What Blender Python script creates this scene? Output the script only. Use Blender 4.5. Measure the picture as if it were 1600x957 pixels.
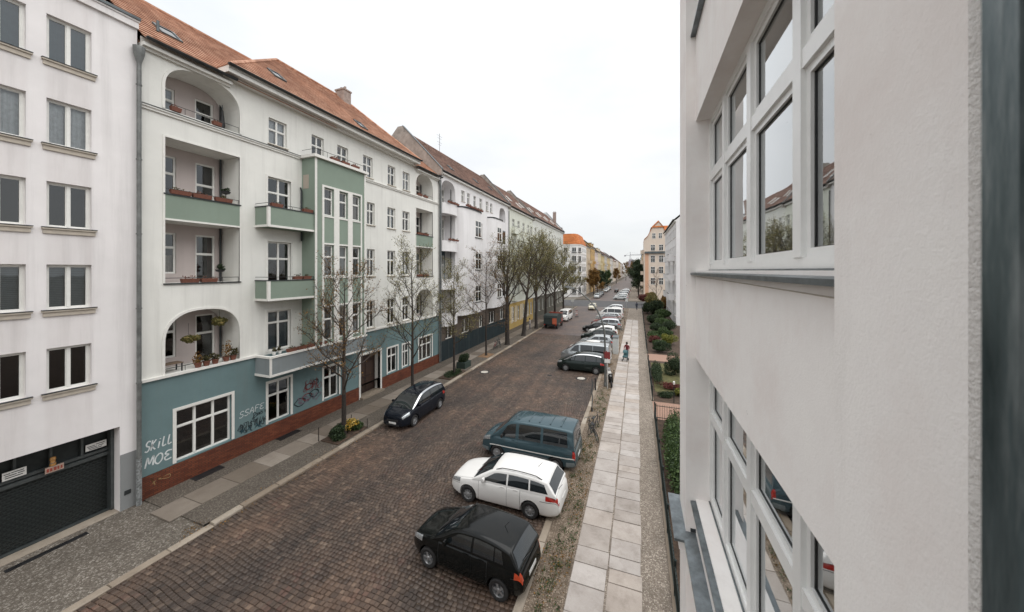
import bpy, bmesh, math, random
import numpy as np
from mathutils import Vector, Matrix

for o in list(bpy.data.objects):
    bpy.data.objects.remove(o, do_unlink=True)
scene = bpy.context.scene
C = scene.collection
R = math.radians
random.seed(11)
rng = np.random.default_rng(11)

# ------------------------------------------------------------------ camera
cam_d = bpy.data.cameras.new('camera')
cam = bpy.data.objects.new('camera', cam_d)
C.objects.link(cam)
cam.location = (0, 0, 9.2)
cam.rotation_euler = (R(90), 0, math.atan(196 / 530))
cam_d.sensor_width = 36
cam_d.lens = 36 * 530 / 1600
cam_d.shift_y = -55.5 / 1600
cam_d.dof.use_dof = True
cam_d.dof.focus_distance = 14.0
cam_d.dof.aperture_fstop = 2.8
cam_d.clip_start = 0.05
cam_d.clip_end = 4000
scene.camera = cam

# ------------------------------------------------------------------ sky: closed light grey cloud
SUN_EL, SUN_AZ = R(66), R(120)          # azimuth clockwise from +Y
world = bpy.data.worlds.new('World')
scene.world = world
world.use_nodes = True
nt = world.node_tree
nt.nodes.clear()
n_out = nt.nodes.new('ShaderNodeOutputWorld')
n_bg = nt.nodes.new('ShaderNodeBackground')
n_sky = nt.nodes.new('ShaderNodeTexSky')
n_sky.sky_type = 'NISHITA'
n_sky.sun_disc = False
n_sky.sun_elevation = SUN_EL
n_sky.sun_rotation = SUN_AZ
n_scl = nt.nodes.new('ShaderNodeMix'); n_scl.data_type = 'RGBA'; n_scl.blend_type = 'MULTIPLY'
n_scl.inputs[0].default_value = 1
n_scl.inputs[7].default_value = (0.13, 0.13, 0.13, 1)
n_tc = nt.nodes.new('ShaderNodeTexCoord')
n_map = nt.nodes.new('ShaderNodeMapping')
n_map.inputs['Scale'].default_value = (1.0, 1.0, 2.6)
n_noi = nt.nodes.new('ShaderNodeTexNoise')
n_noi.inputs['Scale'].default_value = 1.7
n_noi.inputs['Detail'].default_value = 7
n_noi.inputs['Roughness'].default_value = 0.55
n_rmp = nt.nodes.new('ShaderNodeValToRGB')
n_rmp.color_ramp.elements[0].position = 0.30
n_rmp.color_ramp.elements[0].color = (0.86, 0.90, 0.93, 1)
n_rmp.color_ramp.elements[1].position = 0.62
n_rmp.color_ramp.elements[1].color = (1.07, 1.07, 1.065, 1)
# a closed cloud layer thins upwards: dimmer towards the horizon, brighter overhead
n_sep = nt.nodes.new('ShaderNodeSeparateXYZ')
n_el = nt.nodes.new('ShaderNodeMath'); n_el.operation = 'MULTIPLY_ADD'; n_el.use_clamp = False
n_el.inputs[1].default_value = 0.28; n_el.inputs[2].default_value = 0.455
n_cl = nt.nodes.new('ShaderNodeMath'); n_cl.operation = 'MAXIMUM'; n_cl.inputs[1].default_value = 0.0
n_lay = nt.nodes.new('ShaderNodeMix'); n_lay.data_type = 'RGBA'; n_lay.blend_type = 'MULTIPLY'; n_lay.inputs[0].default_value = 1
n_mix = nt.nodes.new('ShaderNodeMix'); n_mix.data_type = 'RGBA'
n_mix.inputs[0].default_value = 0.93
L_ = nt.links.new
L_(n_sky.outputs[0], n_scl.inputs[6])
L_(n_tc.outputs['Generated'], n_map.inputs[0])
L_(n_map.outputs[0], n_noi.inputs['Vector'])
L_(n_noi.outputs[0], n_rmp.inputs[0])
L_(n_scl.outputs[2], n_mix.inputs[6])
L_(n_tc.outputs['Generated'], n_sep.inputs[0]); L_(n_sep.outputs[2], n_cl.inputs[0]); L_(n_cl.outputs[0], n_el.inputs[0])
L_(n_rmp.outputs[0], n_lay.inputs[6]); L_(n_el.outputs[0], n_lay.inputs[7])
L_(n_lay.outputs[2], n_mix.inputs[7])
L_(n_mix.outputs[2], n_bg.inputs[0])
n_bg.inputs[1].default_value = 1.0
L_(n_bg.outputs[0], n_out.inputs[0])

sun_d = bpy.data.lights.new('sun', 'SUN')
sun = bpy.data.objects.new('sun', sun_d)
C.objects.link(sun)
sun_d.energy = 1.5
sun_d.angle = R(90)
sun_d.color = (1.0, 0.975, 0.94)
sun.rotation_euler = (Vector((-math.sin(SUN_AZ) * math.cos(SUN_EL), -math.cos(SUN_AZ) * math.cos(SUN_EL), -math.sin(SUN_EL)))).to_track_quat('-Z', 'Y').to_euler()
sun.location = (20, -10, 40)

scene.view_settings.view_transform = 'Standard'
scene.view_settings.look = 'None'
scene.view_settings.exposure = 0.88
scene.view_settings.gamma = 1.0
scene.view_settings.use_curve_mapping = False
scene.cycles.max_bounces = 6
scene.cycles.diffuse_bounces = 3
scene.cycles.glossy_bounces = 3
scene.cycles.transmission_bounces = 3
scene.cycles.transparent_max_bounces = 10
scene.cycles.caustics_reflective = False
scene.cycles.caustics_refractive = False

# ------------------------------------------------------------------ helpers
def lin(c):
    c = c / 255.0
    return c / 12.92 if c <= 0.04045 else ((c + 0.055) / 1.055) ** 2.4
def rgb(r, g, b, k=1.0):
    return (lin(r) * k, lin(g) * k, lin(b) * k, 1)

class N:
    """small node-tree writer"""
    def __init__(s, m):
        s.m = m; m.use_nodes = True; s.t = m.node_tree; s.t.nodes.clear()
        s.out = s.new('ShaderNodeOutputMaterial')
    def new(s, typ, **kw):
        n = s.t.nodes.new(typ)
        for k, v in kw.items():
            if k in n.inputs: s.set(n.inputs[k], v)
            else: setattr(n, k, v)
        return n
    def set(s, inp, v):
        if hasattr(v, 'is_output'): s.t.links.new(v, inp)
        else: inp.default_value = v
    def mixc(s, fac, a, b, mode='MIX'):
        n = s.t.nodes.new('ShaderNodeMix'); n.data_type = 'RGBA'; n.blend_type = mode
        s.set(n.inputs[0], fac); s.set(n.inputs[6], a); s.set(n.inputs[7], b)
        return n.outputs[2]
    def math(s, op, a, b=0.0, c=None):
        n = s.t.nodes.new('ShaderNodeMath'); n.operation = op
        s.set(n.inputs[0], a); s.set(n.inputs[1], b)
        if c is not None: s.set(n.inputs[2], c)
        return n.outputs[0]
    def ramp(s, fac, stops):
        n = s.t.nodes.new('ShaderNodeValToRGB')
        e = n.color_ramp.elements
        while len(e) < len(stops): e.new(0.5)
        for i, (p, c) in enumerate(stops):
            e[i].position = p
            e[i].color = c if len(c) == 4 else (*c, 1)
        s.set(n.inputs[0], fac)
        return n.outputs[0]
    def noise(s, vec, scale, detail=4, rough=0.55):
        n = s.t.nodes.new('ShaderNodeTexNoise')
        s.set(n.inputs['Vector'], vec)
        n.inputs['Scale'].default_value = scale
        n.inputs['Detail'].default_value = detail
        n.inputs['Roughness'].default_value = rough
        return n.outputs[0]
    def obj(s):
        return s.t.nodes.new('ShaderNodeTexCoord').outputs['Object']
    def pos(s):
        return s.t.nodes.new('ShaderNodeNewGeometry').outputs['Position']
    def scaled(s, vec, sc):
        n = s.t.nodes.new('ShaderNodeMapping'); s.set(n.inputs[0], vec)
        n.inputs['Scale'].default_value = sc
        return n.outputs[0]
    def swz(s, vec, order):
        a = s.t.nodes.new('ShaderNodeSeparateXYZ'); s.set(a.inputs[0], vec)
        b = s.t.nodes.new('ShaderNodeCombineXYZ')
        for i, k in enumerate(order):
            if k is not None: s.set(b.inputs[i], a.outputs[k])
        return b.outputs[0]
    def sep(s, vec):
        a = s.t.nodes.new('ShaderNodeSeparateXYZ'); s.set(a.inputs[0], vec); return a.outputs
    def bump(s, h, strength=0.3, dist=0.02):
        n = s.t.nodes.new('ShaderNodeBump')
        n.inputs['Strength'].default_value = strength
        n.inputs['Distance'].default_value = dist
        s.set(n.inputs['Height'], h)
        return n.outputs[0]
    def bsdf(s, color, rough=0.6, normal=None, metal=0.0, spec=0.5, coat=0.0, ior=None):
        p = s.t.nodes.new('ShaderNodeBsdfPrincipled')
        s.set(p.inputs['Base Color'], color); s.set(p.inputs['Roughness'], rough)
        s.set(p.inputs['Metallic'], metal); s.set(p.inputs['Specular IOR Level'], spec)
        p.inputs['Coat Weight'].default_value = coat
        p.inputs['Coat Roughness'].default_value = 0.05
        if ior: p.inputs['IOR'].default_value = ior
        if normal is not None: s.set(p.inputs['Normal'], normal)
        s.t.links.new(p.outputs[0], s.out.inputs[0])
        return p

MATS = {}
def plain(name, col, rough=0.6, metal=0.0, spec=0.5, coat=0.0, var=0.12, vscale=6.0, bump=0.0, bscale=40.0):
    """one colour with slight procedural unevenness"""
    if name in MATS: return MATS[name]
    m = bpy.data.materials.new(name); n = N(m)
    P = n.pos()
    f = n.noise(P, vscale, 5, 0.6)
    dark = tuple(c * (1 - var) for c in col[:3]) + (1,)
    lite = tuple(min(1, c * (1 + var)) for c in col[:3]) + (1,)
    colr = n.ramp(f, [(0.32, dark), (0.68, lite)])
    nb = n.bump(n.noise(P, bscale, 3), bump, 0.02) if bump else None
    n.bsdf(colr, rough, nb, metal, spec, coat)
    MATS[name] = m
    return m

def plaster(name, col, var=0.06, stain=0.12, bump=0.25, bscale=45.0):
    """painted render: faint blotches, vertical rain streaks, fine grain"""
    if name in MATS: return MATS[name]
    m = bpy.data.materials.new(name); n = N(m)
    P = n.pos()
    c0 = n.mixc(n.ramp(n.noise(P, 0.55, 5, 0.6), [(0.35, (0, 0, 0)), (0.7, (1, 1, 1))]),
                tuple(c * (1 - var) for c in col[:3]) + (1,), tuple(min(1, c * (1 + var)) for c in col[:3]) + (1,))
    st = n.noise(n.scaled(P, (3.2, 3.2, 0.16)), 1.0, 6, 0.65)
    sf = n.math('MULTIPLY', n.ramp(st, [(0.50, (0, 0, 0)), (0.78, (1, 1, 1))]), stain)
    c1 = n.mixc(sf, c0, (0.16, 0.145, 0.125, 1))
    h = n.noise(P, bscale, 4, 0.7)
    h2 = n.noise(P, bscale * 0.2, 3, 0.6)
    nb = n.bump(n.math('ADD', h, n.math('MULTIPLY', h2, 0.7)), bump, 0.015)
    n.bsdf(c1, 0.88, nb, spec=0.25)
    MATS[name] = m
    return m

def glass_mat(name, tint, faces=3.0):
    """window pane: mirror coat by angle over clear tinted glass"""
    if name in MATS: return MATS[name]
    m = bpy.data.materials.new(name); n = N(m)
    fr = n.new('ShaderNodeFresnel'); fr.inputs['IOR'].default_value = 1.5
    wob = n.bump(n.noise(n.pos(), 1.3, 2), 0.02, 0.05)
    n.set(fr.inputs['Normal'], wob)
    g = n.new('ShaderNodeBsdfGlossy'); g.inputs['Roughness'].default_value = 0.015
    g.inputs['Color'].default_value = (0.95, 0.97, 0.98, 1)
    n.set(g.inputs['Normal'], wob)
    t = n.new('ShaderNodeBsdfTransparent'); t.inputs['Color'].default_value = tint
    mx = n.new('ShaderNodeMixShader')
    n.set(mx.inputs[0], n.math('SUBTRACT', 1.0, n.math('POWER', n.math('SUBTRACT', 1.0, fr.outputs[0]), faces)))     # several reflecting faces of double glazing
    n.t.links.new(t.outputs[0], mx.inputs[1]); n.t.links.new(g.outputs[0], mx.inputs[2])
    n.t.links.new(mx.outputs[0], n.out.inputs[0])
    MATS[name] = m
    return m

# ---- mesh collecting
class MB:
    def __init__(s): s.v = []; s.f = []
    def add(s, vs, fs):
        k = len(s.v); s.v.extend(vs); s.f.extend(tuple(i + k for i in f) for f in fs); return s
    def quad(s, a, b, c, d): return s.add([a, b, c, d], [(0, 1, 2, 3)])
    def poly(s, pts): return s.add(list(pts), [tuple(range(len(pts)))])
    def box(s, x0, x1, y0, y1, z0, z1):
        return s.add([(x0, y0, z0), (x1, y0, z0), (x1, y1, z0), (x0, y1, z0), (x0, y0, z1), (x1, y0, z1), (x1, y1, z1), (x0, y1, z1)],
                     [(0, 3, 2, 1), (4, 5, 6, 7), (0, 1, 5, 4), (1, 2, 6, 5), (2, 3, 7, 6), (3, 0, 4, 7)])
    def bbox(s, x0, x1, y0, y1, z0, z1, b=0.01):
        """box with its edges broken by a chamfer on the top"""
        s.add([(x0, y0, z0), (x1, y0, z0), (x1, y1, z0), (x0, y1, z0), (x0, y0, z1 - b), (x1, y0, z1 - b), (x1, y1, z1 - b), (x0, y1, z1 - b),
               (x0 + b, y0 + b, z1), (x1 - b, y0 + b, z1), (x1 - b, y1 - b, z1), (x0 + b, y1 - b, z1)],
              [(0, 3, 2, 1), (0, 1, 5, 4), (1, 2, 6, 5), (2, 3, 7, 6), (3, 0, 4, 7), (4, 5, 9, 8), (5, 6, 10, 9), (6, 7, 11, 10), (7, 4, 8, 11), (8, 9, 10, 11)])
        return s
    def prism(s, pts, y0, y1):
        """outline in x,z pushed from y0 to y1"""
        n = len(pts)
        s.add([(p[0], y0, p[1]) for p in pts] + [(p[0], y1, p[1]) for p in pts],
              [tuple(range(n)), tuple(range(2 * n - 1, n - 1, -1))] + [(i, i + n, (i + 1) % n + n, (i + 1) % n) for i in range(n)])
        return s
    def tube(s, path, rad, n=6, cap=True):
        path = [Vector(p) for p in path]
        if not hasattr(rad, '__len__'): rad = [rad] * len(path)
        k = len(s.v); up = None
        for i, p in enumerate(path):
            d = (path[min(i + 1, len(path) - 1)] - path[max(i - 1, 0)])
            if d.length < 1e-9: d = Vector((0, 0, 1))
            d.normalize()
            if up is None: up = Vector((1, 0, 0)) if abs(d.x) < 0.8 else Vector((0, 1, 0))
            a = d.cross(up)
            if a.length < 1e-6: a = d.cross(Vector((0, 1, 0.1)))
            a.normalize(); b = d.cross(a); up = -b if False else up
            for j in range(n):
                t = 2 * math.pi * j / n
                q = p + (a * math.cos(t) + b * math.sin(t)) * rad[i]
                s.v.append((q.x, q.y, q.z))
        for i in range(len(path) - 1):
            for j in range(n):
                s.f.append((k + i * n + j, k + i * n + (j + 1) % n, k + (i + 1) * n + (j + 1) % n, k + (i + 1) * n + j))
        if cap:
            s.f.append(tuple(k + j for j in reversed(range(n))))
            s.f.append(tuple(k + (len(path) - 1) * n + j for j in range(n)))
        return s
    def lathe(s, prof, c=(0, 0, 0), n=16, axis='z', a0=0.0, a1=2 * math.pi):
        """profile of (radius, height) turned round an axis through c"""
        full = abs(a1 - a0 - 2 * math.pi) < 1e-6
        m = n if full else n + 1
        k = len(s.v)
        for r, h in prof:
            for j in range(m):
                t = a0 + (a1 - a0) * j / n
                x, y = r * math.cos(t), r * math.sin(t)
                if axis == 'z': p = (c[0] + x, c[1] + y, c[2] + h)
                elif axis == 'y': p = (c[0] + x, c[1] + h, c[2] + y)
                else: p = (c[0] + h, c[1] + x, c[2] + y)
                s.v.append(p)
        for i in range(len(prof) - 1):
            for j in range(n):
                s.f.append((k + i * m + j, k + i * m + (j + 1) % m, k + (i + 1) * m + (j + 1) % m, k + (i + 1) * m + j))
        return s
    def grid(s, P):
        """P[i][j] points"""
        a, b = len(P), len(P[0]); k = len(s.v)
        for row in P: s.v.extend(tuple(p) for p in row)
        for i in range(a - 1):
            for j in range(b - 1):
                s.f.append((k + i * b + j, k + i * b + j + 1, k + (i + 1) * b + j + 1, k + (i + 1) * b + j))
        return s
    def mesh(s, name, smooth=None):
        me = bpy.data.meshes.new(name)
        me.from_pydata(s.v, [], s.f)
        if smooth is not None: soften(me, smooth)
        return me
    def build(s, name, mat=None, parent=None, smooth=None, loc=None):
        return link(name, s.mesh(name, smooth), mat, parent, loc)

def soften(me, deg=40, merge=0.0):
    bm = bmesh.new(); bm.from_mesh(me)
    if merge: bmesh.ops.remove_doubles(bm, verts=bm.verts, dist=merge)
    bmesh.ops.recalc_face_normals(bm, faces=bm.faces)
    th = R(deg)
    for f in bm.faces: f.smooth = True
    for e in bm.edges:
        e.smooth = len(e.link_faces) == 2 and e.calc_face_angle(0) < th
    bm.to_mesh(me); bm.free()

def link(name, me, mat=None, parent=None, loc=None, rotz=None, scale=None):
    o = bpy.data.objects.new(name, me)
    C.objects.link(o)
    if mat is not None:
        if len(me.materials) == 0:
            me.materials.append(mat)
        elif me.materials[0] is not mat:
            o.material_slots[0].link = 'OBJECT'
            o.material_slots[0].material = mat
    if parent is not None: o.parent = parent
    if loc is not None: o.location = loc
    if rotz is not None: o.rotation_euler = (0, 0, rotz)
    if scale is not None: o.scale = scale
    return o

def tag(o, label=None, cat=None, group=None, kind=None):
    if label: o['label'] = label
    if cat: o['category'] = cat
    if group: o['group'] = group
    if kind: o['kind'] = kind
    return o
def thing(name, label, cat, loc=(0, 0, 0), rotz=0.0, group=None):
    o = bpy.data.objects.new(name, None)
    C.objects.link(o)
    o.empty_display_size = 0.2
    o.location = loc; o.rotation_euler = (0, 0, rotz)
    return tag(o, label, cat, group)
def struct(o): o['kind'] = 'structure'; return o
def stuff(o): o['kind'] = 'stuff'; return o

def np_mesh(name, V, F, mat=None, parent=None):
    """quads or tris from numpy arrays"""
    me = bpy.data.meshes.new(name)
    k = F.shape[1]
    me.vertices.add(len(V)); me.vertices.foreach_set('co', np.ascontiguousarray(V, np.float32).ravel())
    me.loops.add(F.size); me.loops.foreach_set('vertex_index', np.ascontiguousarray(F, np.int32).ravel())
    me.polygons.add(len(F)); me.polygons.foreach_set('loop_start', np.arange(0, F.size, k, dtype=np.int32))
    me.update(calc_edges=True)
    return link(name, me, mat, parent)
# ------------------------------------------------------------------ surface materials
def stone_mat(name, per_object, stops, patch=0.8, rough=(0.35, 0.7), tint=None):
    m = bpy.data.materials.new(name); n = N(m)
    if per_object:
        r = n.new('ShaderNodeObjectInfo').outputs['Random']
    else:
        a = n.new('ShaderNodeAttribute'); a.attribute_name = 'rnd'; r = a.outputs['Fac']
    P = n.pos()
    c = n.ramp(r, stops)
    pn = n.noise(n.scaled(P, (1, 0.8, 1)), 0.33, 4, 0.6)
    warm = n.ramp(pn, [(0.30, (0.42, 0.43, 0.46, 1)), (0.46, (0.82, 0.78, 0.75, 1)), (0.58, (1.15, 1.0, 0.90, 1)), (0.72, (1.5, 1.24, 1.05, 1))])
    c = n.mixc(patch, c, n.mixc(1.0, c, warm, 'MULTIPLY'))
    trk = n.ramp(n.noise(n.scaled(P, (1.1, 0.07, 1)), 1.0, 4, 0.6), [(0.36, (0.62, 0.62, 0.64)), (0.6, (1.12, 1.08, 1.02))])     # worn wheel tracks run along the street
    c = n.mixc(0.8, c, n.mixc(1.0, c, trk, 'MULTIPLY'))
    oil = n.ramp(n.noise(P, 0.55, 6, 0.7), [(0.60, (0, 0, 0)), (0.70, (1, 1, 1))])
    c = n.mixc(n.math('MULTIPLY', oil, 0.45), c, (0.03, 0.026, 0.024, 1))
    red = n.ramp(n.noise(P, 0.9, 3), [(0.56, (0, 0, 0)), (0.72, (1, 1, 1))])
    rr = n.math('MULTIPLY', red, n.math('GREATER_THAN', n.math('FRACT', n.math('MULTIPLY', r, 7.31)), 0.55))
    c = n.mixc(n.math('MULTIPLY', rr, 0.32), c, tint or (0.17, 0.075, 0.058, 1))
    g = n.noise(P, 55, 3, 0.7)
    c = n.mixc(0.5, c, n.mixc(1.0, c, n.ramp(g, [(0.3, (0.55, 0.55, 0.55)), (0.75, (1.45, 1.4, 1.35))]), 'MULTIPLY'))
    ro = n.math('MULTIPLY_ADD', n.noise(P, 1.5, 3), rough[1] - rough[0], rough[0])
    n.bsdf(c, ro, n.bump(g, 0.25, 0.01), spec=0.45)
    MATS[name] = m
    return m
COB = [(0.0, (0.056, 0.043, 0.036)), (0.35, (0.077, 0.058, 0.048)), (0.65, (0.088, 0.067, 0.055)), (0.9, (0.106, 0.081, 0.066)), (1.0, (0.15, 0.12, 0.098))]
cobble_one = stone_mat('granite_cobble', True, COB)
cobble_all = stone_mat('granite_cobbles', False, COB)

def far_cobble():
    m = bpy.data.materials.new('far_cobbles'); n = N(m)
    P = n.pos()
    b = n.new('ShaderNodeTexBrick'); n.set(b.inputs['Vector'], P)
    for k, v in (('Scale', 1.0), ('Mortar Size', 0.012), ('Brick Width', 0.21), ('Row Height', 0.175), ('Bias', 0.0)): b.inputs[k].default_value = v
    b.inputs['Color1'].default_value = (0.075, 0.060, 0.056, 1); b.inputs['Color2'].default_value = (0.150, 0.120, 0.106, 1); b.inputs['Mortar'].default_value = (0.07, 0.056, 0.046, 1)
    pn = n.noise(P, 0.3, 4)
    c = n.mixc(0.7, b.outputs[0], n.mixc(1.0, b.outputs[0], n.ramp(pn, [(0.35, (0.6, 0.6, 0.68, 1)), (0.68, (1.35, 1.15, 1.0, 1))]), 'MULTIPLY'))
    n.bsdf(c, 0.55, n.bump(b.outputs['Fac'], -0.5, 0.02))
    return m
def sand_mat(name, a, b):
    m = bpy.data.materials.new(name); n = N(m); P = n.pos()
    c = n.ramp(n.noise(P, 3.0, 6, 0.7), [(0.3, a), (0.7, b)])
    n.bsdf(c, 0.9, n.bump(n.noise(P, 60, 3), 0.4, 0.01), spec=0.2)
    return m
joint_mat = sand_mat('joint_sand', (0.03, 0.024, 0.018, 1), (0.24, 0.19, 0.14, 1))

def mosaic_mat(name, cols, joint, cell=15.0, patch=0.5):
    """small setts, too fine to build one by one"""
    m = bpy.data.materials.new(name); n = N(m); P = n.pos()
    P2 = n.swz(P, (0, 1, None))
    v = n.new('ShaderNodeTexVoronoi'); v.feature = 'F1'; n.set(v.inputs['Vector'], P2); v.inputs['Scale'].default_value = cell; v.inputs['Randomness'].default_value = 0.75
    e = n.new('ShaderNodeTexVoronoi'); e.feature = 'DISTANCE_TO_EDGE'; n.set(e.inputs['Vector'], P2); e.inputs['Scale'].default_value = cell; e.inputs['Randomness'].default_value = 0.75
    r = n.sep(v.outputs['Color'])[0]
    c = n.ramp(r, cols)
    pt = n.noise(P, 0.7, 6, 0.65)
    c = n.mixc(patch, c, n.mixc(1.0, c, n.ramp(pt, [(0.35, (0.5, 0.47, 0.42, 1)), (0.68, (1.3, 1.25, 1.18, 1))]), 'MULTIPLY'))
    ed = n.ramp(e.outputs['Distance'], [(0.03, (0, 0, 0)), (0.13, (1, 1, 1))])
    c = n.mixc(ed, joint, c)
    dirt = n.ramp(n.noise(P, 1.9, 7, 0.75), [(0.55, (0, 0, 0)), (0.72, (1, 1, 1))])
    c = n.mixc(n.math('MULTIPLY', dirt, 0.4), c, (0.06, 0.047, 0.034, 1))
    n.bsdf(c, 0.8, n.bump(ed, 0.6, 0.015), spec=0.3)
    MATS[name] = m
    return m
mos_left = mosaic_mat('mosaic_setts_left', [(0, (0.0723, 0.0612, 0.051)), (0.5, (0.132, 0.114, 0.0952)), (1, (0.212, 0.189, 0.162))], (0.085, 0.07, 0.056, 1), 24.0, 0.35)
mos_drive = mosaic_mat('driveway_setts', [(0, (0.096, 0.0824, 0.0704)), (0.5, (0.168, 0.15, 0.13)), (1, (0.304, 0.284, 0.256))], (0.10, 0.084, 0.067, 1), 19.0, 0.5)
mos_right = mosaic_mat('mosaic_setts_right', [(0, (0.166, 0.138, 0.115)), (0.5, (0.285, 0.244, 0.207)), (1, (0.46, 0.414, 0.359))], (0.17, 0.14, 0.112, 1), 24.0, 0.45)
mos_verge = mosaic_mat('verge_setts_and_earth', [(0, (0.13, 0.10, 0.075)), (0.5, (0.235, 0.185, 0.142)), (1, (0.38, 0.32, 0.26))], (0.12, 0.092, 0.068, 1), 24.0, 0.75)

def slab_mat(name, stops):
    m = bpy.data.materials.new(name); n = N(m); P = n.pos()
    r = n.new('ShaderNodeObjectInfo').outputs['Random']
    c = n.ramp(r, stops)
    g = n.noise(P, 70, 4, 0.75)
    c = n.mixc(0.55, c, n.mixc(1.0, c, n.ramp(g, [(0.3, (0.62, 0.6, 0.58)), (0.72, (1.3, 1.3, 1.3))]), 'MULTIPLY'))
    d = n.ramp(n.noise(P, 2.3, 7, 0.7), [(0.5, (0, 0, 0)), (0.75, (1, 1, 1))])
    c = n.mixc(n.math('MULTIPLY', d, 0.5), c, (0.15, 0.122, 0.095, 1))
    st = n.ramp(n.noise(P, 0.6, 5, 0.7), [(0.35, (0.8, 0.78, 0.76)), (0.7, (1.1, 1.1, 1.1))]); c = n.mixc(1.0, c, st, 'MULTIPLY')
    n.bsdf(c, 0.62, n.bump(g, 0.2, 0.008), spec=0.4)
    return m
slab_r = slab_mat('granite_slab', [(0, (0.334, 0.297, 0.268)), (0.3, (0.39, 0.356, 0.332)), (0.6, (0.425, 0.396, 0.375)), (0.85, (0.394, 0.341, 0.298)), (1, (0.465, 0.435, 0.415))])
slab_l = slab_mat('granite_slab_dark', [(0, (0.157, 0.13, 0.104)), (0.5, (0.224, 0.193, 0.162)), (1, (0.295, 0.261, 0.225))])
kerb_mt = slab_mat('granite_kerb', [(0, (0.22, 0.178, 0.135)), (0.5, (0.31, 0.262, 0.208)), (1, (0.37, 0.325, 0.27))])
asphalt = plain('asphalt', (0.06, 0.06, 0.062, 1), 0.8, var=0.25, vscale=1.5, bump=0.3, bscale=60)
soil = plain('soil', (0.055, 0.034, 0.022, 1), 0.95, var=0.5, vscale=5, bump=0.8, bscale=18)
earth_far = plain('far_ground', (0.16, 0.145, 0.12, 1), 0.95, var=0.2, vscale=0.02)
grass_m = plain('lawn_grass', (0.09, 0.085, 0.03, 1), 0.95, var=0.45, vscale=6, bump=0.9, bscale=50)
brickpath = plain('red_brick_path', (0.27, 0.165, 0.12, 1), 0.85, var=0.2, vscale=9, bump=0.3, bscale=30)

# ------------------------------------------------------------------ the ground
XL, KL, KR = -18.36, -14.25, -3.15          # left house wall, left kerb face, right kerb face
SW = 0.11                                   # pavement above the carriageway
g = MB().quad((-900, -300, -0.05), (900, -300, -0.05), (900, 2500, -0.05), (-900, 2500, -0.05)).build('ground', earth_far)
struct(g)

Y_STONE = 48.0
road = MB().quad((KL, -12, -0.012), (KR, -12, -0.012), (KR, Y_STONE, -0.012), (KL, Y_STONE, -0.012)).build('road', joint_mat)
struct(road)
rf = MB().quad((KL, Y_STONE, 0.0), (KR, Y_STONE, 0.0), (KR, 88, 0.0), (KL, 88, 0.0))
rf.quad((KL, 106, 0.0), (KR, 106, 0.0), (KR, 900, 0.0), (KL, 900, 0.0))
rf.build('far_paving', far_cobble(), road)
cs = MB().quad((-120, 88, -0.004), (120, 88, -0.004), (120, 106, -0.004), (-120, 106, -0.004)).build('cross_street', asphalt)
struct(cs)

def lay_cobbles():
    rows = []
    y = 2.6
    while y < Y_STONE:
        h = random.uniform(0.128, 0.158)
        x = KL + 0.02 + random.uniform(-0.12, 0)
        while x < KR - 0.03:
            w = random.uniform(0.115, 0.195)
            x0 = max(x, KL + 0.01); x1 = min(x + w, KR - 0.01)
            if x1 - x0 > 0.06:
                # courses drift a little, as hand-laid ones do
                dy = 0.05 * math.sin(x * 0.9 + y * 0.23) + 0.03 * math.sin(x * 2.3 - y)
                rows.append(((x0 + x1) / 2, y + h / 2 + dy, (x1 - x0) / 2, h / 2))
            x += w
        y += h
    return np.array(rows)
S = lay_cobbles()
# the 300 that show largest: nearest to the eye and inside the picture
cps, sps = math.cos(math.atan(196 / 530)), math.sin(math.atan(196 / 530))
dep = -sps * S[:, 0] + cps * S[:, 1]
px = 800 + 530 * (cps * S[:, 0] + sps * S[:, 1]) / dep
py = 423 + 530 * 9.2 / dep
vis = (px > 0) & (px < 1600) & (py < 955) & ~((px > 650) & (px < 840) & (py > 790))
order = np.argsort(np.where(vis, dep, 1e9))
one = order[:300]
cob_meshes = []
for k in range(4):
    j = [random.uniform(-0.07, 0.07) for _ in range(16)]
    b = MB(); i = 0.16 + 0.02 * k
    base = [(-0.94, -0.93), (0.94, -0.93), (0.94, 0.93), (-0.94, 0.93)]
    vs = [(p[0] + j[2 * q], p[1] + j[2 * q + 1], -0.012) for q, p in enumerate(base)]
    vs += [(p[0] * 0.97 + j[2 * q], p[1] * 0.97 + j[2 * q + 1], 0.010) for q, p in enumerate(base)]
    vs += [(p[0] * (1 - i) + j[8 + 2 * q] * 0.5, p[1] * (1 - i) + j[9 + 2 * q] * 0.5, 0.022) for q, p in enumerate(base)]
    b.add(vs, [(0, 1, 5, 4), (1, 2, 6, 5), (2, 3, 7, 6), (3, 0, 4, 7), (4, 5, 9, 8), (5, 6, 10, 9), (6, 7, 11, 10), (7, 4, 8, 11), (8, 9, 10, 11)])
    cob_meshes.append(b.mesh('cobble'))
for q in one:
    x, y, a, b = S[q]
    o = link('cobble', random.choice(cob_meshes), cobble_one, road, (x, y, random.uniform(-0.006, 0.005)))
    o.scale = (a, b, 1)
    o.rotation_euler = (random.uniform(-.03, .03), random.uniform(-.03, .03), random.uniform(-.05, .05))
rest = np.ones(len(S), bool); rest[one] = False
Q = S[rest]; n_ = len(Q)
bx = np.array([-1, 1, 1, -1.]); by = np.array([-1, -1, 1, 1.])
ang = rng.uniform(-.05, .05, n_)[:, None]
dz = rng.uniform(-0.007, 0.006, n_)[:, None]
tx = rng.uniform(-.035, .035, n_)[:, None]; ty = rng.uniform(-.035, .035, n_)[:, None]
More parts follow.
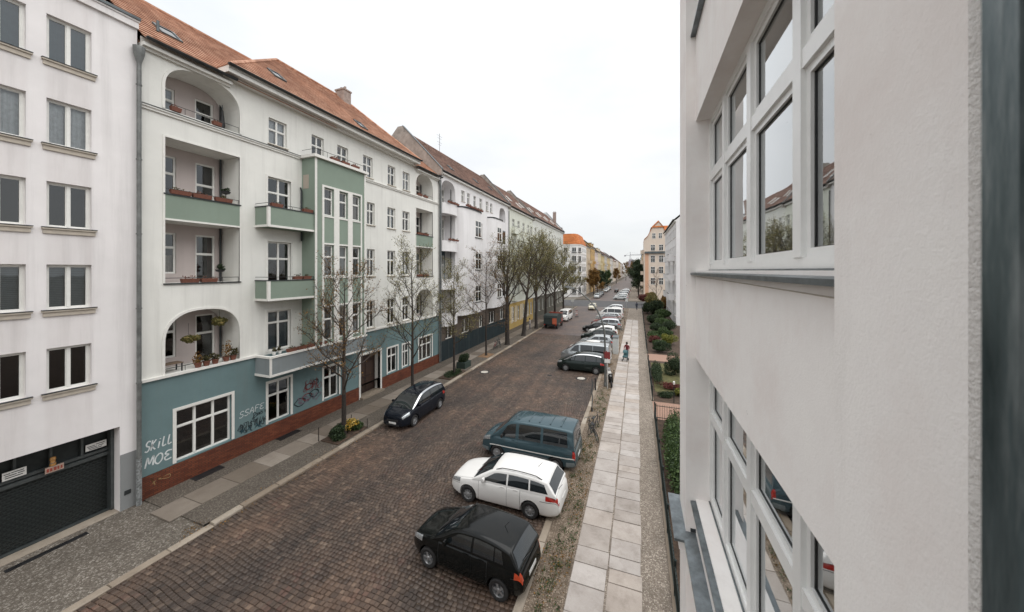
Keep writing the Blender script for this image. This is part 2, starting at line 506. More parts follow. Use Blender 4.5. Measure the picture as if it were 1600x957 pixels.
def ring(sc, z):
    lx = bx[None] * Q[:, 2:3] * sc + rng.uniform(-.006, .006, (n_, 4)); ly = by[None] * Q[:, 3:4] * sc + rng.uniform(-.006, .006, (n_, 4))
    X = Q[:, 0:1] + lx * np.cos(ang) - ly * np.sin(ang); Y = Q[:, 1:2] + lx * np.sin(ang) + ly * np.cos(ang)
    return np.stack([X, Y, z + dz + lx * tx + ly * ty + 0 * X], -1)
V = np.concatenate([ring(0.93, -0.014), ring(0.91, 0.009), ring(0.76, 0.021)], 1).reshape(-1, 3)
fb = np.array([(0, 1, 5, 4), (1, 2, 6, 5), (2, 3, 7, 6), (3, 0, 4, 7), (4, 5, 9, 8), (5, 6, 10, 9), (6, 7, 11, 10), (7, 4, 8, 11), (8, 9, 10, 11)])
F = (np.arange(n_)[:, None, None] * 12 + fb[None]).reshape(-1, 4)
cob = stuff(np_mesh('cobbles', V, F, cobble_all, road))
at = cob.data.attributes.new('rnd', 'FLOAT', 'FACE')
at.data.foreach_set('value', np.repeat(rng.random(n_), 9).astype(np.float32))

# pavements as solid sheets, slabs and kerb stones laid on and along them
pl = MB()
pl.quad((XL - 0.3, 7.55, SW), (KL - 0.28, 7.55, SW), (KL - 0.28, 86, SW), (XL - 0.3, 86, SW))
pl.quad((XL - 0.3, 7.55, 0), (KL - 0.28, 7.55, 0), (KL - 0.28, 7.55, SW), (XL - 0.3, 7.55, SW))
pl.quad((XL - 0.3, 108, SW), (KL - 0.28, 108, SW), (KL - 0.28, 900, SW), (XL - 0.3, 900, SW))
lp = struct(pl.build('left_pavement', mos_left))
dr = MB()
dr.quad((XL - 0.9, -12, 0.07), (-16.2, -12, 0.07), (-16.2, 7.55, 0.07), (XL - 0.9, 7.55, 0.07))
dr.quad((-16.2, -12, 0.07), (KL - 0.28, -12, 0.03), (KL - 0.28, 7.55, 0.03), (-16.2, 7.55, 0.07))
struct(dr.build('driveway', mos_drive))
pr = MB()
pr.quad((KR + 0.27, -12, SW), (-1.87, -12, SW), (-1.87, 86, SW), (KR + 0.27, 86, SW))
verge = struct(pr.build('verge', mos_verge))
pr = MB().quad((-1.87, -12, SW - 0.004), (1.0, -12, SW - 0.004), (1.0, 86, SW - 0.004), (-1.87, 86, SW - 0.004))
pr.quad((KR + 0.27, 108, SW), (1.8, 108, SW), (1.8, 900, SW), (KR + 0.27, 900, SW))
rp = struct(pr.build('right_pavement', mos_right))

slab_me = []
for k in range(3):
    b = MB()
    b.add([(-.5, -.5, -0.03), (.5, -.5, -0.03), (.5, .5, -0.03), (-.5, .5, -0.03), (-.5, -.5, .014), (.5, -.5, .014), (.5, .5, .014), (-.5, .5, .014),
           (-.485, -.485, .022), (.485, -.485, .022), (.485, .485, .022), (-.485, .485, .022)],
          [(0, 1, 5, 4), (1, 2, 6, 5), (2, 3, 7, 6), (3, 0, 4, 7), (4, 5, 9, 8), (5, 6, 10, 9), (6, 7, 11, 10), (7, 4, 8, 11), (8, 9, 10, 11)])
    slab_me.append(b.mesh('slab'))
def slab(x0, x1, y0, y1, mat, parent, z=SW):
    o = link('slab', slab_me[0], mat, parent, ((x0 + x1) / 2, (y0 + y1) / 2, z + random.uniform(-0.006, 0.005)))
    o.scale = (x1 - x0, y1 - y0, 1)
    o.rotation_euler = (random.uniform(-.006, .006), random.uniform(-.006, .006), random.uniform(-.006, .006))
for r_, (xa, xb) in enumerate(((-1.85, -0.85), (-0.825, 0.10))):
    y = 5.0 + 0.3 * r_
    while y < 66:
        l = random.choice((0.42, 0.5, 0.58, 0.66, 0.75, 0.9, 1.02)) * (1.0 if y < 40 else 1.35)
        xm = xb if r_ else xb + random.uniform(-0.03, 0.0)
        slab(xa + (random.uniform(0, 0.03) if r_ else 0), xm + (random.uniform(-0.02, 0.03) if r_ else 0), y + 0.013, y + l - 0.013, slab_r, rp)
        y += l
y = 7.2
while y < 60:
    l = random.uniform(0.9, 1.35)
    slab(-17.12, -15.88, y + 0.01, y + l - 0.01, slab_l, lp)
    y += l
def kerb(name, xa, xb, ys, face, z0, z1):
    k = thing(name, None, None); k['kind'] = 'structure'
    b = MB(); rr = 0.035
    b.add([(0, -.5, 0), (1, -.5, 0), (1, .5, 0), (0, .5, 0), (0, -.5, .75), (1, -.5, .75), (1, .5, .75), (0, .5, .75), (.1, -.49, 1), (.9, -.49, 1), (.9, .49, 1), (.1, .49, 1)],
          [(0, 1, 5, 4), (1, 2, 6, 5), (2, 3, 7, 6), (3, 0, 4, 7), (4, 5, 9, 8), (5, 6, 10, 9), (6, 7, 11, 10), (7, 4, 8, 11), (8, 9, 10, 11)])
    me = b.mesh('kerb_stone')
    y, yend, L = ys
    while y < yend:
        l = random.uniform(0.9, 1.4) * L
        dropped = (name == 'left_kerb' and y < 7.4)
        o = link('kerb_stone', me, kerb_mt, k, (xa + random.uniform(-.008, .008), y + l / 2, z0))
        o.scale = (xb - xa, l - 0.015, (0.05 if dropped else z1 + random.uniform(-.006, .006)) - z0)
        o.rotation_euler = (0, 0, random.uniform(-.004, .004))
        y += l
kerb('left_kerb', KL - 0.28, KL, (3.0, 86, 1.0), 1, -0.06, SW + 0.008)
kerb('right_kerb', KR, KR + 0.28, (4.0, 86, 1.0), -1, -0.06, SW + 0.006)
kerb('far_left_kerb', KL - 0.28, KL, (108, 300, 4.0), 1, -0.06, SW + 0.006)
# front gardens on the right
gd = struct(MB().quad((1.0, -12, SW - 0.008), (30, -12, SW - 0.008), (30, 88, SW - 0.008), (1.0, 88, SW - 0.008)).build('garden_soil', soil))
gl = MB().quad((1.25, 27.6, SW), (6.0, 27.6, SW), (6.0, 36.2, SW), (1.25, 36.2, SW))
struct(gl.build('lawn', grass_m))
bp = MB().quad((0.98, 22.5, SW + 0.004), (6, 22.5, SW + 0.004), (6, 25.5, SW + 0.004), (0.98, 25.5, SW + 0.004)); bp.quad((0.98, 37.0, SW + 0.004), (6, 37.0, SW + 0.004), (6, 39.9, SW + 0.004), (0.98, 39.9, SW + 0.004))
struct(bp.build('garden_path', brickpath))
# iron covers and gratings
iron = plain('cast_iron', (0.045, 0.045, 0.047, 1), 0.45, metal=0.6, var=0.3)
worn = plain('worn_concrete', (0.45, 0.42, 0.37, 1), 0.7, var=0.2)
for x, y, lab in ((-12.97, 27.9, 'round manhole cover with pale centre beside the left kerb'), (-4.49, 29.1, 'round manhole cover with pale centre beside the black people carrier')):
    t = thing('manhole_cover', lab, 'manhole cover', (x, y, 0.012), 0, 'manhole covers in the carriageway')
    MB().lathe([(0.47, -0.02), (0.47, 0.016), (0.44, 0.02), (0.34, 0.02), (0.34, 0.012)], n=28).build('rim', iron, t)
    MB().lathe([(0.335, 0.0), (0.335, 0.02), (0.30, 0.024), (0.001, 0.024)], n=24).build('cover', worn, t)
t = thing('drain_cover', 'small dark square drain cover in the carriageway left of the pale manhole', 'drain cover', (-7.2, 29.0, 0.012))
MB().bbox(-.2, .2, -.15, .15, -.01, .022).build('frame', iron, t)
b = MB()
for i in range(5): b.box(-.17, .17, -.12 + i * .055, -.095 + i * .055, .022, .03)
b.build('bar', iron, t)
def grating(name, label, x0, x1, y0, y1, z):
    t = thing(name, label, 'grating', ((x0 + x1) / 2, (y0 + y1) / 2, z))
    w, l = (x1 - x0) / 2, (y1 - y0) / 2
    fr = MB(); fr.box(-w, w, -l, -l + .03, -.01, .014); fr.box(-w, w, l - .03, l, -.01, .014); fr.box(-w, -w + .03, -l + .03, l - .03, -.01, .014); fr.box(w - .03, w, -l + .03, l - .03, -.01, .014)
    fr.box(-w + .03, w - .03, -l + .03, l - .03, -.01, 0.002)
    fr.build('frame', iron, t)
    br = MB(); k = int((2 * l - .06) / .045)
    for i in range(k): br.box(-w + .03, w - .03, -l + .04 + i * .045, -l + .06 + i * .045, .002, .012)
    br.build('bars', iron, t)
grating('channel_grating', 'long black drainage grating set in the driveway before the garage', -18.05, -17.85, 4.3, 5.95, 0.072)
grating('cellar_grating', 'black cellar light grating at the brick plinth under the wide window', -18.3, -17.85, 9.0, 10.1, SW + .004)
grating('cellar_grating', 'black cellar light grating at the brick plinth under the graffiti', -18.3, -17.85, 12.7, 13.9, SW + .004)
# ------------------------------------------------------------------ house kit
# a house stands at an Empty; local x runs along the facade (left to right seen from the street), y goes into the house, z up
white_paint = plain('white_window_paint', rgb(236, 235, 230, 0.92), 0.45, var=0.04)
grey_white = plain('off_white_trim', rgb(232, 230, 224, 0.9), 0.7, var=0.05)
zinc = plain('zinc_sheet', (0.10, 0.115, 0.12, 1), 0.42, metal=0.5, var=0.25, vscale=3)
zinc_dark = plain('dark_zinc', (0.045, 0.05, 0.052, 1), 0.45, metal=0.4, var=0.3, vscale=3)
pipe_mt = plain('grey_downpipe', (0.16, 0.165, 0.16, 1), 0.5, metal=0.3, var=0.3, vscale=4)
room_dark = plain('room_dark_backing', (0.012, 0.011, 0.011, 1), 0.9, var=0.3, vscale=0.8)  # near-black colour stands in for the shade inside unlit rooms
pane_mt = glass_mat('window_glass', (0.88, 0.91, 0.92, 1), 2.6)
pane_teal = glass_mat('teal_window_glass', (0.42, 0.55, 0.56, 1), 3.6)
curt_w = plain('net_curtain', (0.74, 0.75, 0.75, 1), 0.9, var=0.12, vscale=9)
curt_r = plain('red_brown_curtain', (0.10, 0.03, 0.022, 1), 0.9, var=0.2)
curt_b = plain('blue_grey_blind', (0.16, 0.20, 0.22, 1), 0.8, var=0.1)
curt_s = plain('sand_curtain', (0.30, 0.255, 0.20, 1), 0.9, var=0.15, vscale=9)
stone_sill = plain('stone_sill', rgb(196, 186, 172, 0.85), 0.8, var=0.1)
terracotta = plain('terracotta', (0.17, 0.065, 0.042, 1), 0.8, var=0.2, vscale=12)
iron_rail = plain('railing_iron', (0.06, 0.062, 0.062, 1), 0.5, metal=0.4)
pink_plaster = plaster('loggia_plaster', rgb(212, 200, 196, 0.80), 0.05, 0.12)

def wall_mb(mb, u0, u1, z0, z1, ops, depth=0.18, y=0.0):
    """front skin with holes; ops = (u0,u1,z0,z1[,spring]); with spring the head is a basket arch from z=spring to z1"""
    us = sorted({u0, u1, *[min(max(v, u0), u1) for o in ops for v in o[:2]]})
    zs = sorted({z0, z1, *[min(max(v, z0), z1) for o in ops for v in o[2:4]]})
    for i in range(len(us) - 1):
        a, b = us[i], us[i + 1]
        if b - a < 1e-6: continue
        for j in range(len(zs) - 1):
            c, d = zs[j], zs[j + 1]
            if d - c < 1e-6: continue
            cu, cz = (a + b) / 2, (c + d) / 2
            if any(o[0] < cu < o[1] and o[2] < cz < o[3] for o in ops): continue
            mb.quad((a, y, c), (b, y, c), (b, y, d), (a, y, d))
    for o in ops:
        a, b, c, d = o[:4]
        dp = o[5] if len(o) > 5 else depth
        sp = o[4] if len(o) > 4 and o[4] else None
        if sp is None:
            mb.quad((a, y, d), (b, y, d), (b, y + dp, d), (a, y + dp, d))
            top = d
        else:
            arc = arch_pts(a, b, sp, d)
            for p, q in zip(arc[:-1], arc[1:]):
                mb.quad((p[0], y, p[1]), (q[0], y, q[1]), (q[0], y, d), (p[0], y, d))
                mb.quad((p[0], y, p[1]), (p[0], y + dp, p[1]), (q[0], y + dp, q[1]), (q[0], y, q[1]))
            top = sp
        mb.quad((a, y, c), (a, y + dp, c), (b, y + dp, c), (b, y, c))
        mb.quad((a, y, c), (a, y, top), (a, y + dp, top), (a, y + dp, c))
        mb.quad((b, y, c), (b, y + dp, c), (b, y + dp, top), (b, y, top))
    return mb
def arch_pts(a, b, sp, top, n=18):
    """basket arch from left spring to right spring"""
    c, w, h = (a + b) / 2, (b - a) / 2, top - sp
    out = []
    for i in range(n + 1):
        t = math.pi * (1 - i / n)
        ct, st = math.cos(t), math.sin(t)
        out.append((c + w * math.copysign(abs(ct) ** 0.78, ct), sp + h * abs(st) ** 0.86))
    return out

WIN = {}
def window(parent, u0, u1, z0, z1, y=0.14, nu=2, tr=0.66, fm=None, sill=None, curtain=None, fw=0.055, pane=None, surround=0.0, sm=None, each_pane=True, sill_ext=0.06, split_low=True):
    """casement window: frame mesh with its panes, sill, surround and curtain beneath it"""
    w, h = round(u1 - u0, 3), round(z1 - z0, 3)
    key = (w, h, nu, tr, fw, sill, surround, curtain and curtain[0], y, sill_ext, split_low)
    if key not in WIN:
        f = MB(); d = 0.07
        f.box(0, w, 0, d, 0, fw); f.box(0, w, 0, d, h - fw, h)
        f.box(0, fw, 0.001, d, fw, h - fw); f.box(w - fw, w, 0.001, d, fw, h - fw)
        zt = h * tr if tr else None
        cw = w / nu
        for i in range(1, nu):
            f.box(i * cw - fw * .55, i * cw + fw * .55, -0.012, d, fw, h - fw)
        if zt:
            for i in range(nu):
                f.box(max(fw, i * cw + fw * .55), min(w - fw, (i + 1) * cw - fw * .55), -0.008, d, zt - fw * .6, zt + fw * .6)
        panes = []
        s = 0.022                                   # sash bars inside each opening
        for i in range(nu):
            a = fw if i == 0 else i * cw + fw * .55
            b = w - fw if i == nu - 1 else (i + 1) * cw - fw * .55
            for (c, e) in (((fw, zt - fw * .6), (zt + fw * .6, h - fw)) if zt else ((fw, h - fw),)):
                f.box(a, a + s, 0.012, d, c, e); f.box(b - s, b, 0.012, d, c, e); f.box(a + s, b - s, 0.012, d, c, c + s); f.box(a + s, b - s, 0.012, d, e - s, e)
                panes.append(MB().quad((a + s, 0.04, c + s), (b - s, 0.04, c + s), (b - s, 0.04, e - s), (a + s, 0.04, e - s)).mesh('pane'))
        sl = None
        if sill:
            sl = MB().bbox(-sill_ext, w + sill_ext, -y - 0.09, 0.0, -0.065, -0.012, 0.008)
            if sill == 2: sl.box(-sill_ext + .03, w + sill_ext - .03, -y - 0.05, -y + 0.02, -0.21, -0.066)
            sl = sl.mesh('sill')
        su = None
        if surround:
            q = surround; su = MB()
            su.box(-q, 0.0, -y - 0.025, -y + .02, -0.01, h + q); su.box(w, w + q, -y - 0.025, -y + .02, -0.01, h + q); su.box(0.0, w, -y - 0.024, -y + .02, h, h + q)
            su = su.mesh('surround')
        cu = None
        if curtain:
            cu = MB(); k = 26
            kind = curtain[0]
            def strip(a, b, c, e):
                P = []
                for i in range(k + 1):
                    u = a + (b - a) * i / k; yy = 0.16 + 0.018 * math.sin(i * 2.1)
                    P.append([(u, yy, c), (u, yy, e)])
                cu.grid(P)
            if kind == 'full': strip(.05, w - .05, .05, h - .05)
            elif kind == 'sides': strip(.05, w * .3, .05, h - .05); strip(w * .72, w - .05, .05, h - .05)
            elif kind == 'low': strip(.05, w - .05, .05, h * .45)
            elif kind == 'top': strip(.05, w - .05, h * .4, h - .05)
            elif kind == 'slats':
                z = .08
                while z < h - .1:
                    cu.quad((.06, .12, z), (w - .06, .12, z), (w - .06, .145, z + .055), (.06, .145, z + .055)); z += .06
            cu = cu.mesh('curtain')
        WIN[key] = (f.mesh('window'), panes, sl, su, cu)
    fme, panes, sl, su, cu = WIN[key]
    o = link('window', fme, fm or white_paint, parent, (u0, y, z0))
    if each_pane:
        for p in panes: link('pane', p, pane or pane_mt, o)
    if sl: link('sill', sl, sm or stone_sill, o)
    if su: link('surround', su, grey_white, o)
    if cu: link('curtain', cu, curtain[1], o)
    return o

def tile_mat(name, cols, tw=0.22):
    m = bpy.data.materials.new(name); n = N(m)
    q = n.obj(); s = n.sep(q)
    ux = n.math('DIVIDE', s[0], tw)
    v = n.math('DIVIDE', s[2], 0.115 * 2)
    cell = n.new('ShaderNodeCombineXYZ'); n.set(cell.inputs[0], n.math('FLOOR', ux)); n.set(cell.inputs[1], n.math('FLOOR', v))
    wn = n.new('ShaderNodeTexWhiteNoise'); wn.noise_dimensions = '2D'; n.set(wn.inputs['Vector'], cell.outputs[0])
    c = n.ramp(wn.outputs['Value'], cols)
    big = n.noise(n.pos(), 0.35, 5, 0.6)
    c = n.mixc(0.6, c, n.mixc(1.0, c, n.ramp(big, [(0.35, (0.74, 0.72, 0.70)), (0.68, (1.2, 1.16, 1.12))]), 'MULTIPLY'))
    wave = n.math('SINE', n.math('MULTIPLY', ux, 2 * math.pi))
    n.bsdf(c, 0.8, n.bump(wave, 0.45, 0.02), spec=0.25)
    MATS[name] = m
    return m
tile_red = tile_mat('red_pantiles', [(0, (0.34, 0.175, 0.115)), (0.5, (0.43, 0.235, 0.158)), (1, (0.51, 0.305, 0.215))])
tile_brown = tile_mat('brown_pantiles', [(0, (0.14, 0.082, 0.064)), (0.5, (0.21, 0.128, 0.10)), (1, (0.28, 0.18, 0.145))])
tile_orange = tile_mat('orange_pantiles', [(0, (0.33, 0.10, 0.03)), (0.5, (0.44, 0.145, 0.045)), (1, (0.53, 0.20, 0.075))])
tile_dark = tile_mat('dark_pantiles', [(0, (0.055, 0.04, 0.04)), (0.5, (0.10, 0.072, 0.07)), (1, (0.15, 0.11, 0.105))])

def roof_rows(lo, hi, n, name, mat, parent, step=0.05):
    """courses of tiles between an eave edge lo=(p,q) and a top edge hi=(p,q); every course overlaps the one below"""
    a, b = [Vector(p) for p in lo]; c, d = [Vector(p) for p in hi]
    nor = ((b - a) if (b - a).length > .01 else (d - c)).cross(c - a).normalized()
    if nor.z < 0: nor = -nor
    m = MB()
    for i in range(n):
        t0, t1 = i / n, (i + 1) / n
        p0, q0, p1, q1 = a.lerp(c, t0), b.lerp(d, t0), a.lerp(c, t1), b.lerp(d, t1)
        ua = (c - a).normalized() * 0.07; ub = (d - b).normalized() * 0.07
        if i == n - 1: ua = ub = Vector((0, 0, 0))
        m.quad(p0 + nor * step, q0 + nor * step, q1 + ub + nor * 0.002, p1 + ua + nor * 0.002)
        m.quad(p0 + nor * step * .45, q0 + nor * step * .45, q0 + nor * step, p0 + nor * step)          # nose of the tile
        m.quad(p0 + ua + nor * step * .45, q0 + ub + nor * step * .45, q0 + nor * step * .45, p0 + nor * step * .45)    # hollow under the overlap
        m.quad(p0 + ua, q0 + ub, q0 + ub + nor * step * .45, p0 + ua + nor * step * .45)
    m.v = [tuple(v) for v in m.v]
    o = m.build(name, mat, parent)
    return stuff(o)

def skylight(parent, u, t, lo_y, lo_z, hi_y, hi_z, w=0.75, l=1.0, mat=None):
    """roof window lying in the roof slope at fraction t"""
    sl = Vector((0, hi_y - lo_y, hi_z - lo_z)); n = sl.normalized(); up = Vector((0, -n.z, n.y))
    c = Vector((u, lo_y, lo_z)) + sl * t
    def P(a, b, h): q = c + Vector((a, 0, 0)) + n * b + up * h; return (q.x, q.y, q.z)
    m = MB()
    def bar(a0, a1, b0, b1, h0, h1):
        m.add([P(a0, b0, h0), P(a1, b0, h0), P(a1, b1, h0), P(a0, b1, h0), P(a0, b0, h1), P(a1, b0, h1), P(a1, b1, h1), P(a0, b1, h1)],
              [(0, 3, 2, 1), (4, 5, 6, 7), (0, 1, 5, 4), (1, 2, 6, 5), (2, 3, 7, 6), (3, 0, 4, 7)])
    q = .08
    bar(-w / 2, w / 2, 0, q, -.02, .11); bar(-w / 2, w / 2, l - q, l, -.02, .11); bar(-w / 2, -w / 2 + q, q, l - q, -.02, .11); bar(w / 2 - q, w / 2, q, l - q, -.02, .11)
    o = m.build('skylight', mat or zinc, parent)
    MB().quad(P(-w / 2 + q, q, .08), P(w / 2 - q, q, .08), P(w / 2 - q, l - q, .08), P(-w / 2 + q, l - q, .08)).build('pane', sky_pane, o)
    return o
sky_pane = plain('roof_window_glass', (0.02, 0.024, 0.027, 1), 0.05, spec=1.0, var=0.05)

def gutter(parent, u0, u1, y, z, r=0.085, mat=None):
    m = MB()
    prof = [(math.cos(a) * r, math.sin(a) * r) for a in [math.pi + math.pi * i / 8 for i in range(9)]]
    P = [[(u, y + p[0], z + p[1]) for p in prof] for u in (u0, u1)]
    m.grid(P); m.grid([[(p[0], p[1] * 1, p[2] + .004) for p in row] for row in P])
    m.tube([(u0, y - r, z + .003), (u1, y - r, z + .003)], .016, 5)
    m.poly([P[0][i] for i in range(9)]); m.poly([P[1][i] for i in range(9)])
    return m.build('gutter', mat or zinc_dark, parent, 30)
def downpipe(parent, u, y, z0, z1, r=0.06, mat=None, hopper=True):
    m = MB(); m.tube([(u, y, z0), (u, y, z1)], r, 8)
    z = z0 + 1.5
    while z < z1 - .5:
        m.tube([(u, y, z), (u, y, z + .05)], r * 1.22, 8); z += 2.9
    if hopper:
        m.lathe([(r, 0), (r * 1.1, .1), (r * 2.3, .45), (r * 2.5, .7), (r * 2.4, .7), (r * .8, .2)], (u, y, z1), 8)
    return m.build('downpipe', mat or pipe_mt, parent, 40)
def chimney(parent, u, y, z0, z1, w=.55, d=.9, mat=None):
    m = MB(); m.box(u - w / 2, u + w / 2, y - d / 2, y + d / 2, z0, z1); m.box(u - w / 2 - .05, u + w / 2 + .05, y - d / 2 - .05, y + d / 2 + .05, z1, z1 + .12)
    for k in (-1, 1): m.lathe([(.11, 0), (.09, .3), (.07, .3)], (u, y + k * d * .22, z1 + .12), 8)
    return m.build('chimney', mat, parent)

def flower_box(loc, rotz, label, l=0.8, group=None, red=0.3):
    t = thing('flower_box', label, 'flower box', loc, rotz, group)
    k = ('fb', round(l, 2))
    if k not in WIN:
        m = MB()
        m.add([(-l / 2 + .02, -.07, 0), (l / 2 - .02, -.07, 0), (l / 2 - .02, .07, 0), (-l / 2 + .02, .07, 0), (-l / 2, -.1, .17), (l / 2, -.1, .17), (l / 2, .1, .17), (-l / 2, .1, .17),
               (-l / 2 + .02, -.08, .17), (l / 2 - .02, -.08, .17), (l / 2 - .02, .08, .17), (-l / 2 + .02, .08, .17), (-l / 2 + .02, -.08, .13), (l / 2 - .02, -.08, .13), (l / 2 - .02, .08, .13), (-l / 2 + .02, .08, .13)],
              [(0, 3, 2, 1), (0, 1, 5, 4), (1, 2, 6, 5), (2, 3, 7, 6), (3, 0, 4, 7), (4, 5, 9, 8), (5, 6, 10, 9), (6, 7, 11, 10), (7, 4, 8, 11), (8, 9, 13, 12), (9, 10, 14, 13), (10, 11, 15, 14), (11, 8, 12, 15), (12, 13, 14, 15)])
        WIN[k] = m.mesh('box')
    link('box', WIN[k], terracotta, t)
    V, F = leaf_cloud((0, 0, .22), (l * .48, .1, .1), int(40 * l), 0.05)
    np_mesh('plants', V, F, leaf_mats['dry' if random.random() < red else 'dull'], t)
    return t

# ------------------------------------------------------------------ foliage kit
def leaf_mat(name, cols, trans=0.25):
    m = bpy.data.materials.new(name); n = N(m)
    a = n.new('ShaderNodeAttribute'); a.attribute_name = 'rnd'
    c = n.ramp(a.outputs['Fac'], cols)
    p = n.bsdf(c, 0.55, spec=0.3)
    tr = n.new('ShaderNodeBsdfTranslucent'); n.set(tr.inputs[0], c)
    mx = n.new('ShaderNodeMixShader'); mx.inputs[0].default_value = trans
    n.t.links.new(p.outputs[0], mx.inputs[1]); n.t.links.new(tr.outputs[0], mx.inputs[2]); n.t.links.new(mx.outputs[0], n.out.inputs[0])
    return m
leaf_mats = {
    'olive': leaf_mat('olive_autumn_leaves', [(0, (0.10, 0.10, 0.035)), (0.4, (0.175, 0.168, 0.06)), (0.75, (0.27, 0.24, 0.088)), (1, (0.34, 0.25, 0.095))]),
    'rust': leaf_mat('rust_autumn_leaves', [(0, (0.09, 0.055, 0.02)), (0.5, (0.20, 0.11, 0.03)), (1, (0.32, 0.17, 0.045))]),
    'dark': leaf_mat('dark_evergreen_leaves', [(0, (0.012, 0.022, 0.012)), (0.5, (0.03, 0.05, 0.022)), (1, (0.06, 0.085, 0.035))]),
    'mid': leaf_mat('mid_green_leaves', [(0, (0.022, 0.042, 0.015)), (0.5, (0.05, 0.085, 0.028)), (1, (0.10, 0.15, 0.05))]),
    'lime': leaf_mat('yellow_green_leaves', [(0, (0.06, 0.075, 0.015)), (0.5, (0.15, 0.16, 0.03)), (1, (0.27, 0.25, 0.05))]),
    'red': leaf_mat('dark_red_leaves', [(0, (0.05, 0.014, 0.014)), (0.5, (0.13, 0.035, 0.032)), (1, (0.24, 0.08, 0.06))]),
    'yellow': leaf_mat('yellow_petals', [(0, (0.45, 0.24, 0.02)), (0.5, (0.62, 0.40, 0.06)), (1, (0.75, 0.58, 0.20))]),
    'dull': leaf_mat('dull_balcony_leaves', [(0, (0.03, 0.032, 0.015)), (0.6, (0.08, 0.075, 0.03)), (1, (0.16, 0.12, 0.06))]),
    'dry': leaf_mat('dry_heather', [(0, (0.07, 0.03, 0.022)), (0.6, (0.17, 0.075, 0.05)), (1, (0.30, 0.17, 0.12))]),
}
def leaves_at(P, size, rs=None):
    """one folded-looking four-cornered leaf at every point"""
    n = len(P)
    d1 = rng.normal(size=(n, 3)); d1 /= np.linalg.norm(d1, axis=1)[:, None]
    d2 = rng.normal(size=(n, 3)); d2 -= (d2 * d1).sum(1)[:, None] * d1; d2 /= np.linalg.norm(d2, axis=1)[:, None]
    s = (rng.uniform(0.6, 1.25, n) * size)[:, None]
    V = np.stack([P - d1 * s, P - d2 * s * .55, P + d1 * s, P + d2 * s * .55], 1).reshape(-1, 3)
    F = np.arange(4 * n).reshape(-1, 4)
    return V, F
_np_mesh0 = np_mesh
def np_mesh(name, V, F, mat=None, parent=None):
    o = _np_mesh0(name, V, F, mat, parent)
    if mat is not None and 'rnd' not in o.data.attributes:
        a = o.data.attributes.new('rnd', 'FLOAT', 'FACE')
        a.data.foreach_set('value', rng.random(len(F)).astype(np.float32))
    return o
def leaf_cloud(c, r, n, size, lumps=7, floor=None):
    """leaves through the outer volume of an uneven crown"""
    c = np.array(c); r = np.array(r)
    k = max(1, lumps)
    lc = rng.normal(size=(k, 3)); lc /= np.linalg.norm(lc, axis=1)[:, None]; lc *= rng.uniform(.25, .7, k)[:, None]
    lr = rng.uniform(.35, .6, k)
    w = rng.integers(0, k, n)
    d = rng.normal(size=(n, 3)); d /= np.linalg.norm(d, axis=1)[:, None]
    rad = rng.uniform(.45, 1.05, n) ** .6
    P = c + (lc[w] + d * (lr[w] * rad)[:, None]) * r
    if floor is not None: P[:, 2] = np.maximum(P[:, 2], floor + rng.uniform(0, .06, n))
    return leaves_at(P, size)
bark = plain('dark_bark', (0.028, 0.022, 0.018, 1), 0.9, var=0.4, vscale=14, bump=0.8, bscale=25)
twig_m = plain('twig_bark', (0.048, 0.036, 0.028, 1), 0.9, var=0.3, vscale=8)
# ------------------------------------------------------------------ left side of the street
LEFT = R(90)                                 # facade looks at +X, local x = +Y, local y = -X
def lx(Y0): return (XL, Y0, 0.0)
interior_done = []
def house_shell(h, u0, u1, z1, depth, mat, zi=0.0, backing=2.6):
    """side and back walls, and a dark sheet in place of the shade of unlit rooms"""
    m = MB()
    m.quad((u0, 0, 0), (u0, 0, z1), (u0, depth, z1), (u0, depth, 0))
    m.quad((u1, 0, 0), (u1, depth, 0), (u1, depth, z1), (u1, 0, z1))
    m.quad((u0, depth, 0), (u1, depth, 0), (u1, depth, z1), (u0, depth, z1))
    m.build('rear_wall', mat, h)
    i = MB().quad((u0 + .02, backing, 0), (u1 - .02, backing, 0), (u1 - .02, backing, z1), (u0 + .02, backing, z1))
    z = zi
    i.build('dark_backing', room_dark, h)

# ---- white modern block with the garage
w1 = plaster('white_block_render', rgb(238, 234, 233, 0.93), 0.05, 0.20, 0.2)
grey_plinth = plaster('grey_painted_plinth', rgb(150, 152, 152, 0.8), 0.05, 0.1)
# splash and soot below the window columns of the white block
n_t = w1.node_tree; bs = next(x for x in n_t.nodes if x.type == 'BSDF_PRINCIPLED'); src = bs.inputs['Base Color'].links[0].from_socket
class _W(N):
    def __init__(s, m): s.m = m; s.t = m.node_tree
nn = _W(w1); ox = nn.sep(nn.obj()); pul = None
for a_, b_ in ((11.12, 12.26), (9.72, 10.86)):
    e_ = nn.math('MULTIPLY', nn.math('SMOOTH_MIN', nn.math('MULTIPLY', nn.math('SUBTRACT', ox[0], a_), 9.0), nn.math('MULTIPLY', nn.math('SUBTRACT', b_, ox[0]), 9.0), 0.3), 1.0)
    e_ = nn.math('MINIMUM', nn.math('MAXIMUM', e_, 0.0), 1.0)
    pul = e_ if pul is None else nn.math('ADD', pul, e_)
bl = nn.ramp(nn.noise(nn.scaled(nn.pos(), (2.5, 2.5, 0.5)), 1.0, 6, 0.65), [(0.3, (0.25, 0.25, 0.25)), (0.7, (1, 1, 1))])
n_t.links.new(nn.mixc(nn.math('MULTIPLY', nn.math('MULTIPLY', pul, bl), 0.2), src, (0.40, 0.33, 0.31, 1)), bs.inputs['Base Color'])
H1 = thing('white_apartment_block', 'white rendered modern apartment block with dark garage shutter, at the left edge', 'building', lx(-6.0), LEFT)
E1 = 13.36                                   # end wall at Y = 7.36
rows1 = [(5.12, 6.6), (7.88, 9.4), (10.64, 12.17), (13.41, 14.94), (16.22, 17.73)]
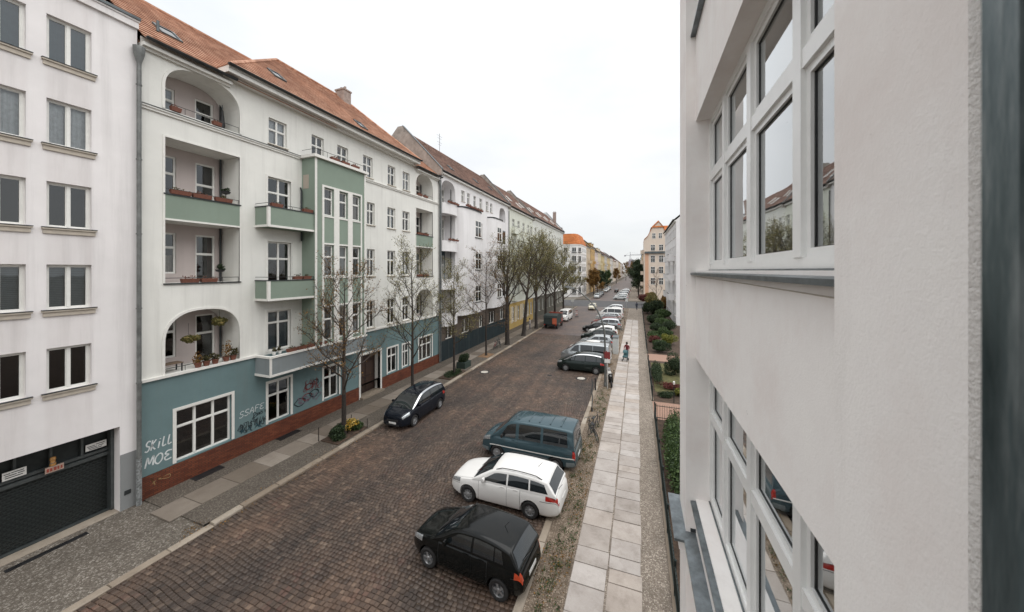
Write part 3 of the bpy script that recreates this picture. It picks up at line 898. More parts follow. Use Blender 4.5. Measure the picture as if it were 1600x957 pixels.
cols1 = [(11.19, 12.18), (9.79, 10.79), (7.0, 8.0), (5.6, 6.6)]
gar = (4.0, 12.89, 0.0, 3.3, None, 0.75)
ops = [(a, b, c, d) for a, b in cols1 for c, d in rows1] + [gar]
mb = MB(); wall_mb(mb, 0, E1, 0, 18.65, ops, 0.16)
mb.build('front_wall', w1, H1)
house_shell(H1, 0, E1, 18.65, 11, w1)
MB().quad((0, -.05, 18.98), (E1, -.05, 18.98), (E1, 11, 18.98), (0, 11, 18.98)).build('flat_roof', zinc, H1)
MB().box(0, E1 + .01, -.10, .02, 18.62, 18.86).build('cornice', w1, H1); MB().box(0, E1 + .03, -.14, .3, 18.862, 18.93).build('parapet_cap', w1, H1)
m = MB(); m.box(0, E1 + .04, -.19, .05, 18.932, 18.99); m.tube([(0, -.15, 19.0), (E1 + .04, -.15, 19.0)], .05, 6); m.build('roof_edge', zinc, H1)
MB().box(12.892, E1 + .002, -.012, .72, 0.05, 2.2).build('pier_plinth', grey_plinth, H1)
MB().box(13.0, 13.18, -.025, -.013, 0.62, 0.78).build('vent', zinc_dark, H1)
for (a, b) in cols1:
    for k, (c, d) in enumerate(rows1):
        cur = {3: ('full', curt_w), 1: ('slats', curt_b), 4: ('full', curt_b)}.get(k)
        if a > 11 and k == 2: cur = None
        window(H1, a, b, c, d, 0.13, 2, None, sill=2, curtain=cur, pane=pane_teal if k == 4 else pane_mt, sm=stone_sill if k > 2 else stone_sill, sill_ext=0.11, fw=0.07)
        MB().box(a - .115, b + .115, -.105, -.002, c - .011, c + .012).build('sill_cap', zinc_dark, H1)
shut = bpy.data.materials.new('rolling_grille'); n = N(shut)
q = n.obj(); s = n.sep(q)
zz = n.math('FLOOR', n.math('DIVIDE', s[2], 0.085))
off = n.math('MULTIPLY', n.math('MODULO', zz, 2.0), 0.5)
fx = n.math('FRACT', n.math('ADD', n.math('DIVIDE', s[0], 0.16), off)); fz = n.math('FRACT', n.math('DIVIDE', s[2], 0.085))
hole = n.math('MULTIPLY', n.math('MULTIPLY', n.math('GREATER_THAN', fx, 0.16), n.math('LESS_THAN', fx, 0.84)), n.math('MULTIPLY', n.math('GREATER_THAN', fz, 0.24), n.math('LESS_THAN', fz, 0.80)))
n.bsdf(n.mixc(hole, (0.04, 0.046, 0.045, 1), (0.004, 0.0045, 0.0045, 1)), n.math('MULTIPLY_ADD', hole, 0.4, 0.4), n.bump(hole, -0.7, 0.02), metal=0.2)
steel = plain('dark_steel', (0.030, 0.036, 0.036, 1), 0.4, metal=0.4, var=0.2)
steel_l = plain('steel_beam', (0.085, 0.095, 0.095, 1), 0.4, metal=0.4, var=0.2)
gd_ = MB().quad((4.0, .70, 0.1), (12.89, .70, 0.1), (12.89, .70, 2.2), (4.0, .70, 2.2)).build('garage_shutter', shut, H1)
for i in range(24): MB().box(4.02, 12.87, .672, .699, 0.12 + i * .0855, 0.132 + i * .0855).build('slat', steel, gd_)
m = MB(); m.box(4.0, 12.89, .55, .69, 2.2, 2.32); m.box(4.0, 12.89, .60, .69, 2.36, 2.46); m.box(4.0, 12.89, .52, .69, 0.06, 0.11); m.build('garage_beam', steel_l, gd_)
for u in (5.3, 6.65, 8.0, 9.35, 10.72, 11.45, 12.15):
    MB().box(u - .03, u + .03, .58, .7, 2.46, 3.3).build('garage_post', steel_l, gd_)
MB().quad((4.0, .71, 2.2), (12.89, .71, 2.2), (12.89, .71, 3.3), (4.0, .71, 3.3)).build('garage_panel', steel, gd_)
MB().box(12.80, 12.89, .4, .7, 0.1, 3.3).build('garage_jamb', steel_l, gd_)
sign_w = plain('white_sign', (0.72, 0.71, 0.68, 1), 0.4, var=0.03)
sign_ink = plain('sign_ink', (0.05, 0.05, 0.055, 1), 0.5)
sign_red = plain('faded_red_ink', (0.30, 0.06, 0.04, 1), 0.5)
ob = MB().box(12.22, 12.74, .55, .565, 2.56, 2.80).build('sign', sign_w, H1); ob['label'] = 'white sign plate at the right of the garage beam'
k = MB()
for j, (a, b, zz_) in enumerate([(12.26, 12.45, 2.71), (12.47, 12.69, 2.735), (12.28, 12.5, 2.655), (12.52, 12.66, 2.665), (12.3, 12.62, 2.60)]): k.box(a, b, .546, .549, zz_ - .012, zz_ + .014)
k.build('print', sign_ink, ob)
ob = MB().box(10.47, 10.93, .50, .515, 2.50, 2.76).build('sign', sign_w, H1); ob['label'] = 'white sign plate at the left of the garage beam'
k = MB()
for (a, b, zz_) in [(10.5, 10.62, 2.69), (10.64, 10.88, 2.70), (10.52, 10.74, 2.63), (10.76, 10.89, 2.635), (10.52, 10.86, 2.565)]: k.box(a, b, .496, .499, zz_ - .012, zz_ + .014)
k.build('print', sign_ink, ob)
ob = MB().box(11.28, 11.68, .42, .44, 2.30, 2.50).build('sign', plain('worn_sign', (0.42, 0.30, 0.24, 1), 0.6, var=0.3, vscale=25), H1); ob['label'] = 'worn narrow sign under the garage warning lamp'
k = MB()
for (a, b) in [(11.31, 11.36), (11.38, 11.43), (11.46, 11.52), (11.54, 11.58), (11.61, 11.65)]: k.box(a, b, .415, .419, 2.34, 2.45)
k.build('print', sign_red, ob)
wl = MB().lathe([(.001, 0), (.07, 0), (.075, .08), (.06, .1), (.06, .19), (.075, .2), (.06, .27), (.001, .29)], (11.45, .45, 2.52), 12).build('warning_lamp', plain('amber_lamp_glass', (0.40, 0.20, 0.06, 1), 0.25, var=0.3, vscale=20), H1, 40)
MB().lathe([(.079, .085), (.079, .1), (.07, .1)], (11.45, .45, 2.52), 12).build('cage', zinc, wl)
MB().box(4.0, 12.9, .02, .5, 0.04, 0.085).build('threshold', kerb_mt, H1)

# ---- green and blue house
w2 = plaster('cream_white_render', rgb(231, 230, 224, 0.93), 0.05, 0.18, 0.3)
green2 = plaster('sage_green_render', rgb(148, 163, 149, 0.78), 0.06, 0.10, 0.3)
blue2 = plaster('grey_blue_render', rgb(122, 146, 148, 0.76), 0.08, 0.16, 0.35)
bluegrey = plaster('balcony_grey_render', rgb(150, 158, 160, 0.75), 0.06, 0.2, 0.3)
bk = bpy.data.materials.new('glazed_brick_plinth'); n = N(bk)
b_ = n.new('ShaderNodeTexBrick'); n.set(b_.inputs['Vector'], n.swz(n.obj(), (0, 2, None)))
for k_, v_ in (('Scale', 1.0), ('Mortar Size', 0.008), ('Brick Width', 0.25), ('Row Height', 0.077)): b_.inputs[k_].default_value = v_
b_.inputs['Color1'].default_value = (0.115, 0.028, 0.014, 1); b_.inputs['Color2'].default_value = (0.20, 0.06, 0.028, 1); b_.inputs['Mortar'].default_value = (0.045, 0.028, 0.022, 1)
cb = n.mixc(0.5, b_.outputs[0], n.mixc(1.0, b_.outputs[0], n.ramp(n.noise(n.pos(), 0.9, 5), [(0.35, (0.5, 0.45, 0.42)), (0.7, (1.3, 1.25, 1.2))]), 'MULTIPLY'))
n.bsdf(cb, 0.5, n.bump(b_.outputs['Fac'], -0.6, 0.012), spec=0.5)

H2 = thing('green_and_blue_house', 'cream and sage green old house with grey-blue ground floor and brick plinth', 'building', lx(7.45), LEFT)
W2 = 21.42
gwin = [(1.11, 3.20, 1.06, 3.24), (4.93, 6.17, 1.08, 3.21), (8.33, 9.47, 1.1, 3.1), (14.09, 15.26, 1.08, 3.06), (15.9, 16.8, 1.08, 3.0), (18.15, 20.2, 1.0, 3.1)]
door2 = (11.31, 13.26, 0.12, 3.15)
# brick plinth, blue ground floor
m = MB(); wall_mb(m, 0.02, W2, 0, 1.0, [(door2[0], door2[1], 0.0, 1.0)], .3, -0.03); m.quad((0.02, -.03, 1.0), (W2, -.03, 1.0), (W2, .01, 1.0), (0.02, .01, 1.0)); m.build('brick_plinth', bk, H2)
m = MB(); wall_mb(m, 0, W2, 1.0, 4.76, [(a, b, max(c, 1.0), d) for a, b, c, d in gwin] + [(door2[0], door2[1], 1.0, door2[3])], .2); m.build('ground_floor_wall', blue2, H2)
LOG = [(0.74, 3.55), (17.72, 20.33)]
ops = []
for a, b in LOG:
    ops += [(a, b, 4.87, 7.45, 6.15, 1.35), (a, b, 8.66, 11.3, None, 1.35), (a, b, 12.42, 14.75, None, 1.35), (a, b, 15.92, 17.95, 16.85, 1.35)]
doors = [(4.91, 6.19, 4.9, 7.02), (4.91, 6.19, 7.7, 10.75), (4.91, 6.19, 11.5, 14.2)]
topw = [(4.96, 5.95, 15.98, 17.35), (7.49, 8.33, 15.98, 17.4), (9.35, 10.23, 15.98, 17.42), (11.57, 12.5, 15.98, 17.48), (14.12, 15.0, 15.98, 17.5), (15.93, 16.83, 15.98, 17.5)]
wing = [(a, b, c, d) for a, b in ((11.94, 12.7), (14.08, 15.0), (15.9, 16.83)) for c, d in ((5.0, 6.98), (8.8, 10.77), (12.55, 14.18))]
m = MB(); wall_mb(m, 0, W2, 4.76, 18.45, ops + doors + topw + wing, .2); m.build('upper_wall', w2, H2)
house_shell(H2, 0, W2, 18.2, 10, w2, backing=2.9)
curt = [None, ('sides', curt_w), None, ('full', curt_w), None, ('low', curt_s), ('sides', curt_r), None]
ci = 0
for (a, b, c, d) in gwin:
    window(H2, a, b, max(c, 1.0), d, 0.13, 3 if b - a > 1.8 else 2, .66, sill=None, surround=.12)
for (a, b, c, d) in topw[:1] + topw[3:]:
    window(H2, a, b, c, d, 0.12, 2, .58, curtain=('full', curt_w) if a < 6 else curt[(ci := ci + 1) % 8], sill=1)
for (a, b, c, d) in topw[1:3]: window(H2, a, b, c, d, 0.12, 2, .58, sill=1)
for (a, b, c, d) in wing: window(H2, a, b, c, d, 0.12, 2, .62, curtain=curt[(ci := ci + 1) % 8], sill=1)
for i, (a, b, c, d) in enumerate(doors): window(H2, a, b, c, d, 0.12, 2, .70, curtain=[('slats', curt_b), None, ('low', curt_r)][i], surround=.1)
# projecting bay with three window strips
Rx0, Rx1, Ry = 6.86, 10.66, -1.06
rc = [(7.42, 8.10), (8.52, 9.16), (9.56, 10.22)]
rr_ = [(5.05, 7.04), (8.84, 10.72), (12.47, 14.08)]
m = MB(); wall_mb(m, Rx0, Rx1, 4.8, 15.7, [(a, b, c, d) for a, b in rc for c, d in rr_], .16, Ry)
m.quad((Rx0, Ry, 4.8), (Rx0, Ry, 15.7), (Rx0, 0, 15.7), (Rx0, 0, 4.8)); m.quad((Rx1, Ry, 4.8), (Rx1, 0, 4.8), (Rx1, 0, 15.7), (Rx1, Ry, 15.7))
m.build('bay_wall', green2, H2)
MB().quad((Rx0 - .1, Ry - .1, 15.86), (Rx1 + .1, Ry - .1, 15.86), (Rx1 + .1, 0, 15.86), (Rx0 - .1, 0, 15.86)).build('bay_terrace', zinc, H2)
for a, b in rc:
    for j, (c, d) in enumerate(rr_):
        window(H2, a, b, c, d, Ry + 0.11, 1, .62, curtain=[('sides', curt_w), None, ('sides', curt_s)][j] if a < 9 else [('low', curt_w), None, ('full', curt_s)][j], each_pane=True)
m = MB()                                      # white strips and frame of the bay
for u0_, u1_ in ((Rx0 - .02, Rx0 + .1), (Rx1 - .1, Rx1 + .02)): m.box(u0_, u1_, Ry - .03, Ry + .015, 4.8, 15.68)
for u0_, u1_ in ((7.30, 7.42), (8.12, 8.50), (9.18, 9.54), (10.24, 10.34)): m.box(u0_, u1_, Ry - .045, Ry + .014, 4.86, 14.12)
m.box(7.30, 10.34, Ry - .044, Ry + .013, 14.121, 14.23)
for a, b in rc:
    for zb in (12.36, 10.74, 8.74, 7.06): m.box(a - .02, b + .02, Ry - .035, Ry + .012, zb, zb + .09)
m.build('bay_trim', grey_white, H2)
m = MB(); m.box(Rx0 - .16, Rx1 + .16, Ry - .16, 0.0, 15.70, 15.86); m.build('bay_cornice', grey_white, H2)
ob = MB().box(Rx0 - .012, Rx0 + .002, -.55, -.12, 13.95, 14.75).build('bare_plaster_patch', plaster('bare_plaster', rgb(190, 178, 165, .8)), H2)
# balconies beside the bay
def balcony(h, u0, u1, y0, z0, z1, mat, name='balcony', trim=True):
    m = MB(); m.box(u0, u1, y0, 0.0, z0, z0 + .16)
    m.box(u0, u1, y0, y0 + .1, z0 + .16, z1); m.box(u0, u0 + .1, y0 + .1, 0.0, z0 + .16, z1)
    o = m.build(name, mat, h)
    t_ = MB(); t_.box(u0 - .03, u1, y0 - .03, y0 + .13, z1, z1 + .05); t_.box(u0 - .03, u0 + .13, y0 + .13, 0, z1, z1 + .05)
    t_.build('coping', zinc_dark, o)
    if trim:
        t_ = MB(); t_.box(u0 - .025, u1, y0 - .025, y0 - .001, z0 - .01, z0 + .10); t_.box(u0 - .025, u0 - .001, y0, 0, z0 - .01, z0 + .10)
        t_.box(u0 - .022, u0 + .10, y0 - .022, y0 - .002, z0 + .1, z1); t_.box(u0 - .022, u0 - .002, y0 - .002, y0 + .1, z0 + .1, z1); t_.build('trim', grey_white, o)
    r_ = MB(); r_.tube([(u0 + .02, 0, z1 + .2), (u0 + .02, y0 + .03, z1 + .2), (u1, y0 + .03, z1 + .2)], .014, 6)
    k = max(2, int((u1 - u0) / .9))
    for i in range(k + 1): r_.tube([(u0 + .02 + (u1 - u0 - .04) * i / k, y0 + .03, z1), (u0 + .02 + (u1 - u0 - .04) * i / k, y0 + .03, z1 + .2)], .01, 5)
    r_.build('rail', iron_rail, o)
    return o
balcony(H2, 4.28, 6.84, -0.98, 11.42, 12.42, green2)
balcony(H2, 4.28, 6.84, -0.98, 7.66, 8.66, green2)
m = MB(); m.box(4.28, 10.72, -1.10, 0, 3.84, 4.0); m.box(4.28, 10.72, -1.10, -1.0, 4.0, 4.76); m.box(4.28, 4.38, -1.0, 0, 4.0, 4.76); m.box(10.62, 10.72, -1.0, 0, 4.0, 4.76)
ob = m.build('balcony', bluegrey, H2); ob['label'] = 'long grey balcony on top of the blue ground floor'
m = MB(); m.box(4.25, 10.75, -1.13, -1.101, 3.82, 3.93); m.box(4.25, 4.279, -1.1, 0, 3.82, 3.93); m.box(4.24, 10.76, -1.15, -.98, 4.76, 4.86); m.box(4.24, 4.40, -.98, 0, 4.76, 4.86); m.box(4.25, 4.37, -1.125, -1.102, 3.93, 4.76); m.build('trim', grey_white, ob)
# bands and cornices
m = MB(); m.box(-.0, 4.24, -.10, .0, 4.76, 4.87); m.box(10.77, W2, -.10, .0, 4.76, 4.87); m.build('belt_course', grey_white, H2)
m = MB()
for a, b in ((0, Rx0 - .17), (Rx1 + .17, W2)): m.box(a, b, -.07, 0, 15.64, 15.74); m.box(a, b, -.12, 0, 15.741, 15.80)
m.build('upper_belt_course', grey_white, H2)
MB().box(0, Rx0 - .17, -.14, 0.0, 15.801, 15.83).build('belt_cover', zinc_dark, H2)
m = MB()
for a, b in ((0, 3.1), (17.7, W2)): m = MB(); m.box(a, b, -.12, 0, 17.95, 18.05); m.box(a, b, -.26, 0, 18.051, 18.18); m.build('eaves_cornice', grey_white, H2)
m = MB(); m.box(2.75, 17.4, -.30, 0, 18.3, 18.42); m.box(2.7, 17.45, -.66, 0, 18.421, 18.60); m.build('main_cornice', grey_white, H2)
gutter(H2, 0.0, 3.2, -.42, 18.33); gutter(H2, 2.62, 17.5, -.80, 18.74); gutter(H2, 17.4, W2, -.42, 18.33)
# roofs
RY, RZL, RZM = 5.04, 22.75, 23.75
roof_rows([(0, -.36, 18.26), (9.0, -.36, 18.26)], [(0, RY, RZL), (9.0, RY, RZL)], 21, 'roof_tiles', tile_red, H2)
roof_rows([(17.0, -.36, 18.26), (W2, -.36, 18.26)], [(17.0, RY, RZL), (W2, RY, RZL)], 21, 'roof_tiles', tile_red, H2)
roof_rows([(2.7, -.74, 18.70), (17.45, -.74, 18.70)], [(8.9, RY, RZM), (14.3, RY, RZM)], 23, 'roof_tiles', tile_red, H2)
roof_rows([(2.7, 8.5, 18.70), (2.7, -.74, 18.70)], [(8.9, RY, RZM), (8.9, RY, RZM)], 23, 'roof_tiles', tile_red, H2)
roof_rows([(17.45, -.74, 18.70), (17.45, 8.5, 18.7)], [(14.3, RY, RZM), (14.3, RY, RZM)], 23, 'roof_tiles', tile_red, H2)
m = MB(); m.quad((0, RY, RZL), (W2, RY, RZL), (W2, 10, 18.2), (0, 10, 18.2)); m.poly([(0, 0, 18.2), (0, RY, RZL), (0, 10, 18.2)]); m.quad((8.9, RY, RZM - .01), (14.3, RY, RZM - .01), (17.45, 9.9, 18.6), (2.7, 9.9, 18.6)); m.build('rear_roof', tile_red, H2)
m = MB(); m.tube([(2.7, -.74, 18.75), (8.9, RY, RZM + .04)], .09, 6); m.tube([(8.9, RY, RZM + .04), (14.3, RY, RZM + .04)], .09, 6); m.tube([(14.3, RY, RZM + .04), (17.45, -.74, 18.75)], .09, 6); m.tube([(0, RY, RZL + .03), (7.6, RY, RZL + .03)], .09, 6)
m.build('ridge_tiles', tile_red, H2)
m = MB(); m.quad((2.7, -.7, 18.6), (2.7, 3, 18.6), (2.7, 3, 18.75), (2.7, -.7, 18.75)); m.quad((17.45, -.7, 18.6), (17.45, 3, 18.6), (17.45, 3, 18.75), (17.45, -.7, 18.75)); m.quad((2.7, -.7, 18.60), (17.45, -.7, 18.6), (17.45, -.7, 18.71), (2.7, -.7, 18.71)); m.build('fascia', grey_white, H2)
skylight(H2, 1.55, .30, -.36, 18.26, RY, RZL, .75, 1.0)
for u, t_ in ((6.3, .3), (11.6, .12)): skylight(H2, u, t_, -.74, 18.7, RY, RZM, .7, .9)
old_brick = plain('old_chimney_brick', (0.30, 0.24, 0.21, 1), 0.9, var=0.25, vscale=5)
chimney(H2, 14.25, 4.7, 22.4, 24.1, .75, .9, old_brick)
m = MB(); m.tube([(1.0, 1.1, 19.55), (1.0, 1.1, 20.0)], .05, 6)
m.build('vent_pipe', zinc, H2)
downpipe(H2, -.10, -.16, 0.4, 17.2, .075); downpipe(H2, W2 - .07, -.14, 0.2, 17.4, .06)
MB().tube([(-.10, -.16, 0.05), (-.10, -.16, 1.9)], .085, 8).build('standpipe', plain('stickered_pipe', (0.20, 0.21, 0.21, 1), .6, var=.6, vscale=14), H2)
MB().tube([(6.76, -.10, 10.9), (6.76, -.10, 13.8), (6.70, -.10, 14.0)], .045, 7).build('balcony_downpipe', zinc_dark, H2)
# house door
m = MB(); m.box(door2[0], door2[1], .55, .62, .12, 3.15)
dr_ = m.build('door', plain('dark_brown_door', (0.035, 0.018, 0.014, 1), .5, var=.3), H2)
m = MB()
for u0_ in (11.5, 12.35): m.box(u0_, u0_ + .72, .53, .549, .4, 1.3); m.box(u0_, u0_ + .72, .53, .549, 1.45, 2.4)
m.build('panel', plain('door_panel', (0.05, 0.028, 0.02, 1), .5), dr_)
MB().tube([(12.26, .5, 1.1), (12.26, .5, 1.35)], .015, 6).build('handle', zinc, dr_)
m = MB(); m.box(door2[0] - .15, door2[0], -.05, .5, 0.1, 3.3); m.box(door2[1], door2[1] + .15, -.05, .5, .1, 3.3); m.box(door2[0], door2[1], -.05, .5, 3.15, 3.3); m.build('door_surround', grey_white, H2)
MB().bbox(door2[0] - .1, door2[1] + .1, -.35, .5, 0.0, .24, .01).build('doorstep', kerb_mt, H2)
# loggias: inner walls with a door and a window each
LEV = [(4.87, 7.45, 'arch'), (8.66, 11.3, 'flat'), (12.42, 14.75, 'flat'), (15.92, 17.95, 'arch')]
for li, (a, b) in enumerate(LOG):
    for k, (c, d, kind) in enumerate(LEV):
        m = MB(); zf = c - (1.0 if k == 2 else .35 if k in (0, 1) else .55); zt = d + (.02 if kind == 'flat' else .05)
        D = 1.36
        o_ = [(a + .24, a + 1.0, zf + .75, zt - .42), (a + 1.72, a + 2.52, zf + .05, zt - .42)] if k != 3 else [(a + .2, a + .95, c + .0, zt - .62), (a + 1.7, a + 2.45, c - .3, zt - .6)]
        if li == 1: o_ = [(b - .68, b - .1, zf + .5, zt - .42 - (.2 if kind == 'arch' else 0))]
        wall_mb(m, a - .02, b + .02, zf, zt, o_, .1, D)
        m.quad((a - .02, .2, zf), (b + .02, .2, zf), (b + .02, D, zf), (a - .02, D, zf)); m.quad((a - .02, .01, zt), (a - .02, D, zt), (b + .02, D, zt), (b + .02, .01, zt))
        m.quad((a - .02, .02, zf), (a - .02, D, zf), (a - .02, D, zt), (a - .02, .02, zt)); m.quad((b + .02, .02, zf), (b + .02, .02, zt), (b + .02, D, zt), (b + .02, D, zf))
        lo = m.build('loggia', pink_plaster, H2)
        for (p, q_, r_, s_) in o_:
            window(H2, p, q_, r_, s_, D + .05, 2 if q_ - p > .8 else 1, .64, curtain=curt[(ci := ci + 1) % 8] if k else None)
        MB().tube([(b - .12, D - .12, zf), (b - .12, D - .12, zt)], .05, 7).build('inner_downpipe', zinc_dark, lo)
        r_ = MB(); zr = c + (.22 if k != 3 else .3)
        r_.tube([(a, .06, zr), (b, .06, zr)], .014, 6)
        for i in range(5): r_.tube([(a + (b - a) * i / 4, .06, c), (a + (b - a) * i / 4, .06, zr)], .009, 5)
        r_.build('rail', iron_rail, lo)
        if kind == 'flat':
            MB().box(a - .05, b + .05, -.06, .14, c - .05, c + .004).build('coping', zinc_dark, lo)
        else:
            # white moulding round the arch
            P = arch_pts(a, b, 6.15 if k == 0 else 16.85, d, 24)
            P = [(a, c)] + P + [(b, c)]
            mm = MB()
            cx_, cz_ = (a + b) / 2, c
            for (p, q_) in zip(P[:-1], P[1:]):
                def outw(pt):
                    if abs(pt[1] - c) < 1e-6: return (pt[0] + (-.09 if pt[0] < cx_ else .09), pt[1])
                    v = Vector((pt[0] - cx_, pt[1] - (cz_ + (d - c) * .35))).normalized() * .1
                    return (pt[0] + v.x, pt[1] + v.y)
                po, qo = outw(p), outw(q_)
                mm.quad((p[0], -.03, p[1]), (q_[0], -.03, q_[1]), (qo[0], -.03, qo[1]), (po[0], -.03, po[1]))
                mm.quad((po[0], -.03, po[1]), (qo[0], -.03, qo[1]), (qo[0], .0, qo[1]), (po[0], .0, po[1]))
                mm.quad((p[0], .02, p[1]), (q_[0], .02, q_[1]), (q_[0], -.03, q_[1]), (p[0], -.03, p[1]))
            mm.build('arch_moulding', grey_white, lo)
    gp = MB().box(a, b, -.02, .12, 11.38, 12.37).build('parapet', green2, H2)
    m = MB(); m.box(a - .07, a, -.03, .05, 8.66, 14.82); m.box(b, b + .07, -.03, .05, 8.66, 14.82); m.box(a, b, -.03, .05, 14.75, 14.82); m.box(a, b, -.04, .13, 11.30, 11.379); m.build('loggia_frame', grey_white, H2)

# hand-sprayed tags on the blue wall
def ribbon(mb, pts, w, y):
    pts = [Vector((p[0], p[1])) for p in pts]
    L, Rr = [], []
    for i, p in enumerate(pts):
        d = pts[min(i + 1, len(pts) - 1)] - pts[max(i - 1, 0)]
        if d.length < 1e-6: d = Vector((1, 0))
        d.normalize(); nn = Vector((-d.y, d.x)) * w * .5
        L.append(p + nn); Rr.append(p - nn)
    mb.grid([[(a.x, y, a.y), (b.x, y, b.y)] for a, b in zip(L, Rr)])
def smooth_pts(p, k=6):
    out = []
    for i in range(len(p) - 1):
        p0, p1, p2, p3 = p[max(i - 1, 0)], p[i], p[i + 1], p[min(i + 2, len(p) - 1)]
        for j in range(k):
            t = j / k
            out.append(tuple(.5 * ((2 * b) + (-a + c) * t + (2 * a - 5 * b + 4 * c - d) * t * t + (-a + 3 * b - 3 * c + d) * t ** 3) for a, b, c, d in zip(p0, p1, p2, p3)))
    return out + [p[-1]]
GL = {'S': [[(.9, .9), (.5, 1), (.15, .8), (.3, .55), (.7, .45), (.8, .2), (.45, 0), (.05, .1)]],
      'K': [[(.1, 0), (.15, 1)], [(.85, .95), (.2, .45), (.9, .0)]],
      'I': [[(.4, 0), (.5, .65)], [(.55, .85), (.58, .92)]],
      'L': [[(.2, 1), (.15, .1), (.85, .12)]],
      'M': [[(.05, 0), (.2, .95), (.5, .3), (.85, 1), (.95, .05)]],
      'O': [[(.5, 1), (.1, .7), (.1, .25), (.5, .0), (.9, .3), (.85, .8), (.5, 1)]],
      'E': [[(.95, .9), (.4, .95), (.15, .7), (.6, .52), (.15, .35), (.35, .05), (1.0, .1)]],
      'A': [[(.05, 0), (.5, 1), (.9, 0)], [(.2, .4), (.8, .4)]],
      'F': [[(.15, 0), (.2, 1), (.95, .95)], [(.2, .55), (.7, .55)]]}
def spray(parent, word, u, z, w, h, sw, mat, slant=.12, name='graffiti', rise=0.0, y=-.004):
    m = MB()
    for i, ch in enumerate(word):
        for st in GL[ch]:
            P = smooth_pts(st) if len(st) > 2 else st
            ribbon(m, [(u + i * w * 1.08 + p[0] * w + slant * p[1] * h, z + rise * i + p[1] * h) for p in P], sw, y - .0012 * i)
    return m.build(name, mat, parent)
sp_w = plain('white_spray', (0.62, 0.65, 0.65, 1), .6, var=.15); sp_k = plain('black_spray', (0.02, 0.03, 0.035, 1), .6, var=.3); sp_r = plain('red_spray', (0.17, 0.03, 0.03, 1), .6, var=.3); sp_p = plain('mauve_spray', (0.16, 0.11, 0.15, 1), .6); sp_t = plain('deep_teal_spray', (0.02, 0.07, 0.09, 1), .6); sp_o = plain('ochre_chalk', (0.32, 0.20, 0.09, 1), .8)
ob = spray(H2, 'SKILL', .12, 1.95, .16, .40, .046, sp_w); ob['label'] = 'white sprayed letters SKILL MOE beside the downpipe'
spray(H2, 'MOE', .12, 1.32, .26, .40, .050, sp_w)
spray(H2, 'SSAFE', 3.52, 1.92, .22, .30, .026, sp_w, .15, rise=.02)
rs = random.Random(5)
def scribble(parent, u0, u1, z0, z1, k, sw, mat, y):
    m = MB()
    for i in range(k):
        u = u0 + (u1 - u0) * i / k; w = (u1 - u0) / k * 1.7
        P = [(u + rs.uniform(0, w), z0 + rs.uniform(0, z1 - z0)) for _ in range(6)]
        ribbon(m, smooth_pts(P), sw, y - .0004 * i)
    return m.build('graffiti', mat, parent)
scribble(H2, 3.45, 4.75, 1.12, 1.62, 11, .028, sp_k, -.011); scribble(H2, 4.1, 4.8, 1.55, 1.95, 4, .03, sp_k, -.010); scribble(H2, 3.4, 4.5, 1.08, 1.4, 6, .018, sp_t, -.018)
for (c_, r_, z_, mm_) in ((6.75, .32, 1.55, sp_k), (7.2, .3, 1.72, sp_r), (7.65, .3, 1.78, sp_k), (7.3, .25, 2.3, sp_r), (7.75, .22, 2.45, sp_k)):
    m = MB(); P = [(c_ + r_ * math.cos(t) * rs.uniform(.75, 1.15), z_ + r_ * .72 * math.sin(t) * rs.uniform(.75, 1.1)) for t in [i * .62 for i in range(13)]]
    ribbon(m, smooth_pts(P), .055, -.006 - .001 * c_); m.build('graffiti', mm_, H2)
scribble(H2, 6.5, 8.0, 1.35, 2.0, 5, .03, sp_p, -.02); scribble(H2, 6.9, 8.0, 2.0, 2.7, 6, .025, sp_r, -.022)
scribble(H2, .3, .75, .5, .85, 2, .022, sp_o, -.034)
# ------------------------------------------------------------------ white house with loggia bays
w3 = plaster('cool_white_render', rgb(234, 232, 232, 0.93), 0.04, 0.12, 0.2)
shop3 = plaster('brown_grey_ground_floor', rgb(104, 93, 84, 0.7), 0.15, 0.3)
teal3 = plaster('dark_teal_plinth', rgb(44, 56, 60, 0.7), 0.2, 0.2)
H3 = thing('white_loggia_house', 'white old house with rounded bays, stacked loggias and brown tiled roof', 'building', lx(28.9), LEFT)
W3 = 19.25
wins3 = []
for (c, d) in ((5.3, 7.35), (9.3, 11.3), (13.15, 15.1)):
    wins3 += [(9.15, 9.95, c, d)]
top3 = [(u, u + w, 16.95, 18.15) for u, w in ((4.5, .8), (5.9, .7), (7.5, .7), (9.1, .8), (11.0, .8), (12.4, .7))]
logs3 = [(0.45, 3.2), (15.9, 18.3)]
ops = wins3 + top3 + [(0.45, 3.2, 16.0, 18.45, 17.3, 1.3), (0.45, 3.2, 12.2, 15.2, None, 1.3), (0.45, 3.2, 8.3, 11.3, None, 1.3), (0.45, 3.2, 4.6, 7.4, None, 1.3), (15.6, 17.9, 16.2, 18.2, 17.3, 1.3)]
m = MB(); wall_mb(m, 0, W3, 4.2, 19.0, ops, .18); m.build('upper_wall', w3, H3)
m = MB(); wall_mb(m, 0, W3, 2.1, 4.2, [(1.2, 2.8, 2.1, 3.7), (4.6, 6.6, 2.1, 3.7), (9, 10.2, 2.1, 3.6), (12, 14, 2.1, 3.7), (15.8, 17.4, 2.1, 3.7)], .25); m.build('ground_floor_wall', shop3, H3)
MB().box(0, W3, -.06, 0.0, 0.0, 2.1).build('plinth', teal3, H3)
house_shell(H3, 0, W3, 19.0, 10, w3, backing=2.8)
for o_ in ((1.2, 2.8, 2.1, 3.7), (4.6, 6.6, 2.1, 3.7), (9, 10.2, 2.1, 3.6), (12, 14, 2.1, 3.7), (15.8, 17.4, 2.1, 3.7)): window(H3, *o_, .2, 2, None)
for o_ in wins3 + top3: window(H3, *o_, .12, 2 if o_[1] - o_[0] > .75 else 1, .62, sill=1)
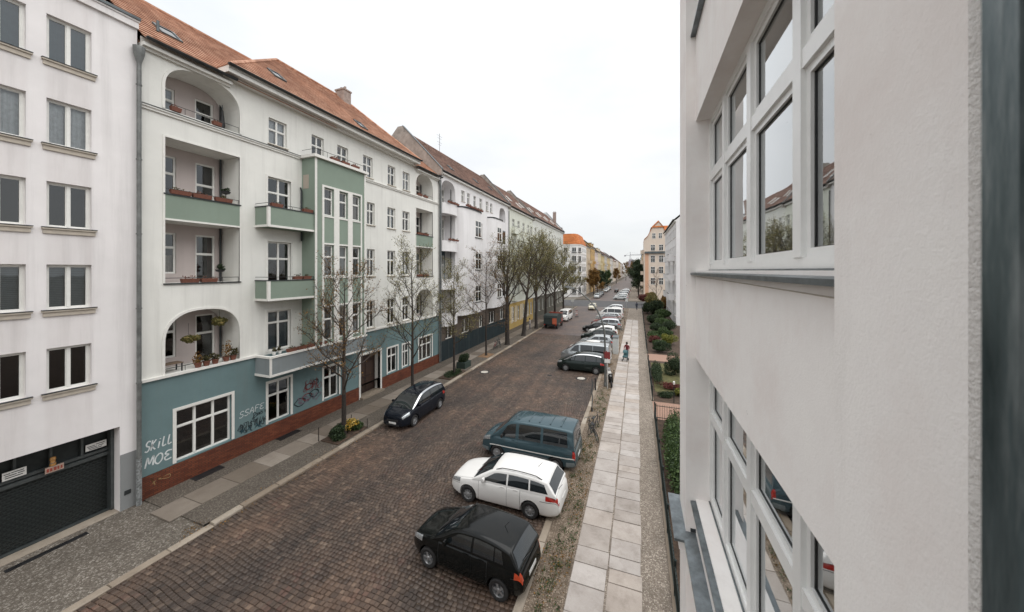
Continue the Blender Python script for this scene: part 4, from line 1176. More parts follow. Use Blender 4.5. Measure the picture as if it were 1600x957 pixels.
for k, (c, d) in enumerate(((4.6, 7.4), (8.3, 11.3), (12.2, 15.2), (16.0, 18.45))):
    D = 1.31; m = MB(); zf = c - .9
    wall_mb(m, .43, 3.22, zf, d + .03, [(1.25, 2.0, zf + .1, d - .5), (2.32, 3.1, zf + .1, d - .5)], .1, D)
    m.quad((.43, .2, zf), (3.22, .2, zf), (3.22, D, zf), (.43, D, zf)); m.quad((.43, .01, d + .03), (.43, D, d + .03), (3.22, D, d + .03), (3.22, .01, d + .03))
    m.quad((.43, .02, zf), (.43, D, zf), (.43, D, d + .03), (.43, .02, d + .03)); m.quad((3.22, .02, zf), (3.22, .02, d + .03), (3.22, D, d + .03), (3.22, D, zf))
    lo = m.build('loggia', [pink_plaster, plaster('slate_blue_loggia', rgb(110, 128, 138, .7)), w3, w3][k], H3)
    for a, b in ((1.25, 2.0), (2.32, 3.1)): window(H3, a, b, zf + .1, d - .5, D + .04, 2, .7)
    MB().tube([(3.1, .5, zf), (3.1, .5, d)], .05, 6).build('inner_downpipe', zinc_dark, lo)
    # bowed parapet in front
    n_ = 14; P = []
    for i in range(n_ + 1):
        t_ = i / n_; u = .4 + 2.95 * t_; y_ = -.12 - .42 * math.sin(math.pi * t_) ** .7
        P.append((u, y_))
    mm = MB(); z0_, z1_ = c - 1.05, c + .02
    mm.grid([[(p[0], p[1], z0_), (p[0], p[1], z1_)] for p in P]); mm.grid([[(p[0], p[1], z1_), (p[0], p[1] + .1, z1_)] for p in P]); mm.grid([[(p[0], p[1] + .1, z1_), (p[0], p[1] + .1, z0_)] for p in P])
    mm.poly([(p[0], p[1], z0_) for p in P] + [(3.35, 0, z0_), (.4, 0, z0_)])
    mm.quad((.4, P[0][1], z0_), (.4, 0, z0_), (.4, 0, z1_), (.4, P[0][1], z1_)); mm.quad((3.35, P[-1][1], z0_), (3.35, 0, z0_), (3.35, 0, z1_), (3.35, P[-1][1], z1_))
    mm.build('bowed_parapet', w3, H3)
def round_bay(h, u0, u1, z0, z1, dep, mat, wins, rows):
    """bay with rounded shoulders"""
    n_ = 22; P = []
    for i in range(n_ + 1):
        t_ = -1 + 2 * i / n_; u = (u0 + u1) / 2 + (u1 - u0) / 2 * t_
        P.append((u, -dep * (1 - abs(t_) ** 5) ** .5))
    m = MB(); m.grid([[(p[0], p[1], z0), (p[0], p[1], z1)] for p in P]); m.poly([(p[0], p[1], z1) for p in P]); m.poly([(p[0], p[1], z0) for p in P])
    o = m.build('round_bay', mat, h, 35)
    q = MB(); q.grid([[(p[0], p[1] - .06, z1 - .02), (p[0], p[1] - .06, z1 + .14)] for p in P]); q.grid([[(p[0], p[1] - .06, z1 + .14), (p[0], p[1] + .1, z1 + .14)] for p in P]); q.build('bay_coping', zinc_dark, o)
    for a, b in wins:
        for c, d in rows:
            fr = MB(); fr.box(a - .06, b + .06, -dep - .012, -dep + .05, c - .05, d + .05); fo = fr.build('bay_window', white_paint, o)
            mid = (a + b) / 2; tz = c + (d - c) * .62
            for x0, x1 in ((a + .07, mid - .06), (mid + .06, b - .07)):
                for y0, y1 in ((c + .07, tz - .06), (tz + .06, d - .07)):
                    pb = MB(); pb.quad((x0, -dep - .016, y0), (x1, -dep - .016, y0), (x1, -dep - .016, y1), (x0, -dep - .016, y1)); pb.build('pane', dark_pane, fo)
            MB().box(a - .12, b + .12, -dep - .10, -dep - .005, c - .13, c - .06).build('sill', zinc_dark, fo)
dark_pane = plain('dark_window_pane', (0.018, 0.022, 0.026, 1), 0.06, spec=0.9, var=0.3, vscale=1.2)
rows3 = ((5.6, 7.45), (9.35, 11.25), (13.1, 15.0))
round_bay(H3, 3.4, 8.7, 4.3, 16.05, .85, w3, [(6.3, 7.75)], rows3)
round_bay(H3, 11.3, 15.5, 4.3, 16.05, .85, w3, [(12.8, 14.2)], rows3)
for k, (c, d) in enumerate(rows3):
    MB().box(15.7, 17.9, -.012, .02, c - .6, d).build('dark_loggia_panel', dark_pane, H3)  # flat dark panel painted in place of a shaded recess
    MB().box(15.6, 18.4, -.35, -.02, c - 1.1, c - .1).build('balcony', w3, H3)
m = MB(); m.box(0, W3, -.28, 0, 18.85, 19.0); m.build('eaves_cornice', grey_white, H3)
gutter(H3, 0, W3, -.36, 19.14)
roof_rows([(0, -.3, 19.08), (W3, -.3, 19.08)], [(0, 4.7, 24.0), (W3, 4.7, 24.0)], 22, 'roof_tiles', tile_brown, H3)
MB().quad((0, 4.7, 24.0), (W3, 4.7, 24.0), (W3, 10, 19), (0, 10, 19)).build('rear_roof', tile_brown, H3)
fw_m = plain('firewall_render', rgb(168, 160, 152, .75), .9, var=.3, vscale=2)
def firewall(h, u, eave, ridge, up=.35, t=.3, mat=None):
    m = MB()
    a, b = eave, ridge
    prof = [(a[0] - .05, a[1] - .5), (a[0] - .05, a[1] + .12), (b[0] - .25, b[1] + up), (b[0] + .35, b[1] + up), (b[0] + 5, a[1]), (b[0] + 5, a[1] - .5)]
    m.add([(u, y, z) for y, z in prof] + [(u + t, y, z) for y, z in prof], [tuple(range(6)), tuple(range(11, 5, -1))] + [(i, i + 6, (i + 1) % 6 + 6, (i + 1) % 6) for i in range(6)])
    o = m.build('firewall', mat or fw_m, h)
    c = MB(); d = Vector((0, b[0] - a[0], b[1] - a[1]))
    c.add([(u - .05, a[0] - .08, a[1] + .121), (u + t + .05, a[0] - .08, a[1] + .121), (u + t + .05, b[0] - .25, b[1] + up + .001), (u - .05, b[0] - .25, b[1] + up + .001), (u - .05, a[0] - .08, a[1] + .18), (u + t + .05, a[0] - .08, a[1] + .18), (u + t + .05, b[0] - .25, b[1] + up + .07), (u - .05, b[0] - .25, b[1] + up + .07)],
          [(0, 3, 2, 1), (4, 5, 6, 7), (0, 1, 5, 4), (1, 2, 6, 5), (2, 3, 7, 6), (3, 0, 4, 7)])
    c.build('coping', zinc, o)
firewall(H3, -.15, (-.3, 19.1), (4.5, 23.7)); firewall(H3, W3 - .15, (-.3, 19.1), (4.3, 23.7), .45)
for u, t_ in ((4.2, .25), (11.0, .3), (16.2, .35)): skylight(H3, u, t_, -.3, 19.08, 4.7, 24.0, .7, .8)
m = MB(); m.tube([(7.5, 4.7, 23.9), (7.5, 4.7, 26.2)], .025, 5)
for z_, l_ in ((25.9, .6), (25.6, .45), (25.1, .5), (24.8, .35)): m.tube([(7.5 - l_, 4.7, z_), (7.5 + l_, 4.7, z_)], .014, 4)
m.build('aerial', iron_rail, H3)
downpipe(H3, 0.02, -.2, 0.2, 18.2, .055, zinc, True); downpipe(H3, W3 - .1, -.12, .2, 18.2, .055, zinc_dark, False)
ORD = ['first', 'second', 'third', 'fourth', 'fifth']
for i in range(4): flower_box((XL + .55, 29.95 + .55 * i, 16.05), R(90), '%s flower box from the left on the top bowed parapet' % ORD[i], .5, 'flower boxes on the white loggia house', .6)
for i in range(3): flower_box((XL + .55, 30.1 + .7 * i, 12.25), R(90), '%s flower box from the left on the second-highest bowed parapet' % ORD[i], .5, 'flower boxes on the white loggia house', .6)
for i in range(5): flower_box((XL + .95, 33.2 + .85 * i, 16.2), R(90), '%s planted box from the left on the first rounded bay' % ORD[i], .8, 'planted boxes on the first rounded bay', .7)

# ------------------------------------------------------------------ plainer houses further down
def house(name, label, Y0, W, side, X, z_eave, rows, cols, wall, roofm, gf=None, gf_z=4.2, ridge=None, depth=10, ww=1.0, bal=(), fire=None, fw=True, skl=0, trim=None, group=None, dormers=0, box=False):
    rot = LEFT if side < 0 else R(-90)
    h = thing(name, label, 'building', (X, Y0 if side < 0 else Y0 + W, 0), rot, group)
    hole = [(u - ww / 2, u + ww / 2, c, d) for u in cols for c, d in rows]
    m = MB(); wall_mb(m, 0, W, gf_z if gf else 0, z_eave, [o for o in hole if not gf or o[2] > gf_z], .16); m.build('front_wall', wall, h)
    if gf:
        m = MB(); wall_mb(m, 0, W, 0, gf_z, [o for o in hole if o[2] < gf_z], .2); m.build('ground_floor_wall', gf, h)
    house_shell(h, 0, W, z_eave, depth, wall, backing=1.5)
    for o in hole: window(h, *o, .11, 2, .64, sill=1)
    ry, rz = ridge or (depth / 2, z_eave + 4.5)
    roof_rows([(0, -.35, z_eave + .05), (W, -.35, z_eave + .05)], [(0, ry, rz), (W, ry, rz)], 18, 'roof_tiles', roofm, h)
    m = MB(); m.quad((0, ry, rz), (W, ry, rz), (W, depth, z_eave), (0, depth, z_eave)); m.poly([(0, 0, z_eave), (0, ry, rz), (0, depth, z_eave)]); m.poly([(W, 0, z_eave), (W, ry, rz), (W, depth, z_eave)]); m.build('gable', wall, h)
    gutter(h, 0, W, -.42, z_eave + .1)
    MB().box(0, W, -.22, 0, z_eave - .28, z_eave - .02).build('cornice', trim or grey_white, h); MB().box(0, W, -.08, 0, gf_z - .1, gf_z + .06).build('belt_course', trim or grey_white, h)
    for (u0, u1, dp, lv) in bal:
        for z in lv:
            m = MB(); m.box(u0, u1, -dp, 0, z - .15, z); m.box(u0, u1, -dp, -dp + .09, z, z + .95); m.box(u0, u0 + .09, -dp + .09, 0, z, z + .95); m.box(u1 - .09, u1, -dp + .09, 0, z, z + .95); o = m.build('balcony', trim or wall, h)
            m = MB(); m.box(u0 - .03, u1 + .03, -dp - .03, -dp + .12, z + .95, z + 1.0); m.build('coping', zinc_dark, o)
    for k in range(skl): skylight(h, W * (k + .5) / skl, .22 + .12 * (k % 2), -.35, z_eave + .05, ry, rz, .8, 1.3, white_paint)
    for k in range(dormers):
        u = W * (k + .5) / dormers; t_ = .12; y0 = -.35 + (ry + .35) * t_; z0 = z_eave + .05 + (rz - z_eave) * t_
        m = MB(); m.box(u - .7, u + .7, y0, y0 + 2.2, z0 - .2, z0 + 1.5); o = m.build('dormer', wall, h)
        m = MB(); m.prism([(u - .85, z0 + 1.5), (u + .85, z0 + 1.5), (u + .85, z0 + 1.62), (u - .85, z0 + 1.62)], y0 - .15, y0 + 2.6); m.build('dormer_roof', zinc_dark, o)
        window(h, u - .45, u + .45, z0 + .2, z0 + 1.35, y0 - .03, 2, None)
    if fire: firewall(h, W - .3, (-.35, z_eave + .05), (ry, rz), .5, mat=fire)
    return h
R5 = [(1.2, 3.4), (5.3, 7.2), (8.9, 10.8), (12.4, 14.2), (15.8, 17.3)]
w4 = plaster('pale_green_render', rgb(222, 224, 212, .92), .05, .12)
yel4 = plaster('yellow_ground_floor', rgb(206, 176, 112, .75), .08, .2)
H4 = house('pale_green_house', 'pale green old house with yellow ground floor behind the olive trees', 48.2, 12.8, -1, XL, 18.95, R5, [2.1, 4.6, 7.2, 9.9, 11.7], w4, tile_brown, yel4, 4.2, (4.7, 24.0), ww=1.1, bal=[(1.2, 3.4, .6, (4.6, 8.2, 11.7, 15.1))], fire=fw_m, skl=4)
# ornate white mullions on the yellow front
m = MB()
for u in (0.9, 1.5, 2.8, 3.4, 5.4, 6.0, 6.6, 8.2, 8.9, 9.4): m.box(u, u + .14, -.05, -.001, 1.0, 3.6)
m.build('pilasters', grey_white, H4)
H4b = house('pale_long_house', 'long pale house with steep roof windows ending at the crossing', 61.0, 27.5, -1, XL, 19.2, R5, [1.6, 4.4, 7.2, 10, 12.8, 15.6, 18.4, 21.2, 24, 26.2], plaster('grey_green_render', rgb(220, 221, 214, .92), .05, .12), tile_brown, plaster('dull_shop_front', rgb(120, 118, 108, .7), .1, .2), 4.2, (4.7, 24.2), fire=plaster('pale_firewall', rgb(214, 220, 222, .85)), skl=9)
chimney(H4b, 27.0, 2.2, 21, 24.4, .5, .8, old_brick)

# corner house with the orange roof, across the side street
w5 = plaster('bright_white_render', rgb(238, 236, 234, .88), .03, .08)
H5 = thing('white_corner_house', 'white corner house with rounded front and orange mansard roof beyond the crossing', 'building', (XL - .1, 118.0, 0), LEFT)
# plan: rounded corner towards the crossing
cor = [(-0.0, 14.0)] + [(0, 3.2)] + [(3.2 - 3.2 * math.cos(a), 3.2 - 3.2 * math.sin(a)) for a in [R(90) * i / 8 for i in range(1, 8)]] + [(3.2, 0), (14.5, 0)]
m = MB(); m.grid([[(p[0], p[1], 0), (p[0], p[1], 18.4)] for p in cor]); m.quad((14.5, 0, 0), (14.5, 14, 0), (14.5, 14, 18.4), (14.5, 0, 18.4)); m.build('wall', w5, H5, 30)
m = MB()
for z_ in (4.2, 7.8, 11.4, 15.0, 18.0):
    big = [(p[0] + (-.12 if p[0] < 3.2 and p[1] > .1 else 0), p[1] - .12) for p in cor]
    m.grid([[(p[0], p[1], z_), (p[0], p[1], z_ + .2)] for p in big]); m.grid([[(p[0], p[1], z_ + .2), (q[0], q[1], z_ + .2)] for p, q in zip(big, cor)]); m.grid([[(p[0], p[1], z_), (q[0], q[1], z_)] for p, q in zip(big, cor)])
m.build('belt_course', grey_white, H5)
top = [(p[0] + (1.3 if p[1] > .05 else 1.3 * (p[0] < 4)), p[1] + (1.5 if p[0] > 1 else 1.0), 22.2) for p in cor]
m = MB(); m.grid([[(p[0] - .1, p[1] - .1, 18.4), q] for p, q in zip(cor, top)]); m.poly([q for q in top] + [(14.5, 13, 22.2)]); m.build('mansard_roof', tile_orange, H5)
chimney(H5, 1.2, 7.0, 21, 24.2, .6, .9, old_brick)
for z0_, z1_ in ((1.2, 3.3), (5.2, 7.1), (8.8, 10.7), (12.4, 14.2), (15.7, 17.2)):
    for u in (4.6, 7.0, 9.4, 11.8): 
        fo = MB().box(u - .6, u + .6, -.03, .03, z0_, z1_).build('window', white_paint, H5)
        for a in (-.54, .04): MB().box(u + a, u + a + .5, -.036, -.031, z0_ + .08, z1_ - .08).build('pane', dark_pane, fo)
    for v in (5.2, 8.4, 11.4):
        fo = MB().box(-.03, .03, v - .6, v + .6, z0_, z1_).build('window', white_paint, H5)
        for a in (-.54, .04): MB().box(-.036, -.031, v + a, v + a + .5, z0_ + .08, z1_ - .08).build('pane', dark_pane, fo)
        MB().box(-.2, -.04, v - .75, v + .75, z0_ - .12, z0_ - .02).build('sill', zinc_dark, fo)
for th in (18, 58):
    ca, sa = math.cos(R(th)), math.sin(R(th))
    for z0_, z1_ in ((1.2, 3.4), (5.2, 7.2), (8.8, 10.8), (12.4, 14.4), (15.7, 17.3)):
        def cp(r_, w_, z_): return (3.2 - r_ * ca + w_ * sa, 3.2 - r_ * sa - w_ * ca, z_)
        fo = MB().quad(cp(3.26, -.75, z0_), cp(3.26, .75, z0_), cp(3.26, .75, z1_), cp(3.26, -.75, z1_)).build('window', white_paint, H5)
        for a, b in ((-.66, -.05), (.05, .66)): MB().quad(cp(3.27, a, z0_ + .1), cp(3.27, b, z0_ + .1), cp(3.27, b, z1_ - .1), cp(3.27, a, z1_ - .1)).build('pane', dark_pane, fo)
        s_ = MB(); s_.add([cp(3.2, -.9, z0_ - .2), cp(3.2, .9, z0_ - .2), cp(3.6, .9, z0_ - .2), cp(3.6, -.9, z0_ - .2), cp(3.2, -.9, z0_ - .05), cp(3.2, .9, z0_ - .05), cp(3.6, .9, z0_ - .05), cp(3.6, -.9, z0_ - .05)], [(0, 1, 2, 3), (4, 5, 6, 7), (3, 2, 6, 7), (1, 2, 6, 5), (0, 3, 7, 4)]); s_.build('sill', zinc_dark, fo)
for z_ in ():
    m = MB(); m.lathe([(3.75, 0), (3.75, .95), (3.65, .95), (3.65, 0)], (3.2, 3.2, z_), 10, 'z', R(180), R(270)); o = m.build('corner_balcony', w5, H5)
    fo = MB().box(.82, 1.02, .72, .94, z_ + .1, z_ + 2.2); fo = MB(); fo.add([(.25, 1.85, z_ + .1), (1.85, .25, z_ + .1), (1.85, .25, z_ + 2.1), (.25, 1.85, z_ + 2.1)], [(0, 1, 2, 3)]); fo.build('balcony_door', dark_pane, H5)

FAR_L = [  # name, label, width, eave, wall colour, roof
    ('beige_house', 'narrow beige house with dark roof right of the white corner house', 11, 18.4, (214, 196, 170), tile_dark),
    ('orange_house', 'orange-yellow house front half-way down the left row', 13, 18.8, (206, 172, 118), tile_dark),
    ('pink_white_house', 'pinkish white house just beyond the orange-yellow one', 15, 18.0, (226, 214, 210), tile_dark),
    ('cream_house', 'cream house with light balconies after the pinkish white one', 16, 18.4, (226, 214, 184), tile_brown),
    ('yellow_house', 'pale yellow house in the far left row', 18, 17.6, (214, 196, 152), tile_dark),
    ('grey_white_house', 'grey-white house beyond the pale yellow one in the far left row', 20, 18.2, (206, 202, 196), tile_brown),
    ('sand_house', 'sand coloured house near the far end of the left row', 24, 17.8, (216, 196, 156), tile_dark),
    ('last_white_house', 'white house closing the left row in the distance', 30, 18.4, (220, 216, 210), tile_dark),
]
y = 132.6
for i, (nm, lab, W, ze, col, rm) in enumerate(FAR_L):
    cols = [W * (k + .5) / max(2, int(W / 2.9)) for k in range(max(2, int(W / 2.9)))]
    rows = [(c, d) for c, d in R5 if d < ze]
    house(nm, lab, y, W - .1, -1, XL + [0, .3, .1, 0, .2, 0, .1, 0][i], ze, rows, cols, plaster('render_' + nm, rgb(*col, .85), .05, .1), rm, None, 4.2, (4.5, ze + 4.2), ww=1.15, bal=[(W * .3, W * .3 + 2.4, .9, (5.0, 8.6, 12.2)), (W * .68, W * .68 + 2.2, .9, (5.0, 8.6, 12.2))] if i % 3 != 1 else [(W * .5, W * .5 + 2.4, 1.0, (5.0, 8.6, 12.2))], group='old houses in the far left row', dormers=2 if i in (1, 3) else 0)
    y += W
# ------------------------------------------------------------------ right side beyond the gardens
HR1 = house('white_balcony_house', 'white house with dark balconies beside our wall, behind the gardens', 62.0, 24, 1, 6.0, 17.6, [(1.5, 3.4), (4.9, 6.8), (8.3, 10.2), (11.6, 13.4), (14.8, 16.4)], [2, 5, 8, 11, 14, 17, 20, 22.5], plaster('right_white_render', rgb(238, 236, 236, .93), .04, .1), tile_dark, None, 4.0, (5, 22), ww=1.2, bal=[(18.4, 21.4, 1.0, (4.2, 7.6, 11.0)), (9.5, 12.5, 1.0, (4.2, 7.6, 11.0))])
# gabled house at the crossing
wg = plaster('pinkish_cream_render', rgb(228, 212, 196, .86), .04, .1)
peach = plaster('peach_strip', rgb(226, 180, 150, .82), .05, .1)
HG = thing('gabled_corner_house', 'cream and peach house with tall gable and orange roof at the crossing', 'building', (1.9, 112.0, 0), 0.0)
GW = 7.6
out = [(0, 0), (GW, 0), (GW, 18.6), (GW - 1.0, 19.6), (GW - 2.4, 22.6), (GW / 2 + .4, 24.0), (2.4, 22.4), (1.0, 19.6), (0, 18.6)]
gwn = [(u, u + 1.25, c, d) for u in (1.9, 4.2) for c, d in ((4.9, 7.0), (8.3, 10.4), (11.7, 13.8), (15.2, 17.1))] + [(2.3, 3.3, 18.9, 20.6), (4.1, 5.1, 18.9, 20.6)]
m = MB(); m.prism(out, 0.0, 14.0); m.build('gable_wall', wg, HG)
for o_ in gwn:
    fo = MB().box(o_[0], o_[1], -.05, .02, o_[2], o_[3]).build('window', white_paint, HG)
    mid = (o_[0] + o_[1]) / 2
    for a, b in ((o_[0] + .09, mid - .05), (mid + .05, o_[1] - .09)):
        tz = o_[2] + (o_[3] - o_[2]) * .62
        for c, d in ((o_[2] + .09, tz - .05), (tz + .05, o_[3] - .09)): MB().box(a, b, -.056, -.051, c, d).build('pane', dark_pane, fo)
m = MB(); m.box(.3, 1.3, -.04, -.002, 0, 14.4); m.box(6.1, 7.2, -.04, -.002, 0, 14.4); m.build('peach_strip', peach, HG)
m = MB(); m.prism([(.2, 14.4), (GW - .1, 14.4), (GW - .1, 15.0), (.2, 15.0)], -.5, -.005); m.build('cornice', zinc, HG)
m = MB()
for p, q in zip(out[2:-1], out[3:]): m.add([(p[0], -.18, p[1]), (q[0], -.18, q[1]), (q[0], 14, q[1]), (p[0], 14, p[1]), (p[0] * 1.0, -.18, p[1] + .22), (q[0], -.18, q[1] + .22), (q[0], 14, q[1] + .22), (p[0], 14, p[1] + .22)], [(0, 1, 5, 4), (4, 5, 6, 7), (1, 2, 6, 5), (0, 3, 2, 1)])
m.build('roof', tile_orange, HG)
hip = MB(); hip.add([(2.0, -.3, 22.3), (GW - 2.0, -.3, 22.3), (GW / 2 + .3, 1.2, 24.6)], [(0, 1, 2)]); hip.add([(1.9, -.3, 22.25), (GW / 2 + .3, 1.2, 24.6), (GW / 2 + .3, 14, 24.6), (1.9, 14, 22.25)], [(0, 1, 2, 3)]); hip.add([(GW - 1.9, -.3, 22.25), (GW / 2 + .3, 1.2, 24.6), (GW / 2 + .3, 14, 24.6), (GW - 1.9, 14, 22.25)], [(0, 1, 2, 3)]); hip.build('hipped_roof', tile_orange, HG)
wing = MB(); wing.box(GW, 20, .8, 12, 0, 17.8); wing.build('side_wing', wg, HG)
m = MB(); m.add([(GW - 1.0, .4, 17.6), (20, .4, 17.6), (20, 5.5, 23.4), (GW - 3.0, 5.5, 23.4)], [(0, 1, 2, 3)]); m.add([(20, 12, 17.6), (GW - 1, 12, 17.6), (GW - 3, 5.5, 23.4), (20, 5.5, 23.4)], [(0, 1, 2, 3)]); m.build('side_roof', tile_orange, HG)
for z_ in (4.6, 8.0, 11.4, 14.6):
    m = MB(); m.box(-1.0, 0, 2.2, 5.2, z_ - .15, z_); m.box(-1.0, -.9, 2.2, 5.2, z_, z_ + .95); m.box(-.9, 0, 2.2, 2.3, z_, z_ + .95); m.box(-.9, 0, 5.1, 5.2, z_, z_ + .95); m.build('balcony', wg, HG)
    MB().box(-.02, .01, 2.6, 4.8, z_, z_ + 2.2).build('balcony_door', dark_pane, HG)
FAR_R = [('peach_house', 'peach house behind the dark evergreen on the right', 22, 17.6, (214, 186, 160), tile_brown), ('ochre_house', 'ochre house far down on the right row', 26, 17.2, (206, 180, 140), tile_dark), ('pale_house', 'pale house closing the right row in the distance', 40, 17.4, (214, 206, 196), tile_brown)]
y = 150
for nm, lab, W, ze, col, rm in FAR_R:
    cols = [W * (k + .5) / int(W / 3) for k in range(int(W / 3))]
    house(nm, lab, y, W - .1, 1, 2.4, ze, [(c, d) for c, d in R5 if d < ze], cols, plaster('render_' + nm, rgb(*col, .85), .05, .1), rm, None, 4.2, (4.5, ze + 4.2), bal=[(W * .3, W * .3 + 2.4, .9, (5.0, 8.6, 12.2))], group='old houses in the far right row')
    y += W + 14
# the rows run on, too far off to show their windows singly
for i in range(5):
    for sd in (-1, 1):
        yy = (282 if sd < 0 else 318) + i * 42
        h = thing('distant_house', '%s of the hazy houses closing the %s row' % (ORD[i], 'left' if sd < 0 else 'right'), 'building', (XL if sd < 0 else 2.4, yy if sd < 0 else yy + 41, 0), LEFT if sd < 0 else R(-90), 'hazy houses at the far end')
        ze = 17 + (i * 7 % 4) * .6; cl = [(212, 200, 184), (222, 214, 206), (206, 190, 160), (216, 206, 198), (204, 196, 190)][(i + (sd > 0) * 2) % 5]
        hole = [(u + .4, u + 1.7, c, d) for u in range(1, 39, 4) for c, d in ((5.2, 7.2), (8.8, 10.8), (12.4, 14.4))]
        m = MB(); wall_mb(m, 0, 41, 0, ze, hole, .3); m.build('front_wall', plaster('hazy_render_%d' % (i + 5 * (sd > 0)), rgb(*cl, .85)), h)
        MB().quad((0, .31, 0), (41, .31, 0), (41, .31, ze), (0, .31, ze)).build('window_glass', dark_pane, h)
        MB().box(0, 41, .4, 10, 0, ze).build('rear_wall', w5, h)
        m = MB(); m.add([(0, -.4, ze), (41, -.4, ze), (41, 5, ze + 4.5), (0, 5, ze + 4.5), (0, 10, ze), (41, 10, ze)], [(0, 1, 2, 3), (3, 2, 5, 4), (0, 3, 4), (1, 5, 2)]); m.build('roof', tile_dark if i % 2 else tile_brown, h)
# city beyond
tw = thing('distant_tower', 'small hazy mauve-grey tower block on the horizon', 'building', (-11, 640, 0), 0)
mt = plain('hazy_mauve', rgb(176, 168, 178, .8), .9)
m = MB(); m.box(-5, 5, 0, 10, 0, 26); m.build('wall', mt, tw); m = MB(); m.box(-3.4, 3.4, 1.5, 8, 26, 29); m.build('upper_storey', mt, tw)
bt = thing('distant_low_block', 'long low pale block closing the street on the horizon', 'building', (14, 660, 0), 0)
MB().box(-30, 16, 0, 12, 0, 17).build('wall', plain('hazy_cream', rgb(206, 196, 186, .8), .9), bt)
m = MB(); m.prism([(-31, 17), (17, 17), (15, 21), (-29, 21)], -.5, 12.5); m.build('roof', plain('hazy_red', rgb(170, 140, 130, .8), .9), bt)
cr = thing('tower_crane', 'thin tower crane standing above the far end of the street', 'crane', (-10.5, 560, 0), 0)
mc = plain('crane_grey', (0.25, 0.25, 0.27, 1), .6)
m = MB()
for dx, dy in ((-.7, -.7), (.7, -.7), (.7, .7), (-.7, .7)): m.tube([(dx, dy, 0), (dx, dy, 33)], .16, 4)
for i in range(16): m.tube([(-.7, -.7, i * 2), (.7, -.7, i * 2 + 2)], .1, 4)
m.build('mast', mc, cr)
m = MB(); m.tube([(-9, 0, 33), (24, 0, 33)], .3, 4); m.tube([(0, 0, 34.2), (22, 0, 33.9)], .2, 4); m.build('jib', mc, cr)
m = MB(); m.tube([(0, 0, 33), (0, 0, 38)], .3, 4); m.tube([(0, 0, 38), (16, 0, 34)], .08, 3); m.tube([(0, 0, 38), (-8, 0, 33)], .08, 3); m.box(-9, -6.5, -.8, .8, 31.2, 33); m.build('top_mast', mc, cr)
# ------------------------------------------------------------------ our own white building, seen along its front
wr = bpy.data.materials.new('near_white_render'); n = N(wr); P_ = n.pos()
c_ = n.ramp(n.noise(P_, 1.1, 6, 0.65), [(0.3, rgb(236, 228, 224, .95)), (0.55, rgb(243, 239, 236, .97)), (0.75, rgb(246, 243, 239, .98))])
c_ = n.mixc(n.math('MULTIPLY', n.ramp(n.noise(n.scaled(P_, (3, 3, .35)), 1.0, 7, .7), [(.55, (0, 0, 0)), (.8, (1, 1, 1))]), .16), c_, (0.30, 0.26, 0.22, 1))
c_ = n.mixc(n.math('MULTIPLY', n.ramp(n.noise(P_, 17, 3, .5), [(.74, (0, 0, 0)), (.80, (1, 1, 1))]), .5), c_, (0.20, 0.17, 0.15, 1))
msk = n.ramp(n.noise(P_, 2.2, 4, .6), [(.35, (.35, .35, .35)), (.65, (1, 1, 1))])
hh = n.math('ADD', n.math('MULTIPLY', n.math('MULTIPLY', n.noise(P_, 70, 4, .75), msk), .8), n.math('MULTIPLY', n.noise(n.scaled(P_, (1, 1, .7)), 13, 4, .6), .55))
n.bsdf(c_, .9, n.bump(hh, .30, .016), spec=.2)
wr_rough = plaster('coarse_edge_render', rgb(244, 240, 236, 0.97), 0.05, 0.02, 1.0, 90.0)
HB = thing('near_white_building', 'white rendered building with wide white windows filling the right edge', 'building', (0, 0, 0), 0)
XP, XW, XG = 0.67, 0.80, 0.985               # pier face, wall face, window face
YN0, YN1, YF0, YF1 = 0.99, 1.56, 5.58, 6.32  # near pier, far pier
LV = [(5.86, 7.92), (9.20, 11.38), (12.68, 14.85), (16.15, 18.3)]
def rbox(mb, x0, x1, y0, y1, z0, z1): return mb.box(x0, x1, y0, y1, z0, z1)
m = MB(); zs = [3.2] + [v for l in LV for v in l] + [19.6]
for i in range(0, len(zs), 2): MB().box(XW, 1.25, YN1 - .01, YF0 + .01, zs[i], zs[i + 1]).build('spandrel_wall', wr, HB)
MB().box(XW, 1.25, -3.2, YN0 - .45, 3.2, 8.3).build('breast_wall', wr, HB)
m = MB(); m.box(XP, 1.3, YF0, YF1, 3.2, 19.6); m.build('far_pier', wr, HB)
m = MB(); m.box(XP, 1.3, YN0 + .035, YN1, 3.2, 19.6); m.build('near_pier', wr, HB)
m = MB(); rr = .035
P = [(XP, YN0 + .036)] + [(XP + rr - rr * math.cos(a), YN0 + rr - rr * math.sin(a)) for a in [R(90) * i / 6 for i in range(7)]] + [(1.3, YN0)]
m.grid([[(p[0] - .002, p[1], 3.2), (p[0] - .002, p[1], 19.6)] for p in P]); m.build('pier_edge', wr_rough, HB, 60)
m = MB()                                       # body of the house behind and beneath the oriel
m.box(3.4, 14, -12, 6.9, 0, 19.6); m.box(1.26, 3.4, -12, 6.32, 19.0, 19.6); m.box(1.24, 3.4, 6.02, 6.32, 3.2, 19.0); m.box(1.24, 3.4, -12, 6.32, 2.9, 3.19); m.box(XW, 1.24, -12, -3.2, 3.2, 19.6)
m.build('house_wall', wr, HB)
MB().box(2.6, 2.7, -4, 6.0, 3.2, 19.0).build('dark_backing', room_dark, HB)  # dark sheet stands in for the shade within the rooms
m = MB(); m.box(.5, 14.4, -12.3, 7.2, 19.6, 19.75); m.build('roof', zinc, HB)
upvc = plain('white_plastic_frame', rgb(238, 238, 236, .9), .3, var=.03)
pane_near = glass_mat('double_glazing', (0.55, 0.62, 0.64, 1), 4.2)
zinc_light = plain('light_zinc_sill', (0.155, 0.175, 0.185, 1), .38, metal=.6, var=.35, vscale=7)
